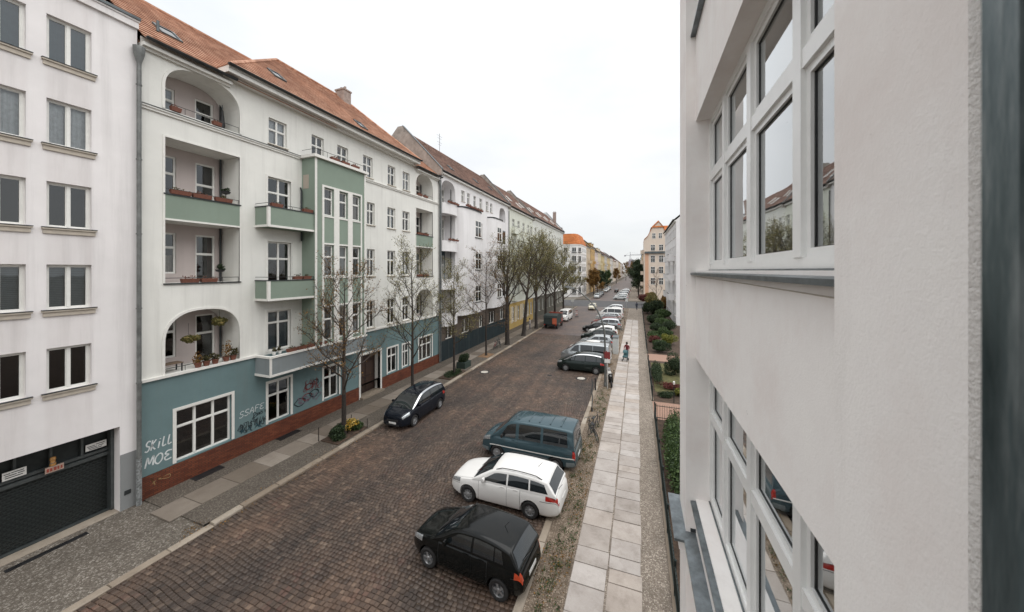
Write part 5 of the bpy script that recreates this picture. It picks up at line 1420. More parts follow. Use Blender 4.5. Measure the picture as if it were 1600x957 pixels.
blind_m = plain('white_roller_blind', (0.46, 0.47, 0.48, 1), .9, var=.05)
ycuts = [YF0, 4.74, 3.74, 2.72, YN1]
for (z0, z1) in LV:
    f = MB(); t_ = .085; zt = z0 + (z1 - z0) * .615
    x0, x1 = XG, XG + .09
    f.box(x0, x1, YN1, YF0, z0, z0 + t_); f.box(x0, x1, YN1, YF0, z1 - t_, z1)
    for i, yv in enumerate(ycuts):
        w = .06 if 0 < i < 4 else .07
        f.box(x0 - .012, x1, yv - w if i < 4 else yv, yv + w if i > 0 else yv, z0 + t_, z1 - t_)
    ob = None
    pan = []
    for i in range(4):
        ya, yb = ycuts[i + 1] + (.06 if i < 3 else .07), ycuts[i] - (.06 if i > 0 else .07)
        f.box(x0 - .006, x1, ya, yb, zt - .06, zt + .06)
        for (c, d) in ((z0 + t_, zt - .06), (zt + .06, z1 - t_)):
            s = .055                           # sash with its own frame and dark seal
            f.box(x0 + .018, x1, ya, ya + s, c, d); f.box(x0 + .018, x1, yb - s, yb, c, d); f.box(x0 + .018, x1, ya + s, yb - s, c, c + s); f.box(x0 + .018, x1, ya + s, yb - s, d - s, d)
            pan.append((ya + s, yb - s, c + s, d - s, i))
    ob = f.build('window', upvc, HB)
    seal = MB()
    for (ya, yb, c, d, i) in pan:
        MB().quad((x0 + .045, yb, c), (x0 + .045, ya, c), (x0 + .045, ya, d), (x0 + .045, yb, d)).build('pane', pane_near, ob)
        q = .006
        seal.box(x0 + .037, x0 + .044, ya, ya + q, c, d); seal.box(x0 + .037, x0 + .044, yb - q, yb, c, d); seal.box(x0 + .037, x0 + .044, ya + q, yb - q, c, c + q); seal.box(x0 + .037, x0 + .044, ya + q, yb - q, d - q, d)
    seal.build('seal', iron_rail, ob)
    bl = MB(); bl.quad((x0 + .2, ycuts[0] - .1, z0 + .1), (x0 + .2, ycuts[1] + .05, z0 + .1), (x0 + .2, ycuts[1] + .05, z1 - .1), (x0 + .2, ycuts[0] - .1, z1 - .1)); bl.build('blind', blind_m, ob)
    s = MB(); s.add([(XG - .003, YN1, z0 + .002), (XG - .003, YF0, z0 + .002), (XW - .07, YF0, z0 - .035), (XW - .07, YN1, z0 - .035), (XW - .07, YF0, z0 - .065), (XW - .07, YN1, z0 - .065), (XW - .001, YF0, z0 - .065), (XW - .001, YN1, z0 - .065)], [(0, 1, 2, 3), (3, 2, 4, 5), (5, 4, 6, 7), (1, 6, 4, 2), (0, 3, 5, 7)])
    s.box(XG - .02, XG - .004, YN1, YF0, z0, z0 + .012)
    s.build('sill', zinc_light, ob)
    if z0 > 9 and z0 < 10: MB().tube([(XW - .003, YF0 - .1, z0 - .085), (XW - .003, YF0 - 2.0, z0 - .10), (XW - .003, YN1 + .1, z0 - .12)], .0035, 4).build('crack', stone_sill, ob)
# string course with zinc cover that wraps the piers below the lower windows
def ledge(z, ex):
    m = MB(); c = MB()
    prof = [(XW, YN1, YF0, 0), (XP, YF0, YF1 + .0, 1)]
    m.box(XW - ex, XW, YN1, YF0 - ex, z - .22, z - .03); m.box(XP - ex, XP, YF0 - ex, YF1 + ex, z - .22, z - .03); m.box(XP, 1.3, YF1, YF1 + ex, z - .22, z - .03)
    m.box(XP, XW, YF0 - ex, YF0, z - .219, z - .031)
    e = ex + .07
    c.add([(XW, YN1, z), (XW, YF0, z), (XW - e, YF0 - e, z - .025), (XW - e, YN1, z - .025), (XW - e, YF0 - e, z - .06), (XW - e, YN1, z - .06)], [(0, 1, 2, 3), (3, 2, 4, 5)])
    c.add([(XP, YF0, z), (XP, YF1, z), (XP - e, YF1 + e, z - .025), (XP - e, YF0 - e, z - .025), (XP - e, YF1 + e, z - .06), (XP - e, YF0 - e, z - .06)], [(0, 1, 2, 3), (3, 2, 4, 5)])
    c.add([(XP, YF0, z), (XP - e, YF0 - e, z - .025), (XW - e, YF0 - e, z - .025), (XW, YF0, z), (XP - e, YF0 - e, z - .06), (XW - e, YF0 - e, z - .06)], [(0, 1, 2, 3), (1, 4, 5, 2)])
    c.add([(XP, YF1, z), (1.3, YF1, z), (1.3, YF1 + e, z - .025), (XP - e, YF1 + e, z - .025)], [(0, 1, 2, 3)])
    o = m.build('string_course', wr, HB); c.build('zinc_cover', zinc_light, o)
ledge(5.36, .10)
MB().box(XP + .06, 1.2, YF0 - .012, YF0 - .001, 5.37, 5.42).build('flashing', zinc_dark, HB)
# frame of the opened window we lean out of
fr_m = bpy.data.materials.new('weathered_green_steel'); n = N(fr_m)
q = n.pos(); st = n.noise(n.scaled(q, (14, 14, 2.0)), 1.0, 6, .7)
n.bsdf(n.ramp(st, [(0.3, (0.032, 0.05, 0.054)), (0.5, (0.09, 0.12, 0.127)), (0.72, (0.28, 0.31, 0.315))]), n.math('MULTIPLY_ADD', st, .5, .15), n.bump(st, .3, .01), metal=.55)
fo = MB()
fo.box(.3655, .62, .505, .545, 8.0, 10.9); fo.box(.358, .375, .494, .5049, 8.0, 10.9); fo.box(.388, .62, .484, .5048, 8.0, 10.9)
ob = fo.build('open_casement', fr_m, HB); ob['label'] = 'dark green steel edge of the opened window, close to the eye'
MB().box(.70, .74, .95, .9899, 8.0, 10.9).build('window_reveal_strip', stone_sill, HB)
# ------------------------------------------------------------------ cars
def paint(name, col, metal=0.0, rough=0.16):
    if name in MATS: return MATS[name]
    m = bpy.data.materials.new(name); n = N(m)
    d = n.noise(n.pos(), 3.0, 6, .7)
    c = n.mixc(n.math('MULTIPLY', n.ramp(d, [(.5, (0, 0, 0)), (.85, (1, 1, 1))]), .05), col, (0.16, 0.14, 0.115, 1))     # road dust
    n.bsdf(c, n.math('MULTIPLY_ADD', d, .08, rough - .10), metal=metal, spec=.32 if max(col[:3]) < .012 else .5, coat=.0)
    MATS[name] = m
    return m
car_glass = plain('car_glass', (0.010, 0.013, 0.015, 1), .03, spec=1.0, var=.4, vscale=2)
rubber = plain('tyre_rubber', (0.018, 0.017, 0.017, 1), .85, var=.2)
alloy = plain('alloy_rim', (0.42, 0.43, 0.44, 1), .35, metal=.7, var=.15)
hub_cap = plain('silver_hub_cap', (0.40, 0.41, 0.42, 1), .4, metal=.5, var=.2)
trim_k = plain('black_plastic_trim', (0.022, 0.022, 0.023, 1), .6, var=.2)
chrome = plain('chrome', (0.55, 0.56, 0.57, 1), .15, metal=1.0, var=.05)
lamp_w = plain('clear_headlamp', (0.45, 0.47, 0.48, 1), .1, metal=.6, spec=1, var=.4, vscale=16)
lamp_r = plain('red_tail_lamp', (0.35, 0.018, 0.012, 1), .15, spec=.8, var=.35, vscale=12)
lamp_o = plain('orange_red_tail_lamp', (0.50, 0.06, 0.02, 1), .15, spec=.8, var=.35, vscale=12)
plate_m = plain('number_plate', (0.68, 0.68, 0.66, 1), .4, var=.05)
arch_k = plain('wheel_well', (0.008, 0.008, 0.008, 1), .95)

def curve(pts):
    """smooth monotone curve x -> z"""
    p = sorted(pts); X = np.array([a for a, _ in p], float); Z = np.array([b for _, b in p], float)
    h = np.diff(X); d = np.diff(Z) / h; mm = np.zeros(len(X))
    mm[1:-1] = np.where(d[:-1] * d[1:] > 0, 2 * d[:-1] * d[1:] / (d[:-1] + d[1:] + 1e-12), 0); mm[0], mm[-1] = d[0], d[-1]
    def f(x):
        x = np.clip(x, X[0], X[-1]); i = np.clip(np.searchsorted(X, x) - 1, 0, len(X) - 2)
        t = (x - X[i]) / h[i]
        return float((2 * t**3 - 3 * t**2 + 1) * Z[i] + (t**3 - 2 * t**2 + t) * h[i] * mm[i] + (-2 * t**3 + 3 * t**2) * Z[i + 1] + (t**3 - t**2) * h[i] * mm[i + 1])
    return f
CARS = {
 'hatch': dict(L=3.92, W=1.66, wb=2.46, fo=.76, r=.305, H=1.47, clr=.2, ef=.30, er=.20, tum=.17,
    top=[(1.96, .52), (1.93, .66), (1.82, .755), (1.45, .86), (.95, .955), (.6, .97), (-.6, .985), (-1.5, .99), (-1.8, .96), (-1.92, .80), (-1.96, .58)],
    roof=[(1.02, .96), (.62, 1.20), (.28, 1.385), (.0, 1.445), (-.55, 1.475), (-1.1, 1.445), (-1.5, 1.375), (-1.62, 1.30), (-1.86, .98)],
    ws=(.98, .30), rw=(-1.60, -1.83), side=[(.62, -.33, .16, -.33), (-.40, -1.08, -.40, -1.06), (-1.12, -1.40, -1.10, -1.30)], doors=[(.80, -.36), (-.37, -1.25)], spokes=5),
 'wagon': dict(L=4.55, W=1.78, wb=2.58, fo=.88, r=.32, H=1.49, clr=.18, ef=.32, er=.20, tum=.18,
    top=[(2.275, .50), (2.25, .64), (2.12, .745), (1.7, .86), (1.1, .955), (.75, .97), (-.6, .985), (-1.8, 1.0), (-2.1, .97), (-2.24, .80), (-2.275, .56)],
    roof=[(1.22, .955), (.78, 1.20), (.38, 1.40), (.05, 1.465), (-.6, 1.49), (-1.3, 1.465), (-1.75, 1.405), (-1.86, 1.33), (-2.16, 1.0)],
    ws=(1.16, .42), rw=(-1.86, -2.12), side=[(.82, -.22, .30, -.22), (-.29, -1.12, -.29, -1.10), (-1.18, -1.86, -1.16, -1.70)], doors=[(.92, -.25), (-.26, -1.2)], rails=(.25, -1.6), spokes=9),
 'mpv': dict(L=4.47, W=1.83, wb=2.73, fo=.88, r=.325, H=1.66, clr=.18, ef=.30, er=.16, tum=.20,
    top=[(2.235, .55), (2.2, .74), (2.05, .86), (1.65, .97), (1.25, 1.03), (.6, 1.03), (-.6, 1.05), (-1.8, 1.07), (-2.08, 1.02), (-2.2, .84), (-2.235, .58)],
    roof=[(1.62, .98), (1.1, 1.25), (.6, 1.50), (.2, 1.61), (-.5, 1.66), (-1.2, 1.645), (-1.75, 1.575), (-1.92, 1.48), (-2.14, 1.06)],
    ws=(1.55, .56), rw=(-1.92, -2.11), side=[(1.05, .62, .72, .52), (.56, -.38, .42, -.38), (-.45, -1.35, -.45, -1.33), (-1.41, -1.86, -1.39, -1.72)], doors=[(.98, -.40), (-.42, -1.4)], spokes=7, strip=True),
 'van': dict(L=4.72, W=1.84, wb=2.92, fo=.88, r=.33, H=1.94, clr=.22, ef=.24, er=.07, tum=.15,
    top=[(2.36, .58), (2.33, .78), (2.22, .92), (1.85, 1.06), (1.5, 1.13), (1.0, 1.12), (-.5, 1.13), (-2.1, 1.14), (-2.28, 1.10), (-2.345, .9), (-2.36, .55)],
    roof=[(1.78, 1.08), (1.42, 1.38), (1.05, 1.72), (.75, 1.87), (.3, 1.93), (-.6, 1.945), (-1.6, 1.935), (-2.1, 1.90), (-2.22, 1.80), (-2.30, 1.12)],
    ws=(1.70, 1.05), rw=(-2.22, -2.295), side=[(1.30, .52, .95, .52), (.36, -.72, .36, -.72), (-.84, -2.0, -.84, -1.95)], doors=[(1.42, .43)], spokes=0, ribs=5, grey_bumper=True),
 'van2': dict(L=4.85, W=1.90, wb=3.1, fo=.86, r=.335, H=1.95, clr=.2, ef=.30, er=.07, tum=.16,
    top=[(2.425, .58), (2.40, .80), (2.26, .98), (1.95, 1.13), (1.6, 1.21), (1.0, 1.17), (-.5, 1.15), (-2.15, 1.16), (-2.34, 1.10), (-2.41, .9), (-2.425, .55)],
    roof=[(2.0, 1.10), (1.5, 1.47), (1.0, 1.80), (.7, 1.92), (.3, 1.955), (-.6, 1.96), (-1.7, 1.945), (-2.15, 1.91), (-2.28, 1.82), (-2.36, 1.12)],
    ws=(1.92, 1.0), rw=(-2.28, -2.355), side=[(1.42, .55, .98, .55), (.40, -.78, .40, -.78), (-.82, -2.05, -.82, -2.0)], doors=[(1.5, .47)], spokes=6),
 'sedan': dict(L=4.5, W=1.76, wb=2.7, fo=.85, r=.32, H=1.43, clr=.17, ef=.32, er=.22, tum=.19,
    top=[(2.25, .50), (2.22, .63), (2.08, .73), (1.65, .84), (1.1, .92), (.7, .935), (-.6, .95), (-1.5, .965), (-2.0, .93), (-2.2, .80), (-2.25, .55)],
    roof=[(1.2, .92), (.75, 1.16), (.35, 1.34), (.05, 1.40), (-.45, 1.43), (-.95, 1.38), (-1.25, 1.27), (-1.7, .98)],
    ws=(1.14, .40), rw=(-1.05, -1.62), side=[(.78, -.22, .28, -.22), (-.29, -1.25, -.29, -1.0)], doors=[(.88, -.25), (-.26, -1.2)], spokes=10),
}
def boolean_cut(me, cut):
    a = bpy.data.objects.new('tmp_a', me); b = bpy.data.objects.new('tmp_b', cut)
    C.objects.link(a); C.objects.link(b)
    mod = a.modifiers.new('b', 'BOOLEAN'); mod.object = b; mod.operation = 'DIFFERENCE'; mod.solver = 'EXACT'
    dg = bpy.context.evaluated_depsgraph_get()
    res = bpy.data.meshes.new_from_object(a.evaluated_get(dg))
    bpy.data.objects.remove(a); bpy.data.objects.remove(b)
    return res

CACHE = {}
def car_meshes(kind):
    if kind in CACHE: return CACHE[kind]
    p = CARS[kind]; L, W, H, r = p['L'], p['W'], p['H'], p['r']; M = []
    top = curve(p['top']); hl = L / 2
    fa, ra = hl - p['fo'], hl - p['fo'] - p['wb']
    low = curve([(-hl, p['clr'] + .17), (-hl + .12, p['clr'] + .05), (-hl + .5, p['clr']), (hl - .6, p['clr'] - .02), (hl - .1, p['clr'] + .02), (hl, p['clr'] + .12)])
    def plan(x):
        xf, xr = hl - 1.0, -hl + .7
        if x > xf: return 1 - p['ef'] * ((x - xf) / 1.0) ** 2.6
        if x < xr: return 1 - p['er'] * ((xr - x) / .7) ** 2.8
        return 1.0
    SEC = [(0, 0, 0), (.84, 0, 0), (.955, .09, 0), (.985, .2, 0), (1.0, .45, 0), (.99, .70, 0), (.965, .86, 0), (.93, .965, 0), (.86, 1.0, .008), (.5, 1.0, .035), (0, 1.0, .05)]
    tk = np.linspace(0, 1, len(SEC)); fy = curve(list(zip(tk, [s[0] for s in SEC]))) ; fz = curve(list(zip(tk, [s[1] for s in SEC]))); fc = curve(list(zip(tk, [s[2] for s in SEC])))
    # curve() is monotone only for rising data; interpolate linearly round the section instead and rely on dense points
    def sec(t): return (np.interp(t, tk, [s[0] for s in SEC]), np.interp(t, tk, [s[1] for s in SEC]), np.interp(t, tk, [s[2] for s in SEC]))
    def B(x, t):
        s = sec(t); zl, zt = low(x), top(x)
        return Vector((x, s[0] * W / 2 * plan(x), zl + (zt - zl) * s[1] + s[2]))
    # body
    xs = [hl * math.sin(a) for a in np.linspace(-math.pi / 2, math.pi / 2, 58)]
    ts = sorted(set(list(np.round(tk, 4)) + [.15, .25, .35, .45, .55, .65, .75]))
    b = MB(); ring = []
    for x in xs:
        h_ = [B(x, t) for t in ts]
        ring.append([tuple(q) for q in h_] + [(q.x, -q.y, q.z) for q in h_[-2:0:-1]])
    k = len(ring[0])
    for row in ring: b.v.extend(row)
    for i in range(len(ring) - 1):
        for j in range(k): b.f.append((i * k + j, i * k + (j + 1) % k, (i + 1) * k + (j + 1) % k, (i + 1) * k + j))
    b.f.append(tuple(range(k))); b.f.append(tuple((len(ring) - 1) * k + j for j in reversed(range(k))))
    me = b.mesh('body', 50)
    cut = MB()
    for ax in (fa, ra):
        for s in (-1, 1):
            y0, y1 = sorted((s * (W / 2 - .26), s * (W / 2 + .2)))
            cut.lathe([(.001, y0), (r + .055, y0), (r + .055, y1), (.001, y1)], (ax, 0, r + .01), 28, 'y')
    cm = cut.mesh('cut', 30); 
    bm = bmesh.new(); bm.from_mesh(cm); bmesh.ops.remove_doubles(bm, verts=bm.verts, dist=.002); bmesh.ops.recalc_face_normals(bm, faces=bm.faces); bm.to_mesh(cm); bm.free()
    me = boolean_cut(me, cm); soften(me, 38)
    M.append(('body', me, 'paint', None))
    # cabin
    rp = p['roof']; Hm = H
    def cat(pts, s):
        n_ = len(pts) - 1; i = min(int(s * n_), n_ - 1); t = s * n_ - i
        p0, p1, p2, p3 = pts[max(i - 1, 0)], pts[i], pts[i + 1], pts[min(i + 2, n_)]
        return [.5 * ((2 * b_) + (-a + c) * t + (2 * a - 5 * b_ + 4 * c - d) * t * t + (-a + 3 * b_ - 3 * c + d) * t ** 3) for a, b_, c, d in zip(p0, p1, p2, p3)]
    zb0 = top(0) - .02
    def side_y(x, z):
        hb = W / 2 * (plan(x) * .3 + .7) * .945
        q = max(0.0, (z - zb0) / (Hm - zb0))
        return hb - p['tum'] * q ** 1.25
    def G(s, t):
        x, zr = cat(rp, s); zb = min(top(x) - .03, zr - .01); h_ = zr - zb; rc = min(.10, h_ * .5); ry = min(.15, h_ * .7)
        if t <= .5:
            z = zb + (h_ - rc) * t / .5; return Vector((x, side_y(x, z), z))
        y0 = side_y(x, zr - rc)
        if t <= .65:
            a = (t - .5) / .15 * math.pi / 2; return Vector((x, y0 - ry * (1 - math.cos(a)), zr - rc + rc * math.sin(a)))
        q = (t - .65) / .35; y = (y0 - ry) * (1 - q); return Vector((x, y, zr + .035 * (1 - (y / max(y0 - ry, .01)) ** 2)))
    ss = np.linspace(0, 1, 48); tt = list(np.linspace(0, .5, 7)) + list(np.linspace(.53, .65, 5)) + list(np.linspace(.72, 1, 5))
    c = MB(); P = []
    for s in ss:
        h_ = [G(s, t) for t in tt]
        P.append([tuple(q) for q in h_] + [(q.x, -q.y, q.z) for q in h_[-2::-1]])
    c.grid(P); c.poly(P[-1]); M.append(('roof', c.mesh('roof', 45), 'paint', None))
    def off(fn, a, b_, d):
        e = .004
        u = fn(a + e if a < .99 else a, b_) - fn(a - e if a > .01 else a, b_); v = fn(a, min(1, b_ + e)) - fn(a, max(0, b_ - e))
        n_ = u.cross(v)
        q = fn(a, b_)
        if n_.length < 1e-9: return q
        n_.normalize()
        if n_.dot(q - Vector((q.x * .6, 0, .7))) < 0: n_ = -n_
        return q + n_ * d
    sx = np.array([cat(rp, s)[0] for s in np.linspace(0, 1, 400)])
    def s_of(x): return float(np.interp(-x, -sx, np.linspace(0, 1, 400)))
    for nm, rg in (('windscreen', p['ws']), ('rear_window', p['rw'])):
        s0, s1 = s_of(rg[0]), s_of(rg[1]); g_ = MB(); PP = []
        if s1 <= s0: s0, s1 = s1, s0
        for s in np.linspace(s0, s1, 9):
            h_ = [off(G, s, t, .006) for t in np.linspace(.63, 1.0, 7)]
            PP.append([tuple(q) for q in h_] + [(q.x, -q.y, q.z) for q in h_[-2::-1]])
        g_.grid(PP); M.append((nm, g_.mesh(nm, 60), 'glass', None))
    zroof = curve([tuple(q) for q in rp])
    for (xb0, xb1, xt0, xt1) in p['side']:
        for sg in (1, -1):
            g_ = MB(); PP = []
            for a in np.linspace(0, 1, 9):
                xb, xt = xb0 + (xb1 - xb0) * a, xt0 + (xt1 - xt0) * a
                zb, zt = top(xb) + .035, zroof(xt) - .115
                row = []
                for q in np.linspace(0, 1, 5):
                    x, z = xb + (xt - xb) * q, zb + (zt - zb) * q
                    row.append((x, sg * (side_y(x, z) + .006), z))
                PP.append(row)
            g_.grid(PP); M.append(('side_window', g_.mesh('side_window', 60), 'glass', None))
    # doors: raised skins over a dark gap
    def patch(nm, x0, x1, t0, t1, d, mat, sg, nx=12, nt=10, sub=None, fn=B):
        g_ = MB(); PP = [[None] * nt for _ in range(nx)]
        for i, x in enumerate(np.linspace(x0, x1, nx)):
            for j, t in enumerate(np.linspace(t0, t1, nt)):
                q = fn(x, t); qa = fn(x, min(1, t + .01)) - fn(x, max(0, t - .01)); qx = fn(x + .01, t) - fn(x - .01, t)
                n_ = qx.cross(qa); n_.normalize()
                if n_.y < 0 and t < .8: n_ = -n_
                if t >= .8 and n_.z < 0: n_ = -n_
                q = q + n_ * d; PP[i][j] = (q.x, sg * q.y, q.z)
        g_.grid(PP); M.append((nm, g_.mesh(nm, 60), mat, sub))
    for (x0, x1) in p['doors']:
        for sg in (1, -1):
            ob = len(M)
            clear = lambda x: x
            xa, xb = x0, x1
            t_low = .20
            if xb < ra + r + .07 and xa > ra: t_low = .20; xb = max(xb, ra + r + .08)
            if xa > fa - r - .07: xa = min(xa, fa - r - .08)
            patch('door', xa, xb, t_low, .735, .007, 'paint', sg)
            di = len(M) - 1
            patch('gap', xa + .012, xb - .012, t_low - .012, .745, .0035, 'trim', sg, sub=di)
            hx = xb + .18; q = B(hx, .655)
            g_ = MB(); g_.box(hx - .09, hx + .09, sg * (q.y + .012) - .012, sg * (q.y + .012) + .012, q.z - .016, q.z + .016)
            M.append(('handle', g_.mesh('handle'), 'handle', di))
    # lower sills, bumpers, lamps, plate, mirrors
    for sg in (1, -1):
        patch('sill_trim', fa - r - .1, ra + r + .1, .09, .165, .006, 'trim', sg)
        patch('bonnet_gap', p['ws'][0] + .05, hl - .22, .792, .800, .004, 'trim', sg, 14, 2)
        patch('bumper_gap', -hl + .02, ra - r - .06, .500, .512, .004, 'trim', sg, 10, 2)
        patch('bumper_gap', fa + r + .06, hl - .03, .520, .532, .004, 'trim', sg, 10, 2)
        patch('headlight', hl - .50, hl - .06, .56, .755, .006, 'lampw', sg, 10, 6)
        tl = (.50, .735) if kind == 'hatch' else (.42, .66) if kind in ('van', 'van2') else (.54, .74)
        patch('tail_light', -hl + .02, -hl + (.24 if kind == 'hatch' else .14 if kind in ('van', 'van2') else .50), tl[0], tl[1], .006, 'lampr', sg, 8, 6)
        mx = p['side'][0][0] - .12 if kind != 'mpv' else .98; zm = top(mx) + .09; ym = W / 2 * .95
        g_ = MB(); g_.lathe([(.001, -.10), (.07, -.09), (.09, -.02), (.085, .06), (.001, .075)], (mx, sg * (ym + .10), zm), 10, 'y'); 
        g_.v = [((v[0] - mx) * .75 + mx, v[1], v[2]) for v in g_.v]
        g_.tube([(mx, sg * ym * .94, zm - .06), (mx, sg * (ym + .06), zm - .02)], .025, 6)
        M.append(('mirror', g_.mesh('mirror', 40), 'mirror', None))
    def ends(nm, x, y, z, w, h, mat, d=.02):
        g_ = MB(); g_.box(min(x, x + d), max(x, x + d), y - w / 2, y + w / 2, z - h / 2, z + h / 2); M.append((nm, g_.mesh(nm), mat, None))
    ends('number_plate', hl - .008, 0, .42, .50, .11, 'plate', .016); ends('number_plate', -hl - .008, 0, .62 if kind != 'hatch' else .60, .50, .11, 'plate', .016)
    ends('grille', hl - .02, 0, .56, .78, .1, 'trim', .03); ends('lower_grille', hl - .018, 0, .31, .9, .11, 'trim', .025)
    # tailgate seam and wiper
    g_ = MB(); g_.tube([(-hl * .985 + .02, 0.05, top(-hl + .25) + .06), (-hl * .95, .4, top(-hl + .25) + .09)], .008, 5); M.append(('rear_wiper', g_.mesh('rear_wiper'), 'trim', None))
    for sg in (.05, .5):
        a_, b_ = G(s_of(p['ws'][0]), .9), G(s_of(p['ws'][0] * .8 + p['ws'][1] * .2), .9)
        g_ = MB(); g_.tube([(a_.x, sg, a_.z + .05), (b_.x, sg - .45, b_.z + .05)], .009, 5); M.append(('wiper', g_.mesh('wiper'), 'trim', None))
    xa = rp[-4][0]; zz = cat(rp, s_of(xa))[1]
    g_ = MB(); g_.tube([(xa + .05, 0, zz + .03), (xa - .12, 0, zz + .22)], .008, 5); M.append(('aerial', g_.mesh('aerial'), 'trim', None))
    if p.get('rails'):
        for sg in (1, -1):
            pts = []
            for x in np.linspace(p['rails'][0], p['rails'][1], 9):
                q = G(s_of(x), .6); e = 0 if abs(x - p['rails'][0]) < .01 or abs(x - p['rails'][1]) < .01 else .055
                pts.append((x, sg * q.y, q.z + e))
            M.append(('roof_rail', MB().tube(pts, .017, 6).mesh('roof_rail', 60), 'trim', None))
    if p.get('ribs'):
        for i in range(p['ribs']):
            x = .45 - i * .52; PP = []
            for w_ in (-.035, -.02, .02, .035):
                h_ = [G(s_of(x + w_), t) + Vector((0, 0, .002 if abs(w_) > .03 else .03)) for t in np.linspace(.68, 1, 6)]
                PP.append([tuple(q) for q in h_] + [(q.x, -q.y, q.z) for q in h_[-2::-1]])
            M.append(('roof_rib', MB().grid(PP).mesh('roof_rib', 30), 'paint', None))
        for sg in (1, -1):
            patch('side_strip', hl - .5, -hl + .05, .425, .445, .010, 'strip', sg, 24, 3)
            patch('bumper', -hl + .004, -hl + .42, .22, .36, .012, 'bump', sg, 8, 5)
            patch('bumper', hl - .42, hl - .004, .22, .36, .012, 'bump', sg, 8, 5)
    if p.get('strip'):
        for sg in (1, -1):
            PP = []
            for s in np.linspace(s_of(p['ws'][0] - .05), s_of(-1.8), 26):
                PP.append([tuple(Vector((q.x, sg * q.y, q.z))) for q in (off(G, s, .53, .008), off(G, s, .57, .011), off(G, s, .62, .008))])
            M.append(('roof_arch_trim', MB().grid(PP).mesh('roof_arch_trim', 60), 'chrome', None))
    # wheels
    ty = MB().lathe([(r * .60, -.085), (r * .66, -.098), (r * .90, -.10), (r * .985, -.075), (r, -.03), (r, .03), (r * .985, .075), (r * .90, .10), (r * .66, .098), (r * .60, .085)], n=26, axis='y').mesh('wheel', 40)
    rm = MB(); rm.lathe([(r * .66, .085), (r * .62, .09), (r * .58, .05), (r * .56, -.04), (.001, -.04)], n=26, axis='y')
    rm.lathe([(r * .16, .07), (r * .13, .085), (.001, .088)], n=12, axis='y'); rm.lathe([(r * .16, .07), (r * .16, -.03)], n=12, axis='y')
    sp = p['spokes'] or 8
    for i in range(sp):
        a = 2 * math.pi * i / sp; ca, sa = math.cos(a), math.sin(a); w0, w1 = r * (.12 if sp < 8 else .075), r * (.10 if sp < 8 else .06)
        def q(rad, wd, y): return (rad * ca - wd * sa, y, rad * sa + wd * ca)
        rm.add([q(r * .12, -w0, .072), q(r * .12, w0, .072), q(r * .60, w1, .066), q(r * .60, -w1, .066), q(r * .12, -w0, .03), q(r * .12, w0, .03), q(r * .60, w1, .03), q(r * .60, -w1, .03)], [(0, 1, 2, 3), (0, 4, 5, 1), (3, 2, 6, 7), (0, 3, 7, 4), (1, 5, 6, 2)])
    if not p['spokes']: rm.lathe([(r * .5, .05), (r * .5, .062), (r * .2, .066)], n=20, axis='y')
    rm = rm.mesh('rim', 35)
    CACHE[kind] = (M, ty, rm, fa, ra, W / 2 - .10, r)
    return CACHE[kind]

def make_car(kind, name, label, cat, col, loc, heading, group=None, tail=None, rim=None, handle=None):
    M, ty, rm, fa, ra, yw, r = car_meshes(kind)
    t = thing(name, label, cat, loc, heading, group)
    look = dict(paint=col, glass=car_glass, trim=trim_k, lampw=lamp_w, lampr=tail or lamp_r, plate=plate_m, chrome=chrome, handle=handle or col, mirror=col if kind not in ('van',) else trim_k, strip=plate_m, bump=p_grey2 if kind == 'van' else trim_k)
    made = []
    for nm, me, mk, sub in M:
        made.append(link(nm, me, look[mk], made[sub] if sub is not None else t))
    for ax in (fa, ra):
        for sg in (1, -1):
            w = link('wheel', ty, rubber, t, (ax, sg * yw, r))
            if sg < 0: w.rotation_euler = (0, 0, math.pi)
            link('rim', rm, rim or alloy, w)
    return t
p_grey2 = plain('grey_plastic_bumper', (0.16, 0.19, 0.20, 1), .5)
p_black = paint('black_car_paint', (0.004, 0.005, 0.005, 1)); p_white = paint('white_car_paint', (0.72, 0.71, 0.69, 1), rough=.3); p_teal = paint('teal_van_paint', (0.050, 0.088, 0.105, 1), .25); p_navy = paint('dark_navy_car_paint', (0.010, 0.013, 0.020, 1), .3)
p_silver = paint('silver_car_paint', (0.38, 0.40, 0.41, 1), .6); p_grey = paint('grey_car_paint', (0.13, 0.14, 0.145, 1), .5); p_green = paint('dark_green_car_paint', (0.015, 0.024, 0.022, 1), .3); p_red = paint('dark_red_car_paint', (0.16, 0.02, 0.018, 1)); p_cream = paint('cream_taxi_paint', (0.66, 0.62, 0.48, 1)); p_blue = paint('blue_car_paint', (0.04, 0.075, 0.14, 1), .4); p_lgt = paint('pale_silver_car_paint', (0.52, 0.54, 0.54, 1), .4)
GRP = 'cars parked nose-out along the right kerb'
def park(kind, name, label, cat, col, x, y, deg, **kw): return make_car(kind, name, label, cat, col, (x, y, kw.pop('z', .015)), R(deg), **kw)
park('hatch', 'hatchback_car', 'black small hatchback, nearest of the parked cars', 'car', p_black, -4.80, 9.62, 174.5, group=GRP, tail=lamp_o)
park('wagon', 'estate_car', 'white estate car with black roof rails between black hatchback and teal van', 'car', p_white, -4.90, 12.86, 179.0, group=GRP, rim=hub_cap)
park('van', 'minibus_van', 'teal-blue boxy minibus with ribbed roof beside the white estate', 'van', p_teal, -4.93, 16.12, 178.5, group=GRP, rim=hub_cap)
park('mpv', 'people_carrier', 'dark navy people carrier with bright roof arch, alone at the left kerb', 'car', p_navy, -13.22, 18.15, -90.0)
park('mpv', 'people_carrier', 'black people carrier next to the lamp post, first of the farther row', 'car', p_green, -4.75, 31.55, 177, group=GRP)
park('van2', 'passenger_van', 'silver passenger van with dark windows behind the black people carrier', 'van', p_silver, -4.85, 34.5, 178, group=GRP)
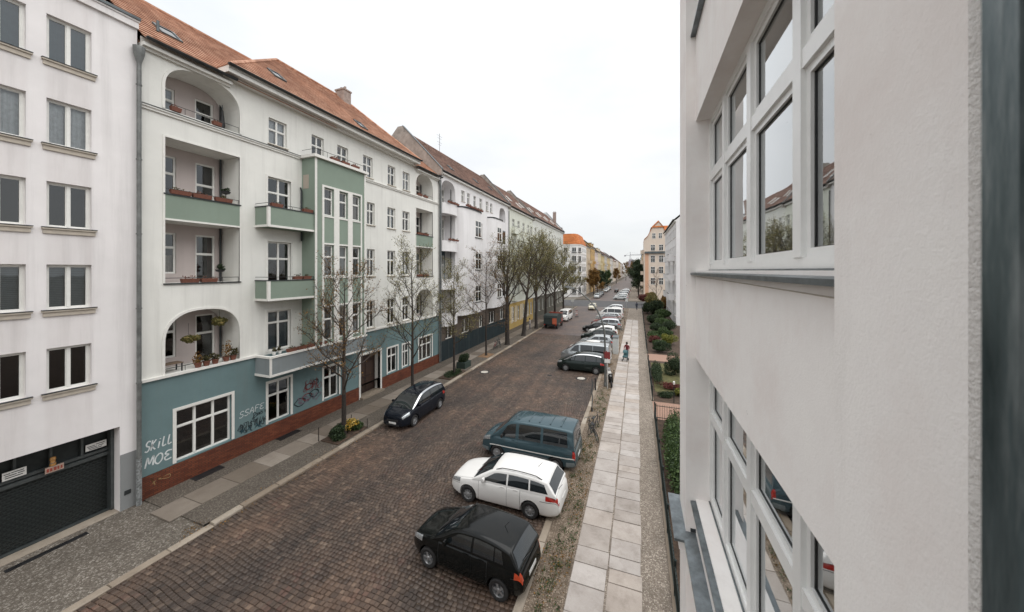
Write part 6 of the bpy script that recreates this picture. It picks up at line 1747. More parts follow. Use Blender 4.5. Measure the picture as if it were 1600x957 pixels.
row = [('sedan', 'saloon_car', 'white saloon hidden partly by the silver passenger van', p_white, 38.2), ('hatch', 'hatchback_car', 'silver hatchback between the white saloon and the black estate', p_silver, 41.9), ('wagon', 'estate_car', 'black estate car after the silver hatchback, beside the grey cabinet', p_green, 45.6), ('hatch', 'hatchback_car', 'white hatchback behind the black estate car', p_white, 49.0),
       ('sedan', 'saloon_car', 'black saloon sticking out furthest into the road', p_black, 52.2), ('mpv', 'people_carrier', 'silver people carrier just past the protruding black saloon', p_silver, 55.4), ('wagon', 'estate_car', 'dark red estate car in the middle of the farther row', p_red, 58.4), ('hatch', 'hatchback_car', 'grey hatchback after the dark red estate', p_grey, 61.4),
       ('wagon', 'estate_car', 'pale silver estate car after the grey hatchback', p_lgt, 64.6), ('van2', 'passenger_van', 'white passenger van with large dark windscreen before the crossing', p_white, 68.2), ('sedan', 'saloon_car', 'silver saloon beyond the white passenger van', p_silver, 72.0), ('hatch', 'hatchback_car', 'white hatchback, last but one before the crossing', p_white, 75.2), ('mpv', 'people_carrier', 'pale silver people carrier, last before the crossing', p_lgt, 78.6)]
for kind, nm, lab, col, yy in row:
    park(kind, nm, lab, 'van' if 'van' in nm else 'car', col, -4.8 - (.75 if col is p_black else random.uniform(-.25, .2)), yy, 178 + random.uniform(-2.5, 2.5), group=GRP)
park('hatch', 'driving_car', 'cream-white hatchback driving towards us at the crossing', 'car', p_cream, -9.9, 81.5, -91)
G2 = 'cars parked along the street beyond the crossing'
far = [(-12.6, 116, 'mpv', p_lgt, 'pale green-silver people carrier at the left kerb beyond the crossing', -90), (-12.6, 123, 'hatch', p_silver, 'silver hatchback second in the left row beyond the crossing', -90), (-12.7, 131, 'sedan', p_grey, 'grey saloon third in the left row beyond the crossing', -90), (-12.7, 150, 'wagon', p_lgt, 'pale estate car in the far left row', -90), (-12.7, 158, 'hatch', p_white, 'white hatchback in the far left row', -90), (-12.7, 168, 'mpv', p_silver, 'silver people carrier farthest in the left row', -90),
       (-8.3, 150, 'hatch', p_black, 'small black car driving away in the distance', 90)]
for i, yy in enumerate((111.5, 114.6, 117.8, 121, 124.2, 127.4, 130.6, 133.8, 137, 140.4, 144, 148, 152, 157)):
    cn = ['pale silver', 'silver', 'white', 'blue', 'grey', 'pale silver', 'silver', 'white', 'black', 'silver', 'white', 'dark red', 'grey', 'white'][i]; cl = {'pale silver': p_lgt, 'silver': p_silver, 'white': p_white, 'blue': p_blue, 'grey': p_grey, 'black': p_black, 'dark red': p_red}[cn]
    far.append((-4.9, yy, ['wagon', 'hatch', 'mpv', 'sedan'][i % 4], cl, '%s car, %s in the right row beyond the crossing' % (cn, ['first', 'second', 'third', 'fourth', 'fifth', 'sixth', 'seventh', 'eighth', 'ninth', 'tenth', 'eleventh', 'twelfth', 'last but one', 'last'][i]), 178))
for x, yy, kind, cl, lab, deg in far:
    park(kind, 'parked_car' if deg != 90 else 'driving_car', lab, 'car', cl, x, yy, deg, group=G2)
# small white van and red tipper lorry at the left kerb
park('van2', 'delivery_van', 'white delivery van in front of the red lorry at the left kerb', 'van', p_white, -12.6, 62.6, -92)
lr = thing('tipper_lorry', 'red lorry with dark green covered load box at the left kerb', 'lorry', (-12.85, 54.2, 0), R(90))
m_r = paint('faded_red_lorry_paint', (0.26, 0.045, 0.028, 1)); m_g = plain('dark_green_tarpaulin', (0.022, 0.032, 0.030, 1), .8, var=.3, bump=.4, bscale=6)
m = MB(); m.box(-2.2, 1.1, -1.05, 1.05, .75, 1.75); m.build('load_box', m_g, lr)
m = MB(); m.prism([(-2.25, 1.751), (1.12, 1.751), (1.05, 2.12), (-.5, 2.28), (-2.15, 2.1)], -1.08, 1.08); m.build('tarpaulin', m_g, lr)
m = MB(); m.prism([(1.25, .5), (2.75, .5), (2.8, 1.2), (2.55, 2.2), (1.25, 2.25)], -1.0, 1.0); cb_ = m.build('cab', m_r, lr, 30)
m = MB(); m.quad((2.795, -.85, 1.25), (2.795, .85, 1.25), (2.59, .85, 2.08), (2.59, -.85, 2.08)); m.build('windscreen', car_glass, cb_)
for s in (-1, 1): m = MB(); m.quad((1.4, s * 1.006, 1.3), (2.55, s * 1.006, 1.3), (2.4, s * 1.006, 2.05), (1.4, s * 1.006, 2.05)); m.build('side_window', car_glass, cb_)
m = MB(); m.box(-2.24, -2.205, -1.05, -.35, .8, 1.72); m.build('tailboard', plain('orange_red_board', (0.42, 0.10, 0.05, 1), .5), lr)
m = MB(); m.box(-2.1, 2.6, -.5, .5, .42, .74); m.build('chassis', trim_k, lr)
tyl = MB().lathe([(.26, -.12), (.40, -.13), (.43, -.06), (.43, .06), (.40, .13), (.26, .12), (.001, .05)], n=20, axis='y').mesh('wheel', 40)
for x in (-1.35, 2.0):
    for s in (-1, 1): w = link('wheel', tyl, rubber, lr, (x, s * .92, .43)); w.rotation_euler = (0, 0, 0 if s > 0 else math.pi)
for s in (-1, 1): MB().box(-2.26, -2.24, s * .9 - .1, s * .9 + .1, .6, .74).build('tail_light', lamp_r, lr)
# ------------------------------------------------------------------ street trees
def make_tree(name, label, loc, H, trunk_h, r0, spread, n_main, leaves, leaf, size, seed, group, lean=(0, 0), up=.45, leader=True, levels=3, dens=5, wood=None):
    rd = random.Random(seed)
    t = thing(name, label, 'tree', loc, 0, group)
    tr, br = MB(), MB(); tips = []
    top = Vector((lean[0] * H, lean[1] * H, H * .97))
    ax = []
    kk = 9
    for i in range(kk + 1):
        f = i / kk; ax.append(Vector((lean[0] * H * f + rd.uniform(-.05, .05) * f * H * .15, lean[1] * H * f + rd.uniform(-.05, .05) * f * H * .15, H * .97 * f)))
    def on_axis(z):
        f = min(max(z / (H * .97), 0), 1) * kk; i = min(int(f), kk - 1); return ax[i].lerp(ax[i + 1], f - i)
    def rad(z): return max(.012, r0 * (1 - z / (H * (1.0 if leader else .8))) ** .8)
    zt = H * (.97 if leader else .62)
    zs = [-.1, .0, .15, .5] + [trunk_h * f for f in (.45, .7, 1.0)]
    tr.tube([on_axis(max(z, 0)) + Vector((0, 0, min(z, 0))) for z in zs], [rad(0) * 1.5, rad(0) * 1.35, rad(0) * 1.12] + [rad(z) for z in zs[3:]], 9)
    zz = [trunk_h + (zt - trunk_h) * i / 6 for i in range(7)]
    br.tube([on_axis(z) for z in zz], [rad(z) for z in zz], 6)
    def grow(p, d, ln, r, lv):
        n_ = 4 if lv < 3 else 3; pts = [p]; q = p.copy(); dd = d.normalized()
        for i in range(n_):
            dd = (dd + Vector((rd.uniform(-1, 1), rd.uniform(-1, 1), rd.uniform(-.7, 1))) * .20 + Vector((0, 0, (up if lv < 2 else up * .25) * .22))).normalized()
            q = q + dd * ln / n_; pts.append(q.copy())
        br.tube(pts, [r * (1 - .72 * i / n_) for i in range(n_ + 1)], 5 if lv == 1 else 4 if lv == 2 else 3, cap=False)
        if lv >= levels - 1: tips.extend(pts[1:])
        if lv < levels:
            for k in range(dens + (2 if lv == 1 else 0)):
                f = rd.uniform(.25, 1.0) if lv > 1 else .3 + .7 * (k + .5) / (dens + 2)
                i = min(int(f * n_), n_ - 1); b = pts[i].lerp(pts[i + 1], f * n_ - i)
                side = Vector((rd.uniform(-1, 1), rd.uniform(-1, 1), rd.uniform(-.35, .75))).normalized()
                nd = (dd * .75 + side * .85).normalized()
                grow(b, nd, ln * rd.uniform(.38, .62) * (1.1 - .4 * f), max(.0085, r * .42), lv + 1)
    for k in range(n_main):
        f = (k + rd.uniform(.1, .9)) / n_main
        z = trunk_h + (zt - trunk_h) * f * .95
        a = k * 2.4 + rd.uniform(-.5, .5)
        ln = spread * (1.08 - .62 * f if leader else 1.0 - .25 * f) * rd.uniform(.75, 1.15)
        grow(on_axis(z), Vector((math.cos(a), math.sin(a), up + .55 * f + rd.uniform(-.15, .2))), ln, max(.02, rad(z) * .55), 1)
    tr.build('trunk', bark, t, 60); br.build('branches', wood or twig_m, t)
    if leaves:
        T = np.array([tuple(p) for p in tips]); k = rng.integers(0, len(T), leaves)
        P = T[k] + rng.normal(size=(leaves, 3)) * (.12 if levels > 2 else .3)
        V, F = leaves_at(P, size); np_mesh('leaves', V, F, leaf_mats[leaf], t)
    return t
TG = 'street trees along the left kerb'
make_tree('young_street_tree', 'nearly bare young tree in the flower bed before the blue wall', (-15.15, 14.3, SW), 8.7, 2.3, .135, 3.5, 17, 4200, 'rust', .042, 3, TG, up=.35, dens=7)
make_tree('young_street_tree', 'nearly bare young tree just behind the navy people carrier', (-15.1, 20.3, SW), 10.6, 2.6, .12, 3.3, 18, 4200, 'olive', .045, 8, TG, up=.5, dens=7)
make_tree('young_street_tree', 'small bare tree beside the green planter box', (-15.0, 26.0, SW), 9.4, 2.4, .11, 3.1, 18, 4500, 'olive', .05, 21, TG, up=.3, dens=7)
make_tree('young_street_tree', 'slim bare tree with straight leader before the white loggia house', (-15.2, 33.1, SW), 11.8, 2.8, .11, 3.3, 22, 3200, 'rust', .05, 14, TG, up=.2, dens=6)
make_tree('lime_tree', 'thick-trunked forked tree, first of the big olive crowns', (-15.0, 38.9, SW), 15.4, 4.4, .29, 5.0, 14, 4800, 'olive', .06, 31, TG, leader=False, up=.8, dens=6)
make_tree('lime_tree', 'big tree with slanting trunk before the yellow ground floor', (-14.95, 45.0, SW), 17.4, 4.6, .27, 5.4, 14, 6200, 'olive', .062, 32, TG, lean=(.06, .12), leader=False, up=.8, dens=6)
make_tree('lime_tree', 'big olive-leaved tree right of the slanting trunk', (-14.9, 51.2, SW), 18.2, 4.2, .25, 6.6, 15, 7800, 'olive', .066, 33, TG, leader=False, up=.75, dens=6)
make_tree('lime_tree', 'big olive-leaved tree beside the red lorry', (-14.9, 57.0, SW), 17.0, 3.8, .25, 6.6, 15, 8200, 'olive', .07, 34, TG, leader=False, up=.7, dens=6)
make_tree('lime_tree', 'olive-leaved tree beside the white delivery van', (-14.9, 64.0, SW), 15.2, 3.2, .24, 6.2, 15, 8500, 'olive', .075, 35, TG, leader=False, up=.6, dens=6)
make_tree('lime_tree', 'darker tree, last of the big crowns before the crossing', (-14.9, 72.0, SW), 13.2, 2.8, .22, 5.0, 13, 9000, 'olive', .09, 36, TG, leader=False, up=.5, dens=6)
TF = 'trees along the street beyond the crossing'
for i, (x, y, h, lf, lab) in enumerate([(-15.2, 128, 8.5, 'rust', 'rusty brown tree before the orange-yellow house'), (-15.2, 141, 8, 'dark', 'dark green tree before the pinkish white house'), (-15.2, 160, 8, 'dark', 'dark green tree before the cream house'), (-15.0, 186, 8, 'mid', 'green tree in the far left row'), (.4, 127, 10, 'dark', 'dark evergreen tree just past the gabled corner house'), (.3, 138, 12, 'dark', 'taller dark evergreen tree beside the far right kerb'), (.2, 152, 12, 'dark', 'dark tree between the evergreens on the far right'), (.4, 172, 10, 'dark', 'dark tree behind the tall evergreen on the right'), (-14, 250, 10, 'rust', 'brown tree at the far end of the street'), (-1, 205, 13, 'rust', 'brown tree behind the dark trees on the far right'), (-2, 260, 15, 'rust', 'big brown tree closing the view at the far end'), (-10, 330, 15, 'rust', 'hazy brown tree standing in the middle of the far street end')]):
    make_tree('far_street_tree', lab, (x, y, .1), h, h * .2, .2, h * .42, 11, 6000, lf, .2, 60 + i, TF, leader=True, up=.4, levels=2, dens=5)
make_tree('garden_tree', 'pale nearly bare tree before the peach strip of the gabled house', (4.6, 96, .1), 9.0, 2.0, .12, 3.0, 9, 350, 'dry', .09, 77, None, up=.8)

# ------------------------------------------------------------------ front gardens
def shrub(name, label, loc, r, n_, size, leaf, group=None, lumps=8, stems=True):
    t = thing(name, label, 'shrub', (loc[0], loc[1], loc[2]), 0, group)
    V, F = leaf_cloud((0, 0, r[2] * .95), r, n_, size, lumps if r[1] < 3 else 40, .02); np_mesh('foliage', V, F, leaf_mats[leaf], t)
    m = MB()
    for k in range(5):
        a = k * 1.26; m.tube([(0.05 * math.cos(a), .05 * math.sin(a), -.02), (r[0] * .3 * math.cos(a), r[1] * .3 * math.sin(a), r[2] * .6), (r[0] * .6 * math.cos(a), r[1] * .6 * math.sin(a), r[2] * 1.3)], [.03, .02, .008], 4)
    m.build('stems', twig_m, t)
    return t
SG = 'shrubs in the right front gardens'
Z0 = SW
shrubs = [
 ('low clipped ivy bed by the fence nearest to our wall', (2.15, 17.2), (1.0, 5.2, .45), 20000, .06, 'mid', 'ivy_bed'),
 ('round clipped dark bush on the small lawn', (3.0, 32.6), (1.0, 1.2, .95), 7000, .05, 'dark', 'round_bush'),
 ('dark red low plants edging the small lawn', (2.4, 28.6), (1.2, .5, .25), 2500, .05, 'red', 'red_border'),
 ('grey-green lavender bed at the end of the lawn', (1.9, 26.9), (.8, .6, .22), 2000, .045, 'dark', 'lavender_bed'),
 ('yellow-green tuft in the bed beside the brick path', (2.8, 27.2), (.5, .5, .28), 1200, .05, 'lime', 'yellow_tuft'),
 ('low dark hedge just past the second brick path', (2.2, 41.2), (1.4, .8, .6), 6000, .06, 'dark', 'dark_hedge'),
 ('bright yellow-green bush behind the dark hedge', (3.6, 45.5), (1.1, 1.1, .8), 5000, .065, 'lime', 'yellow_bush'),
 ('brown-red dry shrub at the fence behind the dark hedge', (1.9, 46.5), (.7, 1.0, .5), 2500, .06, 'red', 'dry_shrub'),
 ('flat grey-green bush beyond the bright bush', (3.7, 50.0), (1.3, 1.5, .8), 4500, .07, 'mid', 'flat_bush'),
 ('long dark green yew beyond the dry shrub', (2.6, 54.0), (1.4, 1.6, .8), 6000, .07, 'dark', 'yew_bush'),
 ('mid green rounded bush before the tall dark shrubs', (3.9, 59.0), (1.5, 1.8, 1.0), 6000, .08, 'mid', 'rounded_bush'),
 ('dark rhododendron by the fence before the tall shrubs', (2.5, 62.0), (1.1, 1.8, 1.2), 6000, .08, 'dark', 'rhododendron'),
 ('large layered green shrub under the white house', (3.8, 66.5), (2.0, 2.4, 1.3), 8000, .09, 'mid', 'layered_shrub'),
 ('large dark shrub beside the layered green one', (3.3, 73.0), (1.9, 2.6, 1.9), 8000, .10, 'dark', 'tall_shrub'),
 ('tall olive shrub in front of the gabled house', (3.6, 80.0), (2.3, 2.4, 2.1), 8000, .11, 'olive', 'olive_shrub'),
 ('rust brown tall shrub at the foot of the white house', (6.0, 83.5), (1.7, 1.8, 2.2), 6000, .11, 'rust', 'rust_shrub'),
 ('dark red berried shrub below the gabled house', (2.9, 98.5), (2.6, 2.0, 1.7), 6500, .12, 'red', 'red_shrub'),
 ('reddish bush beside the far right pavement', (3.8, 109.0), (1.6, 1.5, 1.4), 4500, .13, 'rust', 'reddish_bush'),
 ('low dark yew hedge along the fence beside the lawn', (1.55, 31.5), (.45, 3.6, .5), 6500, .05, 'dark', 'yew_hedge'),
 ('dark green bush at the wall end of the lawn', (4.3, 29.0), (1.0, 1.6, .9), 4500, .06, 'dark', 'corner_bush'),
 ('green ground cover patch before the flat bush', (2.2, 50.0), (1.0, 2.0, .45), 4500, .06, 'mid', 'ground_cover'),
 ('dark green mound left of the bright yellow-green bush', (2.4, 43.8), (1.1, 1.0, .5), 4000, .06, 'mid', 'green_mound'),
 ('dense dark bush between rounded bush and yew', (4.2, 55.0), (1.2, 2.0, 1.1), 5000, .07, 'dark', 'dense_bush'),
 ('dark shrub filling the fence line before the olive shrub', (1.9, 77.0), (1.0, 2.5, 1.5), 6000, .10, 'dark', 'fence_shrub'),
]
for lab, (x, y), r, n_, sz, lf, nm in shrubs: shrub(nm, lab, (x, y, Z0), r, n_, sz, lf, SG)
# iron fence: one run per plot
def fence(label, y0, y1, x=0.98, h=.95, gate=False):
    t = thing('iron_fence', label, 'fence', (x, y0, Z0), 0, 'iron fences of the front gardens')
    L = y1 - y0; k = max(1, round(L / 2.4))
    for i in range(k + 1): m = MB(); m.box(-.03, .03, L * i / k - .03, L * i / k + .03, 0, h + .08); m.lathe([(.045, 0), (.05, .03), (.001, .07)], (0, L * i / k, h + .08), 6); m.build('post', fence_m, t)
    for z in (.12, h - .08): MB().box(-.018, .018, .03, L - .03, z, z + .035).build('rail', fence_m, t)
    b = MB(); n_ = int(L / .14)
    for i in range(n_): b.tube([(0, (i + .5) * L / n_, .05), (0, (i + .5) * L / n_, h)], .008, 4)
    stuff(b.build('bars', fence_m, t))
    MB().box(-.09, .07, 0, L, -.02, .07).build('base_kerb', kerb_mt, t)
fence_m = plain('dark_green_iron', (0.016, 0.026, 0.024, 1), .5, metal=.3)
fence('dark iron fence running below our wall', 8.0, 22.4)
fence('dark iron fence beside the small lawn', 25.6, 36.9)
fence('dark iron fence along the farther shrubs', 40.0, 86.0)
t = thing('garden_side_fence', 'low iron fence crossing the garden before the ivy bed', 'fence', (1.05, 22.4, Z0))
for x in (0, 1.6, 3.2): MB().box(x - .03, x + .03, -.03, .03, 0, 1.0).build('post', fence_m, t)
for z in (.15, .85): MB().box(.03, 3.2, -.015, .015, z, z + .03).build('rail', fence_m, t)
b = MB()
for i in range(24): b.tube([(.1 + i * .13, 0, .05), (.1 + i * .13, 0, .95)], .008, 4)
stuff(b.build('bars', fence_m, t))
t = thing('garden_lamp', 'slim dark garden post with pale top beside the brick path', 'garden lamp', (2.35, 25.7, Z0))
MB().tube([(0, 0, 0), (0, 0, 1.25)], .03, 6).build('post', fence_m, t); MB().lathe([(.05, 0), (.07, .05), (.07, .2), (.001, .26)], (0, 0, 1.25), 8).build('head', plate_m, t, 40)

# weeds and dead leaves on the verge and at the kerbs
def litter(name, x0, x1, y0, y1, n_, size, leaf, z, clump=.35):
    k = max(1, n_ // 22)
    c = np.stack([rng.uniform(x0, x1, k), y0 + (y1 - y0) * rng.random(k) ** 1.4, np.full(k, z)], 1)
    P = c[rng.integers(0, k, n_)] + rng.normal(size=(n_, 3)) * np.array([.07, .10, .02]) * clump / .35
    P[:, 0] = np.clip(P[:, 0], x0, x1); P[:, 2] = z + np.abs(P[:, 2] - z)
    V, F = leaves_at(P, size); return stuff(np_mesh(name, V, F, leaf_mats[leaf]))
tag(litter('verge_weeds', -2.8, -1.95, 7.5, 27, 4200, .028, 'mid', SW + .015), 'small green weed tufts growing along the right verge', 'weeds')
tag(litter('dead_leaves', -2.85, -1.95, 6, 60, 3500, .03, 'rust', SW + .012, .9), 'brown dead leaves scattered over the right verge', 'leaves')
tag(litter('gutter_leaves', -14.9, -14.0, 7, 60, 2500, .03, 'rust', .05, .7), 'brown leaves lying in the left gutter', 'leaves')

# flower bed round the first tree, with its low rail
fb = thing('tree_flower_bed', 'leafy bed with yellow flowers around the first young tree', 'flower bed', (-15.2, 14.4, SW))
MB().bbox(-.62, .58, -1.0, 1.1, -.02, .06, .02).build('earth', soil, fb)
V, F = leaf_cloud((-.05, -.35, .32), (.62, .75, .42), 3800, .055, 9, .05); np_mesh('greenery', V, F, leaf_mats['dark'], fb)
V, F = leaf_cloud((.1, .55, .36), (.5, .6, .45), 2200, .05, 9, .05); np_mesh('tall_greenery', V, F, leaf_mats['mid'], fb)
V, F = leaf_cloud((.05, .35, .52), (.5, .65, .40), 420, .05, 9); np_mesh('flowers', V, F, leaf_mats['yellow'], fb)
m = MB(); m.tube([(-.7, -1.05, 0), (-.7, -1.05, .75)], .025, 6); m.tube([(-.7, 1.15, 0), (-.7, 1.15, .55)], .02, 6); m.tube([(.5, 1.15, 0), (.5, 1.15, .5)], .02, 6); m.build('stake', bark, fb)
fb = thing('planted_tree_pit', 'dark planted bed around the tree beside the green planter', 'flower bed', (-15.1, 25.9, SW))
MB().bbox(-.6, .55, -1.3, 1.4, -.02, .07, .02).build('earth', soil, fb)
V, F = leaf_cloud((0, 0, .14), (.6, 1.3, .2), 2200, .05, 9, .05); np_mesh('greenery', V, F, leaf_mats['dark'], fb)
pb = thing('planter_box', 'square dark green planter with dense bush behind the third tree', 'planter', (-15.35, 28.4, SW))
MB().bbox(-.45, .45, -.6, .6, 0, .55, .03).build('box', plain('dark_green_wood', (0.02, 0.035, 0.028, 1), .7), pb)
V, F = leaf_cloud((0, 0, .85), (.55, .7, .5), 3000, .06, 8, .4); np_mesh('bush', V, F, leaf_mats['dark'], pb)
tp = thing('tree_pit', 'bare sandy tree pit around the slim bare tree', 'tree pit', (-15.2, 33.1, SW + .004))
MB().bbox(-.6, .6, -.9, .9, -.01, .012, .01).build('earth', plain('sandy_earth', (0.20, 0.12, 0.065, 1), .95, var=.3, bump=.5), tp)

# bicycles
def bicycle(label, loc, rotz, tilt=0.0, group='bicycles'):
    t = thing('bicycle', label, 'bicycle', loc, rotz, group); t.rotation_euler = (tilt, 0, rotz)
    if 'bw' not in WIN:
        a = MB().lathe([(.335, -.017), (.35, 0), (.335, .017), (.32, 0), (.335, -.017)], n=24, axis='y')
        WIN['bw'] = a.mesh('wheel', 60)
        s = MB()
        for i in range(14): q = math.pi * 2 * i / 14; s.tube([(0, 0, 0), (.325 * math.cos(q), 0, .325 * math.sin(q))], .003, 3)
        s.lathe([(.03, -.04), (.03, .04)], n=8, axis='y'); WIN['bs'] = s.mesh('spokes')
        f = MB(); BB, ST, HT, HD, RW, FW = (-.08, 0, .30), (-.22, 0, .82), (.36, 0, .86), (.40, 0, .68), (-.52, 0, .34), (.53, 0, .34)
        for p, q in ((BB, ST), (ST, HT), (HD, BB), (HT, HD), (BB, RW), (ST, RW)): f.tube([p, q], .017, 6)
        f.tube([HD, (.44, 0, .55), FW], .015, 6); WIN['bf'] = f.mesh('frame', 60)
        WIN['bb'] = MB().tube([(.25, -.28, .98), (.37, -.2, 1.0), (.36, 0, .98), (.37, .2, 1.0), (.25, .28, .98)], .012, 6).tube([HT, (.36, 0, .98)], .014, 6).mesh('handlebar', 60)
        sd = MB(); sd.add([(-.40, -.09, .90), (-.40, .09, .90), (-.2, .05, .92), (-.08, .02, .91), (-.08, -.02, .91), (-.2, -.05, .92), (-.40, -.07, .86), (-.40, .07, .86), (-.1, 0, .88)], [(0, 1, 2, 5), (5, 2, 3, 4), (0, 6, 7, 1), (6, 8, 7), (0, 5, 4, 8, 6), (1, 7, 8, 3, 2)]); sd.tube([ST, (-.25, 0, .88)], .013, 5); WIN['bd'] = sd.mesh('saddle')
        pd = MB(); pd.lathe([(.09, -.05), (.09, -.045), (.02, -.045)], (-.08, 0, .3), 16, 'y'); pd.tube([(-.08, -.08, .3), (.03, -.08, .18), (.03, -.16, .18)], .01, 5); pd.tube([(-.08, .08, .3), (-.19, .08, .42), (-.19, .16, .42)], .01, 5); WIN['bp'] = pd.mesh('crank')
    for x in (-.52, .53): w = link('wheel', WIN['bw'], rubber, t, (x, 0, .35)); link('spokes', WIN['bs'], zinc, w)
    link('frame', WIN['bf'], random.choice([trim_k, p_navy, p_grey, p_red]), t); link('handlebar', WIN['bb'], zinc, t); link('saddle', WIN['bd'], trim_k, t); link('crank', WIN['bp'], zinc, t)
bicycle('black bicycle leaning at the bent post behind the teal van', (-2.35, 19.6, SW), R(75), R(8)); bicycle('second bicycle tangled with the one behind the teal van', (-2.2, 18.9, SW), R(115), R(-12))
for i, y in enumerate((36.2, 36.9, 37.6)): bicycle(['dark bicycle leaning at the thick trunk', 'dark bicycle in the middle of three at the left trees', 'dark bicycle farthest of three at the left trees'][i], (-15.5, y, SW), R(100 + 12 * i), R(6 - 5 * i))
bicycle('bicycle at the farther right verge beside parked cars', (-2.2, 52.5, SW), R(70), R(5)); bicycle('bicycle at the right verge nearer the crossing', (-2.0, 60.5, SW), R(95), R(-5))

# motor scooter
sc_ = thing('motor_scooter', 'black motor scooter with pale seat standing by the right slabs', 'scooter', (-1.98, 28.0, SW), R(-80)); sc_.rotation_euler = (R(5), 0, R(-80))
m = MB(); m.prism([(-.75, .45), (-.2, .35), (.25, .28), (.42, .32), (.5, .75), (.58, 1.0), (.5, 1.02), (.38, .5), (.1, .42), (-.1, .72), (-.78, .78)], -.16, .16); m.build('body', p_black, sc_, 30)
m = MB(); m.prism([(-.75, .78), (-.12, .73), (-.1, .80), (-.4, .84), (-.78, .87)], -.15, .15); m.build('seat', plain('pale_scooter_seat', (0.45, 0.43, 0.40, 1), .6), sc_, 40)
for x in (-.55, .62): w = MB().lathe([(.14, -.05), (.21, -.055), (.235, 0), (.21, .055), (.14, .05), (.001, .02)], (x, 0, .235), 18, 'y').build('wheel', rubber, sc_, 40); MB().lathe([(.13, .056), (.05, .06), (.001, .06)], (x, 0, .235), 14, 'y').build('rim', alloy, w)
MB().tube([(.48, -.33, 1.08), (.52, 0, 1.05), (.48, .33, 1.08)], .018, 6).tube([(.52, 0, 1.05), (.62, 0, .3)], .03, 6).build('handlebar', trim_k, sc_, 60)
MB().lathe([(.001, 0), (.07, .01), (.08, -.05)], (.6, 0, .9), 12, 'x').build('headlight', lamp_w, sc_); MB().box(-.86, -.79, -.08, .08, .6, .7).build('tail_light', lamp_r, sc_)
for s in (-.3, .3): MB().tube([(.5, s * .8, 1.08), (.46, s, 1.25)], .008, 4).lathe([(.05, -.01), (.05, .01), (.001, .01)], (.46, s, 1.27), 8, 'x').build('mirror', trim_k, sc_)
MB().box(-.95, -.78, -.14, .14, .86, 1.1).build('top_case', plain('grey_top_case', (0.3, 0.3, 0.3, 1), .5), sc_)

# street lamp with long curved arm, sign posts, cabinet
lamp_mt = plain('grey_lamp_post', (0.12, 0.125, 0.12, 1), .55, metal=.3, var=.2)
sl = thing('street_lamp', 'tall grey street lamp with long arm curving over the road', 'street lamp', (-2.36, 27.54, SW))
arm = [(0, 0, 0), (0, 0, 1.0), (-.02, 0, 3.0), (-.08, 0, 4.3), (-.28, 0, 5.2), (-.62, 0, 5.95), (-1.25, 0, 6.75), (-1.95, 0, 7.32), (-2.5, 0, 7.6)]
MB().tube(arm, [.10, .095, .075, .07, .062, .055, .05, .045, .04], 10).build('pole', lamp_mt, sl, 60)
MB().lathe([(.13, 0), (.13, .25), (.1, .3)], n=10).build('base', lamp_mt, sl, 40)
hd = MB(); hd.add([(-2.45, -.10, 7.58), (-2.45, .10, 7.58), (-3.0, .15, 7.70), (-3.25, .09, 7.74), (-3.25, -.09, 7.74), (-3.0, -.15, 7.70), (-2.45, -.06, 7.68), (-2.45, .06, 7.68), (-2.95, .09, 7.86), (-3.2, .05, 7.84), (-3.2, -.05, 7.84), (-2.95, -.09, 7.86)], [(0, 1, 7, 6), (1, 2, 8, 7), (2, 3, 9, 8), (3, 4, 10, 9), (4, 5, 11, 10), (5, 0, 6, 11), (6, 7, 8, 9, 10, 11)]); hd.build('lamp_head', lamp_mt, sl)
m = MB(); m.poly([(-2.5, -.09, 7.579), (-2.5, .09, 7.579), (-3.0, .13, 7.69), (-3.2, .08, 7.72), (-3.2, -.08, 7.72), (-3.0, -.13, 7.69)]); m.build('diffuser', plate_m, sl)
MB().bbox(-.13, .13, -.02, .14, 2.2, 2.75).build('notice', plain('dark_red_notice', (0.16, 0.025, 0.022, 1), .5), sl)
def sign_post(label, loc, h, plates):
    t = thing('sign_post', label, 'sign post', loc)
    MB().tube([(0, 0, 0), (0, 0, h)], .032, 8).build('post', plain('galvanised_post', (0.5, 0.5, 0.48, 1), .5, metal=.4), t, 60)
    for (z, w, hh, mt_) in plates: m = MB(); m.box(-w / 2, w / 2, -.045, -.035, z - hh / 2, z + hh / 2); m.build('sign', mt_, t)
    return t
sign_post('pale sign post with dark red plate beside the street lamp', (-2.16, 26.95, SW), 2.9, [(2.6, .42, .5, plain('red_sign', (0.20, 0.03, 0.03, 1), .5, var=.3, vscale=14)), (2.15, .42, .28, plate_m)])
sign_post('thin sign post at the right verge before the crossing', (-2.1, 74, SW), 3.2, [(2.9, .5, .5, plate_m)])
sign_post('white sign post on the left corner by the crossing', (-14.0, 78.0, SW), 2.6, [(2.2, .6, .6, plate_m)])
t = thing('bent_post', 'thin bent metal post standing in the verge behind the teal van', 'post', (-2.75, 22.3, SW))
MB().tube([(0, 0, 0), (0, 0, .5), (.05, -.03, .9), (-.02, .02, 1.3), (.03, 0, 1.7), (0, 0, 2.1)], .03, 7).build('post', zinc, t, 60); MB().lathe([(.05, 0), (.06, .2), (.05, .25)], (0, 0, 0), 8).build('foot', trim_k, t)
t = thing('bollard', 'short black bollard at the right kerb before the lamp', 'bollard', (-3.0, 26.4, SW)); MB().lathe([(.07, 0), (.06, .1), (.05, .75), (.06, .78), (.05, .9), (.001, .93)], n=10).build('post', trim_k, t, 40)
t = thing('utility_cabinet', 'grey-white steel utility cabinet on the verge behind the silver van', 'cabinet', (-2.25, 39.2, SW))
MB().bbox(-.28, .28, -.75, .75, 0, 1.75, .04).build('housing', plain('cabinet_grey', (0.42, 0.43, 0.42, 1), .5, var=.1), t)
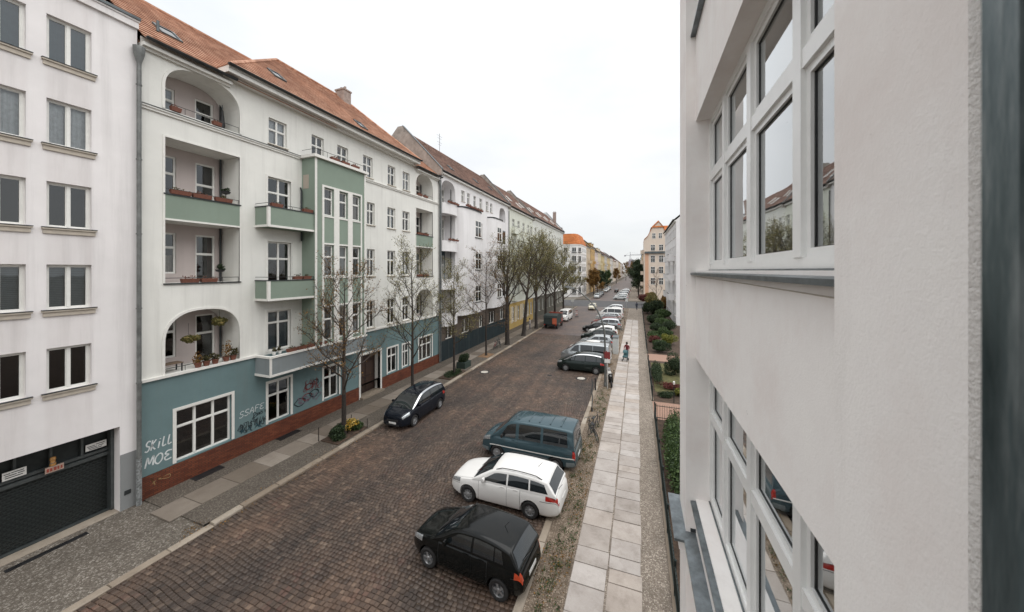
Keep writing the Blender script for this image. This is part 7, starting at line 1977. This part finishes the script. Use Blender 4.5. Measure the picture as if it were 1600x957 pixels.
for y in (-.36, .36): d_ = MB().box(-.3, -.281, y - .34, y + .34, .2, 1.6).build('door', plain('cabinet_door', (0.36, 0.37, 0.36, 1), .5), t); MB().box(-.315, -.301, y - .03, y + .03, .85, 1.0).build('handle', trim_k, d_)
MB().box(-.32, .32, -.79, .79, 1.75, 1.81).build('lid', zinc, t)
# red and white barrier board and bins near the left trees
t = thing('barrier_board', 'red and white barrier board in front of the white delivery van', 'barrier', (-11.3, 67.5, 0), R(5))
for i in range(5): MB().box(-.2, .2, -.015, .015, .35 + i * .18, .35 + i * .18 + .179).build('stripe', plate_m if i % 2 else m_r, t)
MB().box(-.35, .35, -.2, .2, 0, .1).build('foot', trim_k, t); MB().tube([(0, .02, .1), (0, .02, 1.25)], .025, 6).build('post', zinc, t)

# ------------------------------------------------------------------ people
def person(name, label, loc, rotz, joints, parts, scale=1.0):
    """one continuous skinned body; clothing colours as zones in height of the same mesh"""
    t = thing(name, label, 'person', loc, rotz)
    J = joints
    names = list(J['v'].keys()); idx = {k: i for i, k in enumerate(names)}
    me = bpy.data.meshes.new('body'); me.from_pydata([J['v'][k][0] for k in names], [(idx[a], idx[b]) for a, b in J['e']], [])
    o = link('body', me, None, t)
    sk = o.modifiers.new('skin', 'SKIN')
    for i, k in enumerate(names): r_ = J['v'][k][1]; me.skin_vertices[0].data[i].radius = (r_, r_) if not hasattr(r_, '__len__') else r_
    me.skin_vertices[0].data[idx['pelvis']].use_root = True
    sb = o.modifiers.new('sub', 'SUBSURF'); sb.levels = 2; sb.render_levels = 2
    m = bpy.data.materials.new('clothes_' + name); n = N(m); z = n.sep(n.obj())[2]
    z = n.math('DIVIDE', z, 2.0)
    n.bsdf(n.ramp(z, parts), .85)
    n.t.nodes[-1]
    for nd in n.t.nodes:
        if nd.type == 'VALTORGB': nd.color_ramp.interpolation = 'CONSTANT'
    me.materials.append(m); o.data.polygons  # colours by height
    hr = MB().lathe([(.001, .14), (.07, .12), (.105, .05), (.11, -.02), (.10, -.08), (.075, -.1)], (J['v']['head'][0][0] - .015, J['v']['head'][0][1], J['v']['head'][0][2] + .02), 12).build('hair', plain('dark_hair', (0.03, 0.018, 0.012, 1), .7), t, 60)
    t.scale = (scale,) * 3
    return t
def pose(step=.22, arms='down', lean=.03):
    v = {'pelvis': ((0, 0, .95), (.15, .12)), 'belly': ((lean * .4, 0, 1.1), (.14, .11)), 'chest': ((lean, 0, 1.32), (.17, .12)), 'neck': ((lean * 1.2, 0, 1.5), .055), 'head': ((lean * 1.5 + .02, 0, 1.64), (.085, .10)),
         'hipL': ((0, .09, .88), .09), 'kneeL': ((step * .6, .10, .50), .065), 'ankL': ((step, .10, .10), .045), 'toeL': ((step + .16, .11, .04), .04),
         'hipR': ((0, -.09, .88), .09), 'kneeR': ((-step * .2, -.10, .50), .065), 'ankR': ((-step, -.10, .12), .045), 'toeR': ((-step + .15, -.11, .04), .04)}
    for s, sg in (('L', 1), ('R', -1)):
        v['sh' + s] = ((lean, sg * .19, 1.42), .06)
        if arms == 'push': v['el' + s] = ((lean + .12, sg * .24, 1.17), .045); v['wr' + s] = ((lean + .36, sg * .20, 1.08), .035); v['ha' + s] = ((lean + .45, sg * .19, 1.06), .035)
        else: v['el' + s] = ((lean - .05 * sg, sg * .25, 1.13), .045); v['wr' + s] = ((lean + .10 * sg, sg * .25, .90), .035); v['ha' + s] = ((lean + .13 * sg, sg * .25, .80), .035)
    e = [('pelvis', 'belly'), ('belly', 'chest'), ('chest', 'neck'), ('neck', 'head'), ('pelvis', 'hipL'), ('hipL', 'kneeL'), ('kneeL', 'ankL'), ('ankL', 'toeL'), ('pelvis', 'hipR'), ('hipR', 'kneeR'), ('kneeR', 'ankR'), ('ankR', 'toeR')]
    for s in 'LR': e += [('chest', 'sh' + s), ('sh' + s, 'el' + s), ('el' + s, 'wr' + s), ('wr' + s, 'ha' + s)]
    return dict(v=v, e=e)
skin = (0.42, 0.24, 0.17, 1)
person('person', 'person in dark red jacket pushing a pushchair along the slabs', (-1.0, 36.6, SW + .02), R(-100), pose(.2, 'push', .05), [(0, (0.02, 0.02, 0.022, 1)), (.05, (0.03, 0.035, 0.05, 1)), (.46, (0.16, 0.025, 0.03, 1)), (.765, skin)])
person('person', 'person in dark blue jacket walking at the far end of the pavement', (-.15, 83.5, SW), R(80), pose(.26), [(0, (0.02, 0.02, 0.022, 1)), (.05, (0.02, 0.022, 0.035, 1)), (.44, (0.02, 0.03, 0.06, 1)), (.765, skin)])
person('person', 'person in dark clothes standing on the left pavement by the big trees', (-15.9, 49.0, SW), R(20), pose(.05), [(0, (0.02, 0.02, 0.022, 1)), (.05, (0.03, 0.03, 0.035, 1)), (.46, (0.03, 0.028, 0.03, 1)), (.765, skin)])
person('person', 'person in light top standing on the left pavement by the big trees', (-15.6, 50.2, SW), R(200), pose(.05), [(0, (0.02, 0.02, 0.022, 1)), (.05, (0.05, 0.06, 0.09, 1)), (.46, (0.45, 0.42, 0.40, 1)), (.765, skin)], .97)
ps = thing('pushchair', 'teal pushchair in front of the person in the dark red jacket', 'pushchair', (-1.14, 35.85, SW + .02), R(-100))
pc_t = plain('teal_fabric', (0.05, 0.11, 0.12, 1), .85)
m = MB(); m.prism([(-.25, .45), (.3, .38), (.38, .52), (-.05, .55), (-.25, .95), (-.36, .92)], -.2, .2); m.build('seat', pc_t, ps)
m = MB(); m.lathe([(.34, -.21), (.34, .21)], (-.12, 0, .72), 8, 'y', R(20), R(130)); m.build('hood', pc_t, ps)
m = MB()
for s in (-.2, .2): m.tube([(-.5, s, 1.05), (-.2, s, .6), (.32, s, .14)], .013, 6); m.tube([(.15, s, .45), (-.32, s, .14)], .013, 6)
m.tube([(-.5, -.2, 1.05), (-.5, .2, 1.05)], .016, 6); m.build('frame', zinc, ps)
for x in (-.32, .32):
    for s in (-.23, .23): MB().lathe([(.06, -.02), (.115, -.022), (.13, 0), (.115, .022), (.06, .02)], (x, s, .13), 14, 'y').build('wheel', rubber, ps, 40)

# ------------------------------------------------------------------ things on the balconies of the green and blue house
def at2(u, y, z): return (XL - y, 7.45 + u, z)
BG = 'flower boxes on the green and blue house'
for k, u in enumerate((1.25, 2.0, 2.85)): flower_box(at2(u, -.02, 12.43), R(90), '%s brown flower box on the green parapet of the left loggia' % ('left', 'middle', 'right')[k], .7, BG)
for u in (1.6, 2.3): flower_box(at2(u, .04, 8.67), R(90), ('left' if u < 2 else 'right') + ' brown flower box on the ledge of the lower open left loggia', .62, BG)
for u in (1.1, 2.6): flower_box(at2(u, .02, 15.94), R(90), ('left' if u < 2 else 'right') + ' small flower box in the arched top left loggia', .35, BG)
for u in (4.75, 6.5): flower_box(at2(u, -.90, 12.48), R(90), ('left' if u < 5 else 'right') + ' brown flower box on the upper green balcony', .6, BG)
for u in (5.9, 6.45): flower_box(at2(u, -.90, 8.72), R(90), ('left' if u < 6 else 'right') + ' brown flower box on the middle green balcony', .5, BG)
for k, u in enumerate((5.5, 6.1, 6.65, 7.4)): flower_box(at2(u, -1.0, 4.87), R(90), '%s brown flower box from the left on the long grey balcony' % ORD[k], .52, BG)
for k, u in enumerate((8.2, 9.0, 9.8)): flower_box(at2(u, -1.05, 15.87), R(90), '%s brown flower box on the bay roof terrace' % ('left', 'middle', 'right')[k], .6, BG, .5)
for u, sd_ in ((18.3, 'left'), (19.2, 'right')): flower_box(at2(u, .0, 12.43), R(90), sd_ + ' flower box on the right loggia parapet', .8, BG); flower_box(at2(u, .0, 8.67), R(90), sd_ + ' flower box in the lower right loggia', .8, BG, .8); flower_box(at2(u, .0, 15.93), R(90), sd_ + ' flower box in the arched top right loggia', .6, BG, .8)
r_ = MB(); r_.tube([(Rx0, Ry - .05, 16.2), (Rx1, Ry - .05, 16.2)], .014, 6); r_.tube([(Rx0, Ry - .05, 16.2), (Rx0, -.02, 16.2)], .014, 6)
for i in range(6): r_.tube([(Rx0 + (Rx1 - Rx0) * i / 5, Ry - .05, 15.86), (Rx0 + (Rx1 - Rx0) * i / 5, Ry - .05, 16.2)], .01, 5)
r_.build('terrace_rail', iron_rail, H2)
def pot(loc, label, r_=.14, h=.22, leaf='dull', ph=.25, n_=160, mt_=None, group='potted plants in the lower left loggia'):
    t = thing('potted_plant', label, 'potted plant', loc, 0, group)
    MB().lathe([(r_ * .7, 0), (r_, h), (r_ * 1.08, h), (r_ * 1.08, h * .85), (r_ * .9, h * .85)], n=12).lathe([(.001, h * .85), (r_ * .95, h * .85)], n=12).build('pot', mt_ or terracotta, t, 40)
    V, F = leaf_cloud((0, 0, h + ph * .7), (r_ * 1.5, r_ * 1.5, ph), n_, .05, 6); np_mesh('leaves', V, F, leaf_mats[leaf], t)
pots = [(1.9, .05, 'rust', .3, 'terracotta pot with rusty plant, left of the loggia middle'), (2.2, .02, 'dull', .2, 'low terracotta pot in the loggia middle'), (2.55, .04, 'dull', .25, 'terracotta pot with dull plant before the loggia door'), (3.0, .05, 'rust', .55, 'tall rusty plant at the right end of the arched loggia'), (3.3, .05, 'dull', .3, 'pot at the right corner of the arched loggia')]
for u, y, lf, ph, lab in pots: pot(at2(u, y, 4.88), lab, leaf=lf, ph=ph)
for u, z, lab, lf in ((1.75, 6.15, 'hanging fern basket left in the arched loggia', 'olive'), (2.95, 6.75, 'hanging fern basket right under the arch', 'olive')):
    t = thing('hanging_basket', lab, 'hanging plant', at2(u, .45, z), 0)
    MB().lathe([(.02, -.12), (.13, -.06), (.17, .05), (.15, .05)], n=12).build('basket', bark, t, 40); MB().tube([(0, 0, .05), (0, 0, .7)], .006, 4).build('chain', iron_rail, t)
    V, F = leaf_cloud((0, 0, .02), (.36, .40, .24), 900, .06, 8); np_mesh('fern', V, F, leaf_mats[lf], t)
t = thing('garden_table', 'slatted wooden table at the left of the arched loggia', 'table', at2(1.05, .3, 4.5), 0)
for i in range(4): MB().box(-.25 + i * .13, -.15 + i * .13, -.35, .35, .72, .75).build('slat', plain('weathered_wood', (0.13, 0.09, 0.06, 1), .8), t)
for x in (-.2, .2):
    for y in (-.3, .3): MB().box(x - .02, x + .02, y - .02, y + .02, .3, .72).build('leg', trim_k, t)
t = thing('closed_parasol', 'dark closed parasol standing in the arched top left loggia', 'parasol', at2(3.2, .7, 15.4), 0)
MB().tube([(0, 0, 0), (0, 0, 1.9)], .02, 6).build('pole', zinc, t); MB().lathe([(.001, 1.75), (.05, 1.6), (.12, .9), (.10, .75), (.03, .72)], n=10).build('canopy', trim_k, t, 50)
for (u, y, z, lab) in ((3.1, .25, 12.45, 'dark plant stand at the right end of the upper flat loggia'), (3.0, .5, 8.7, 'dish on a stand at the right of the lower flat loggia')):
    t = thing('plant_stand', lab, 'plant stand', at2(u, y, z - .4), 0); MB().tube([(0, 0, 0), (0, 0, .85)], .02, 6).build('stem', trim_k, t); MB().lathe([(.02, .8), (.16, .86), (.19, .95), (.17, .95), (.001, .9)], n=12).build('dish', trim_k, t, 40)
    V, F = leaf_cloud((0, 0, 1.05), (.2, .2, .18), 150, .05, 5); np_mesh('plant', V, F, leaf_mats['dark'], t)
for u, y, z in ((4.65, -.85, 4.87), (4.95, -.85, 4.87)): pot(at2(u, y, z), ('left' if u < 4.8 else 'right') + ' pale pot on the left end of the long grey balcony', .1, .16, 'dull', .15, 80, plate_m, 'pale pots on the long grey balcony')
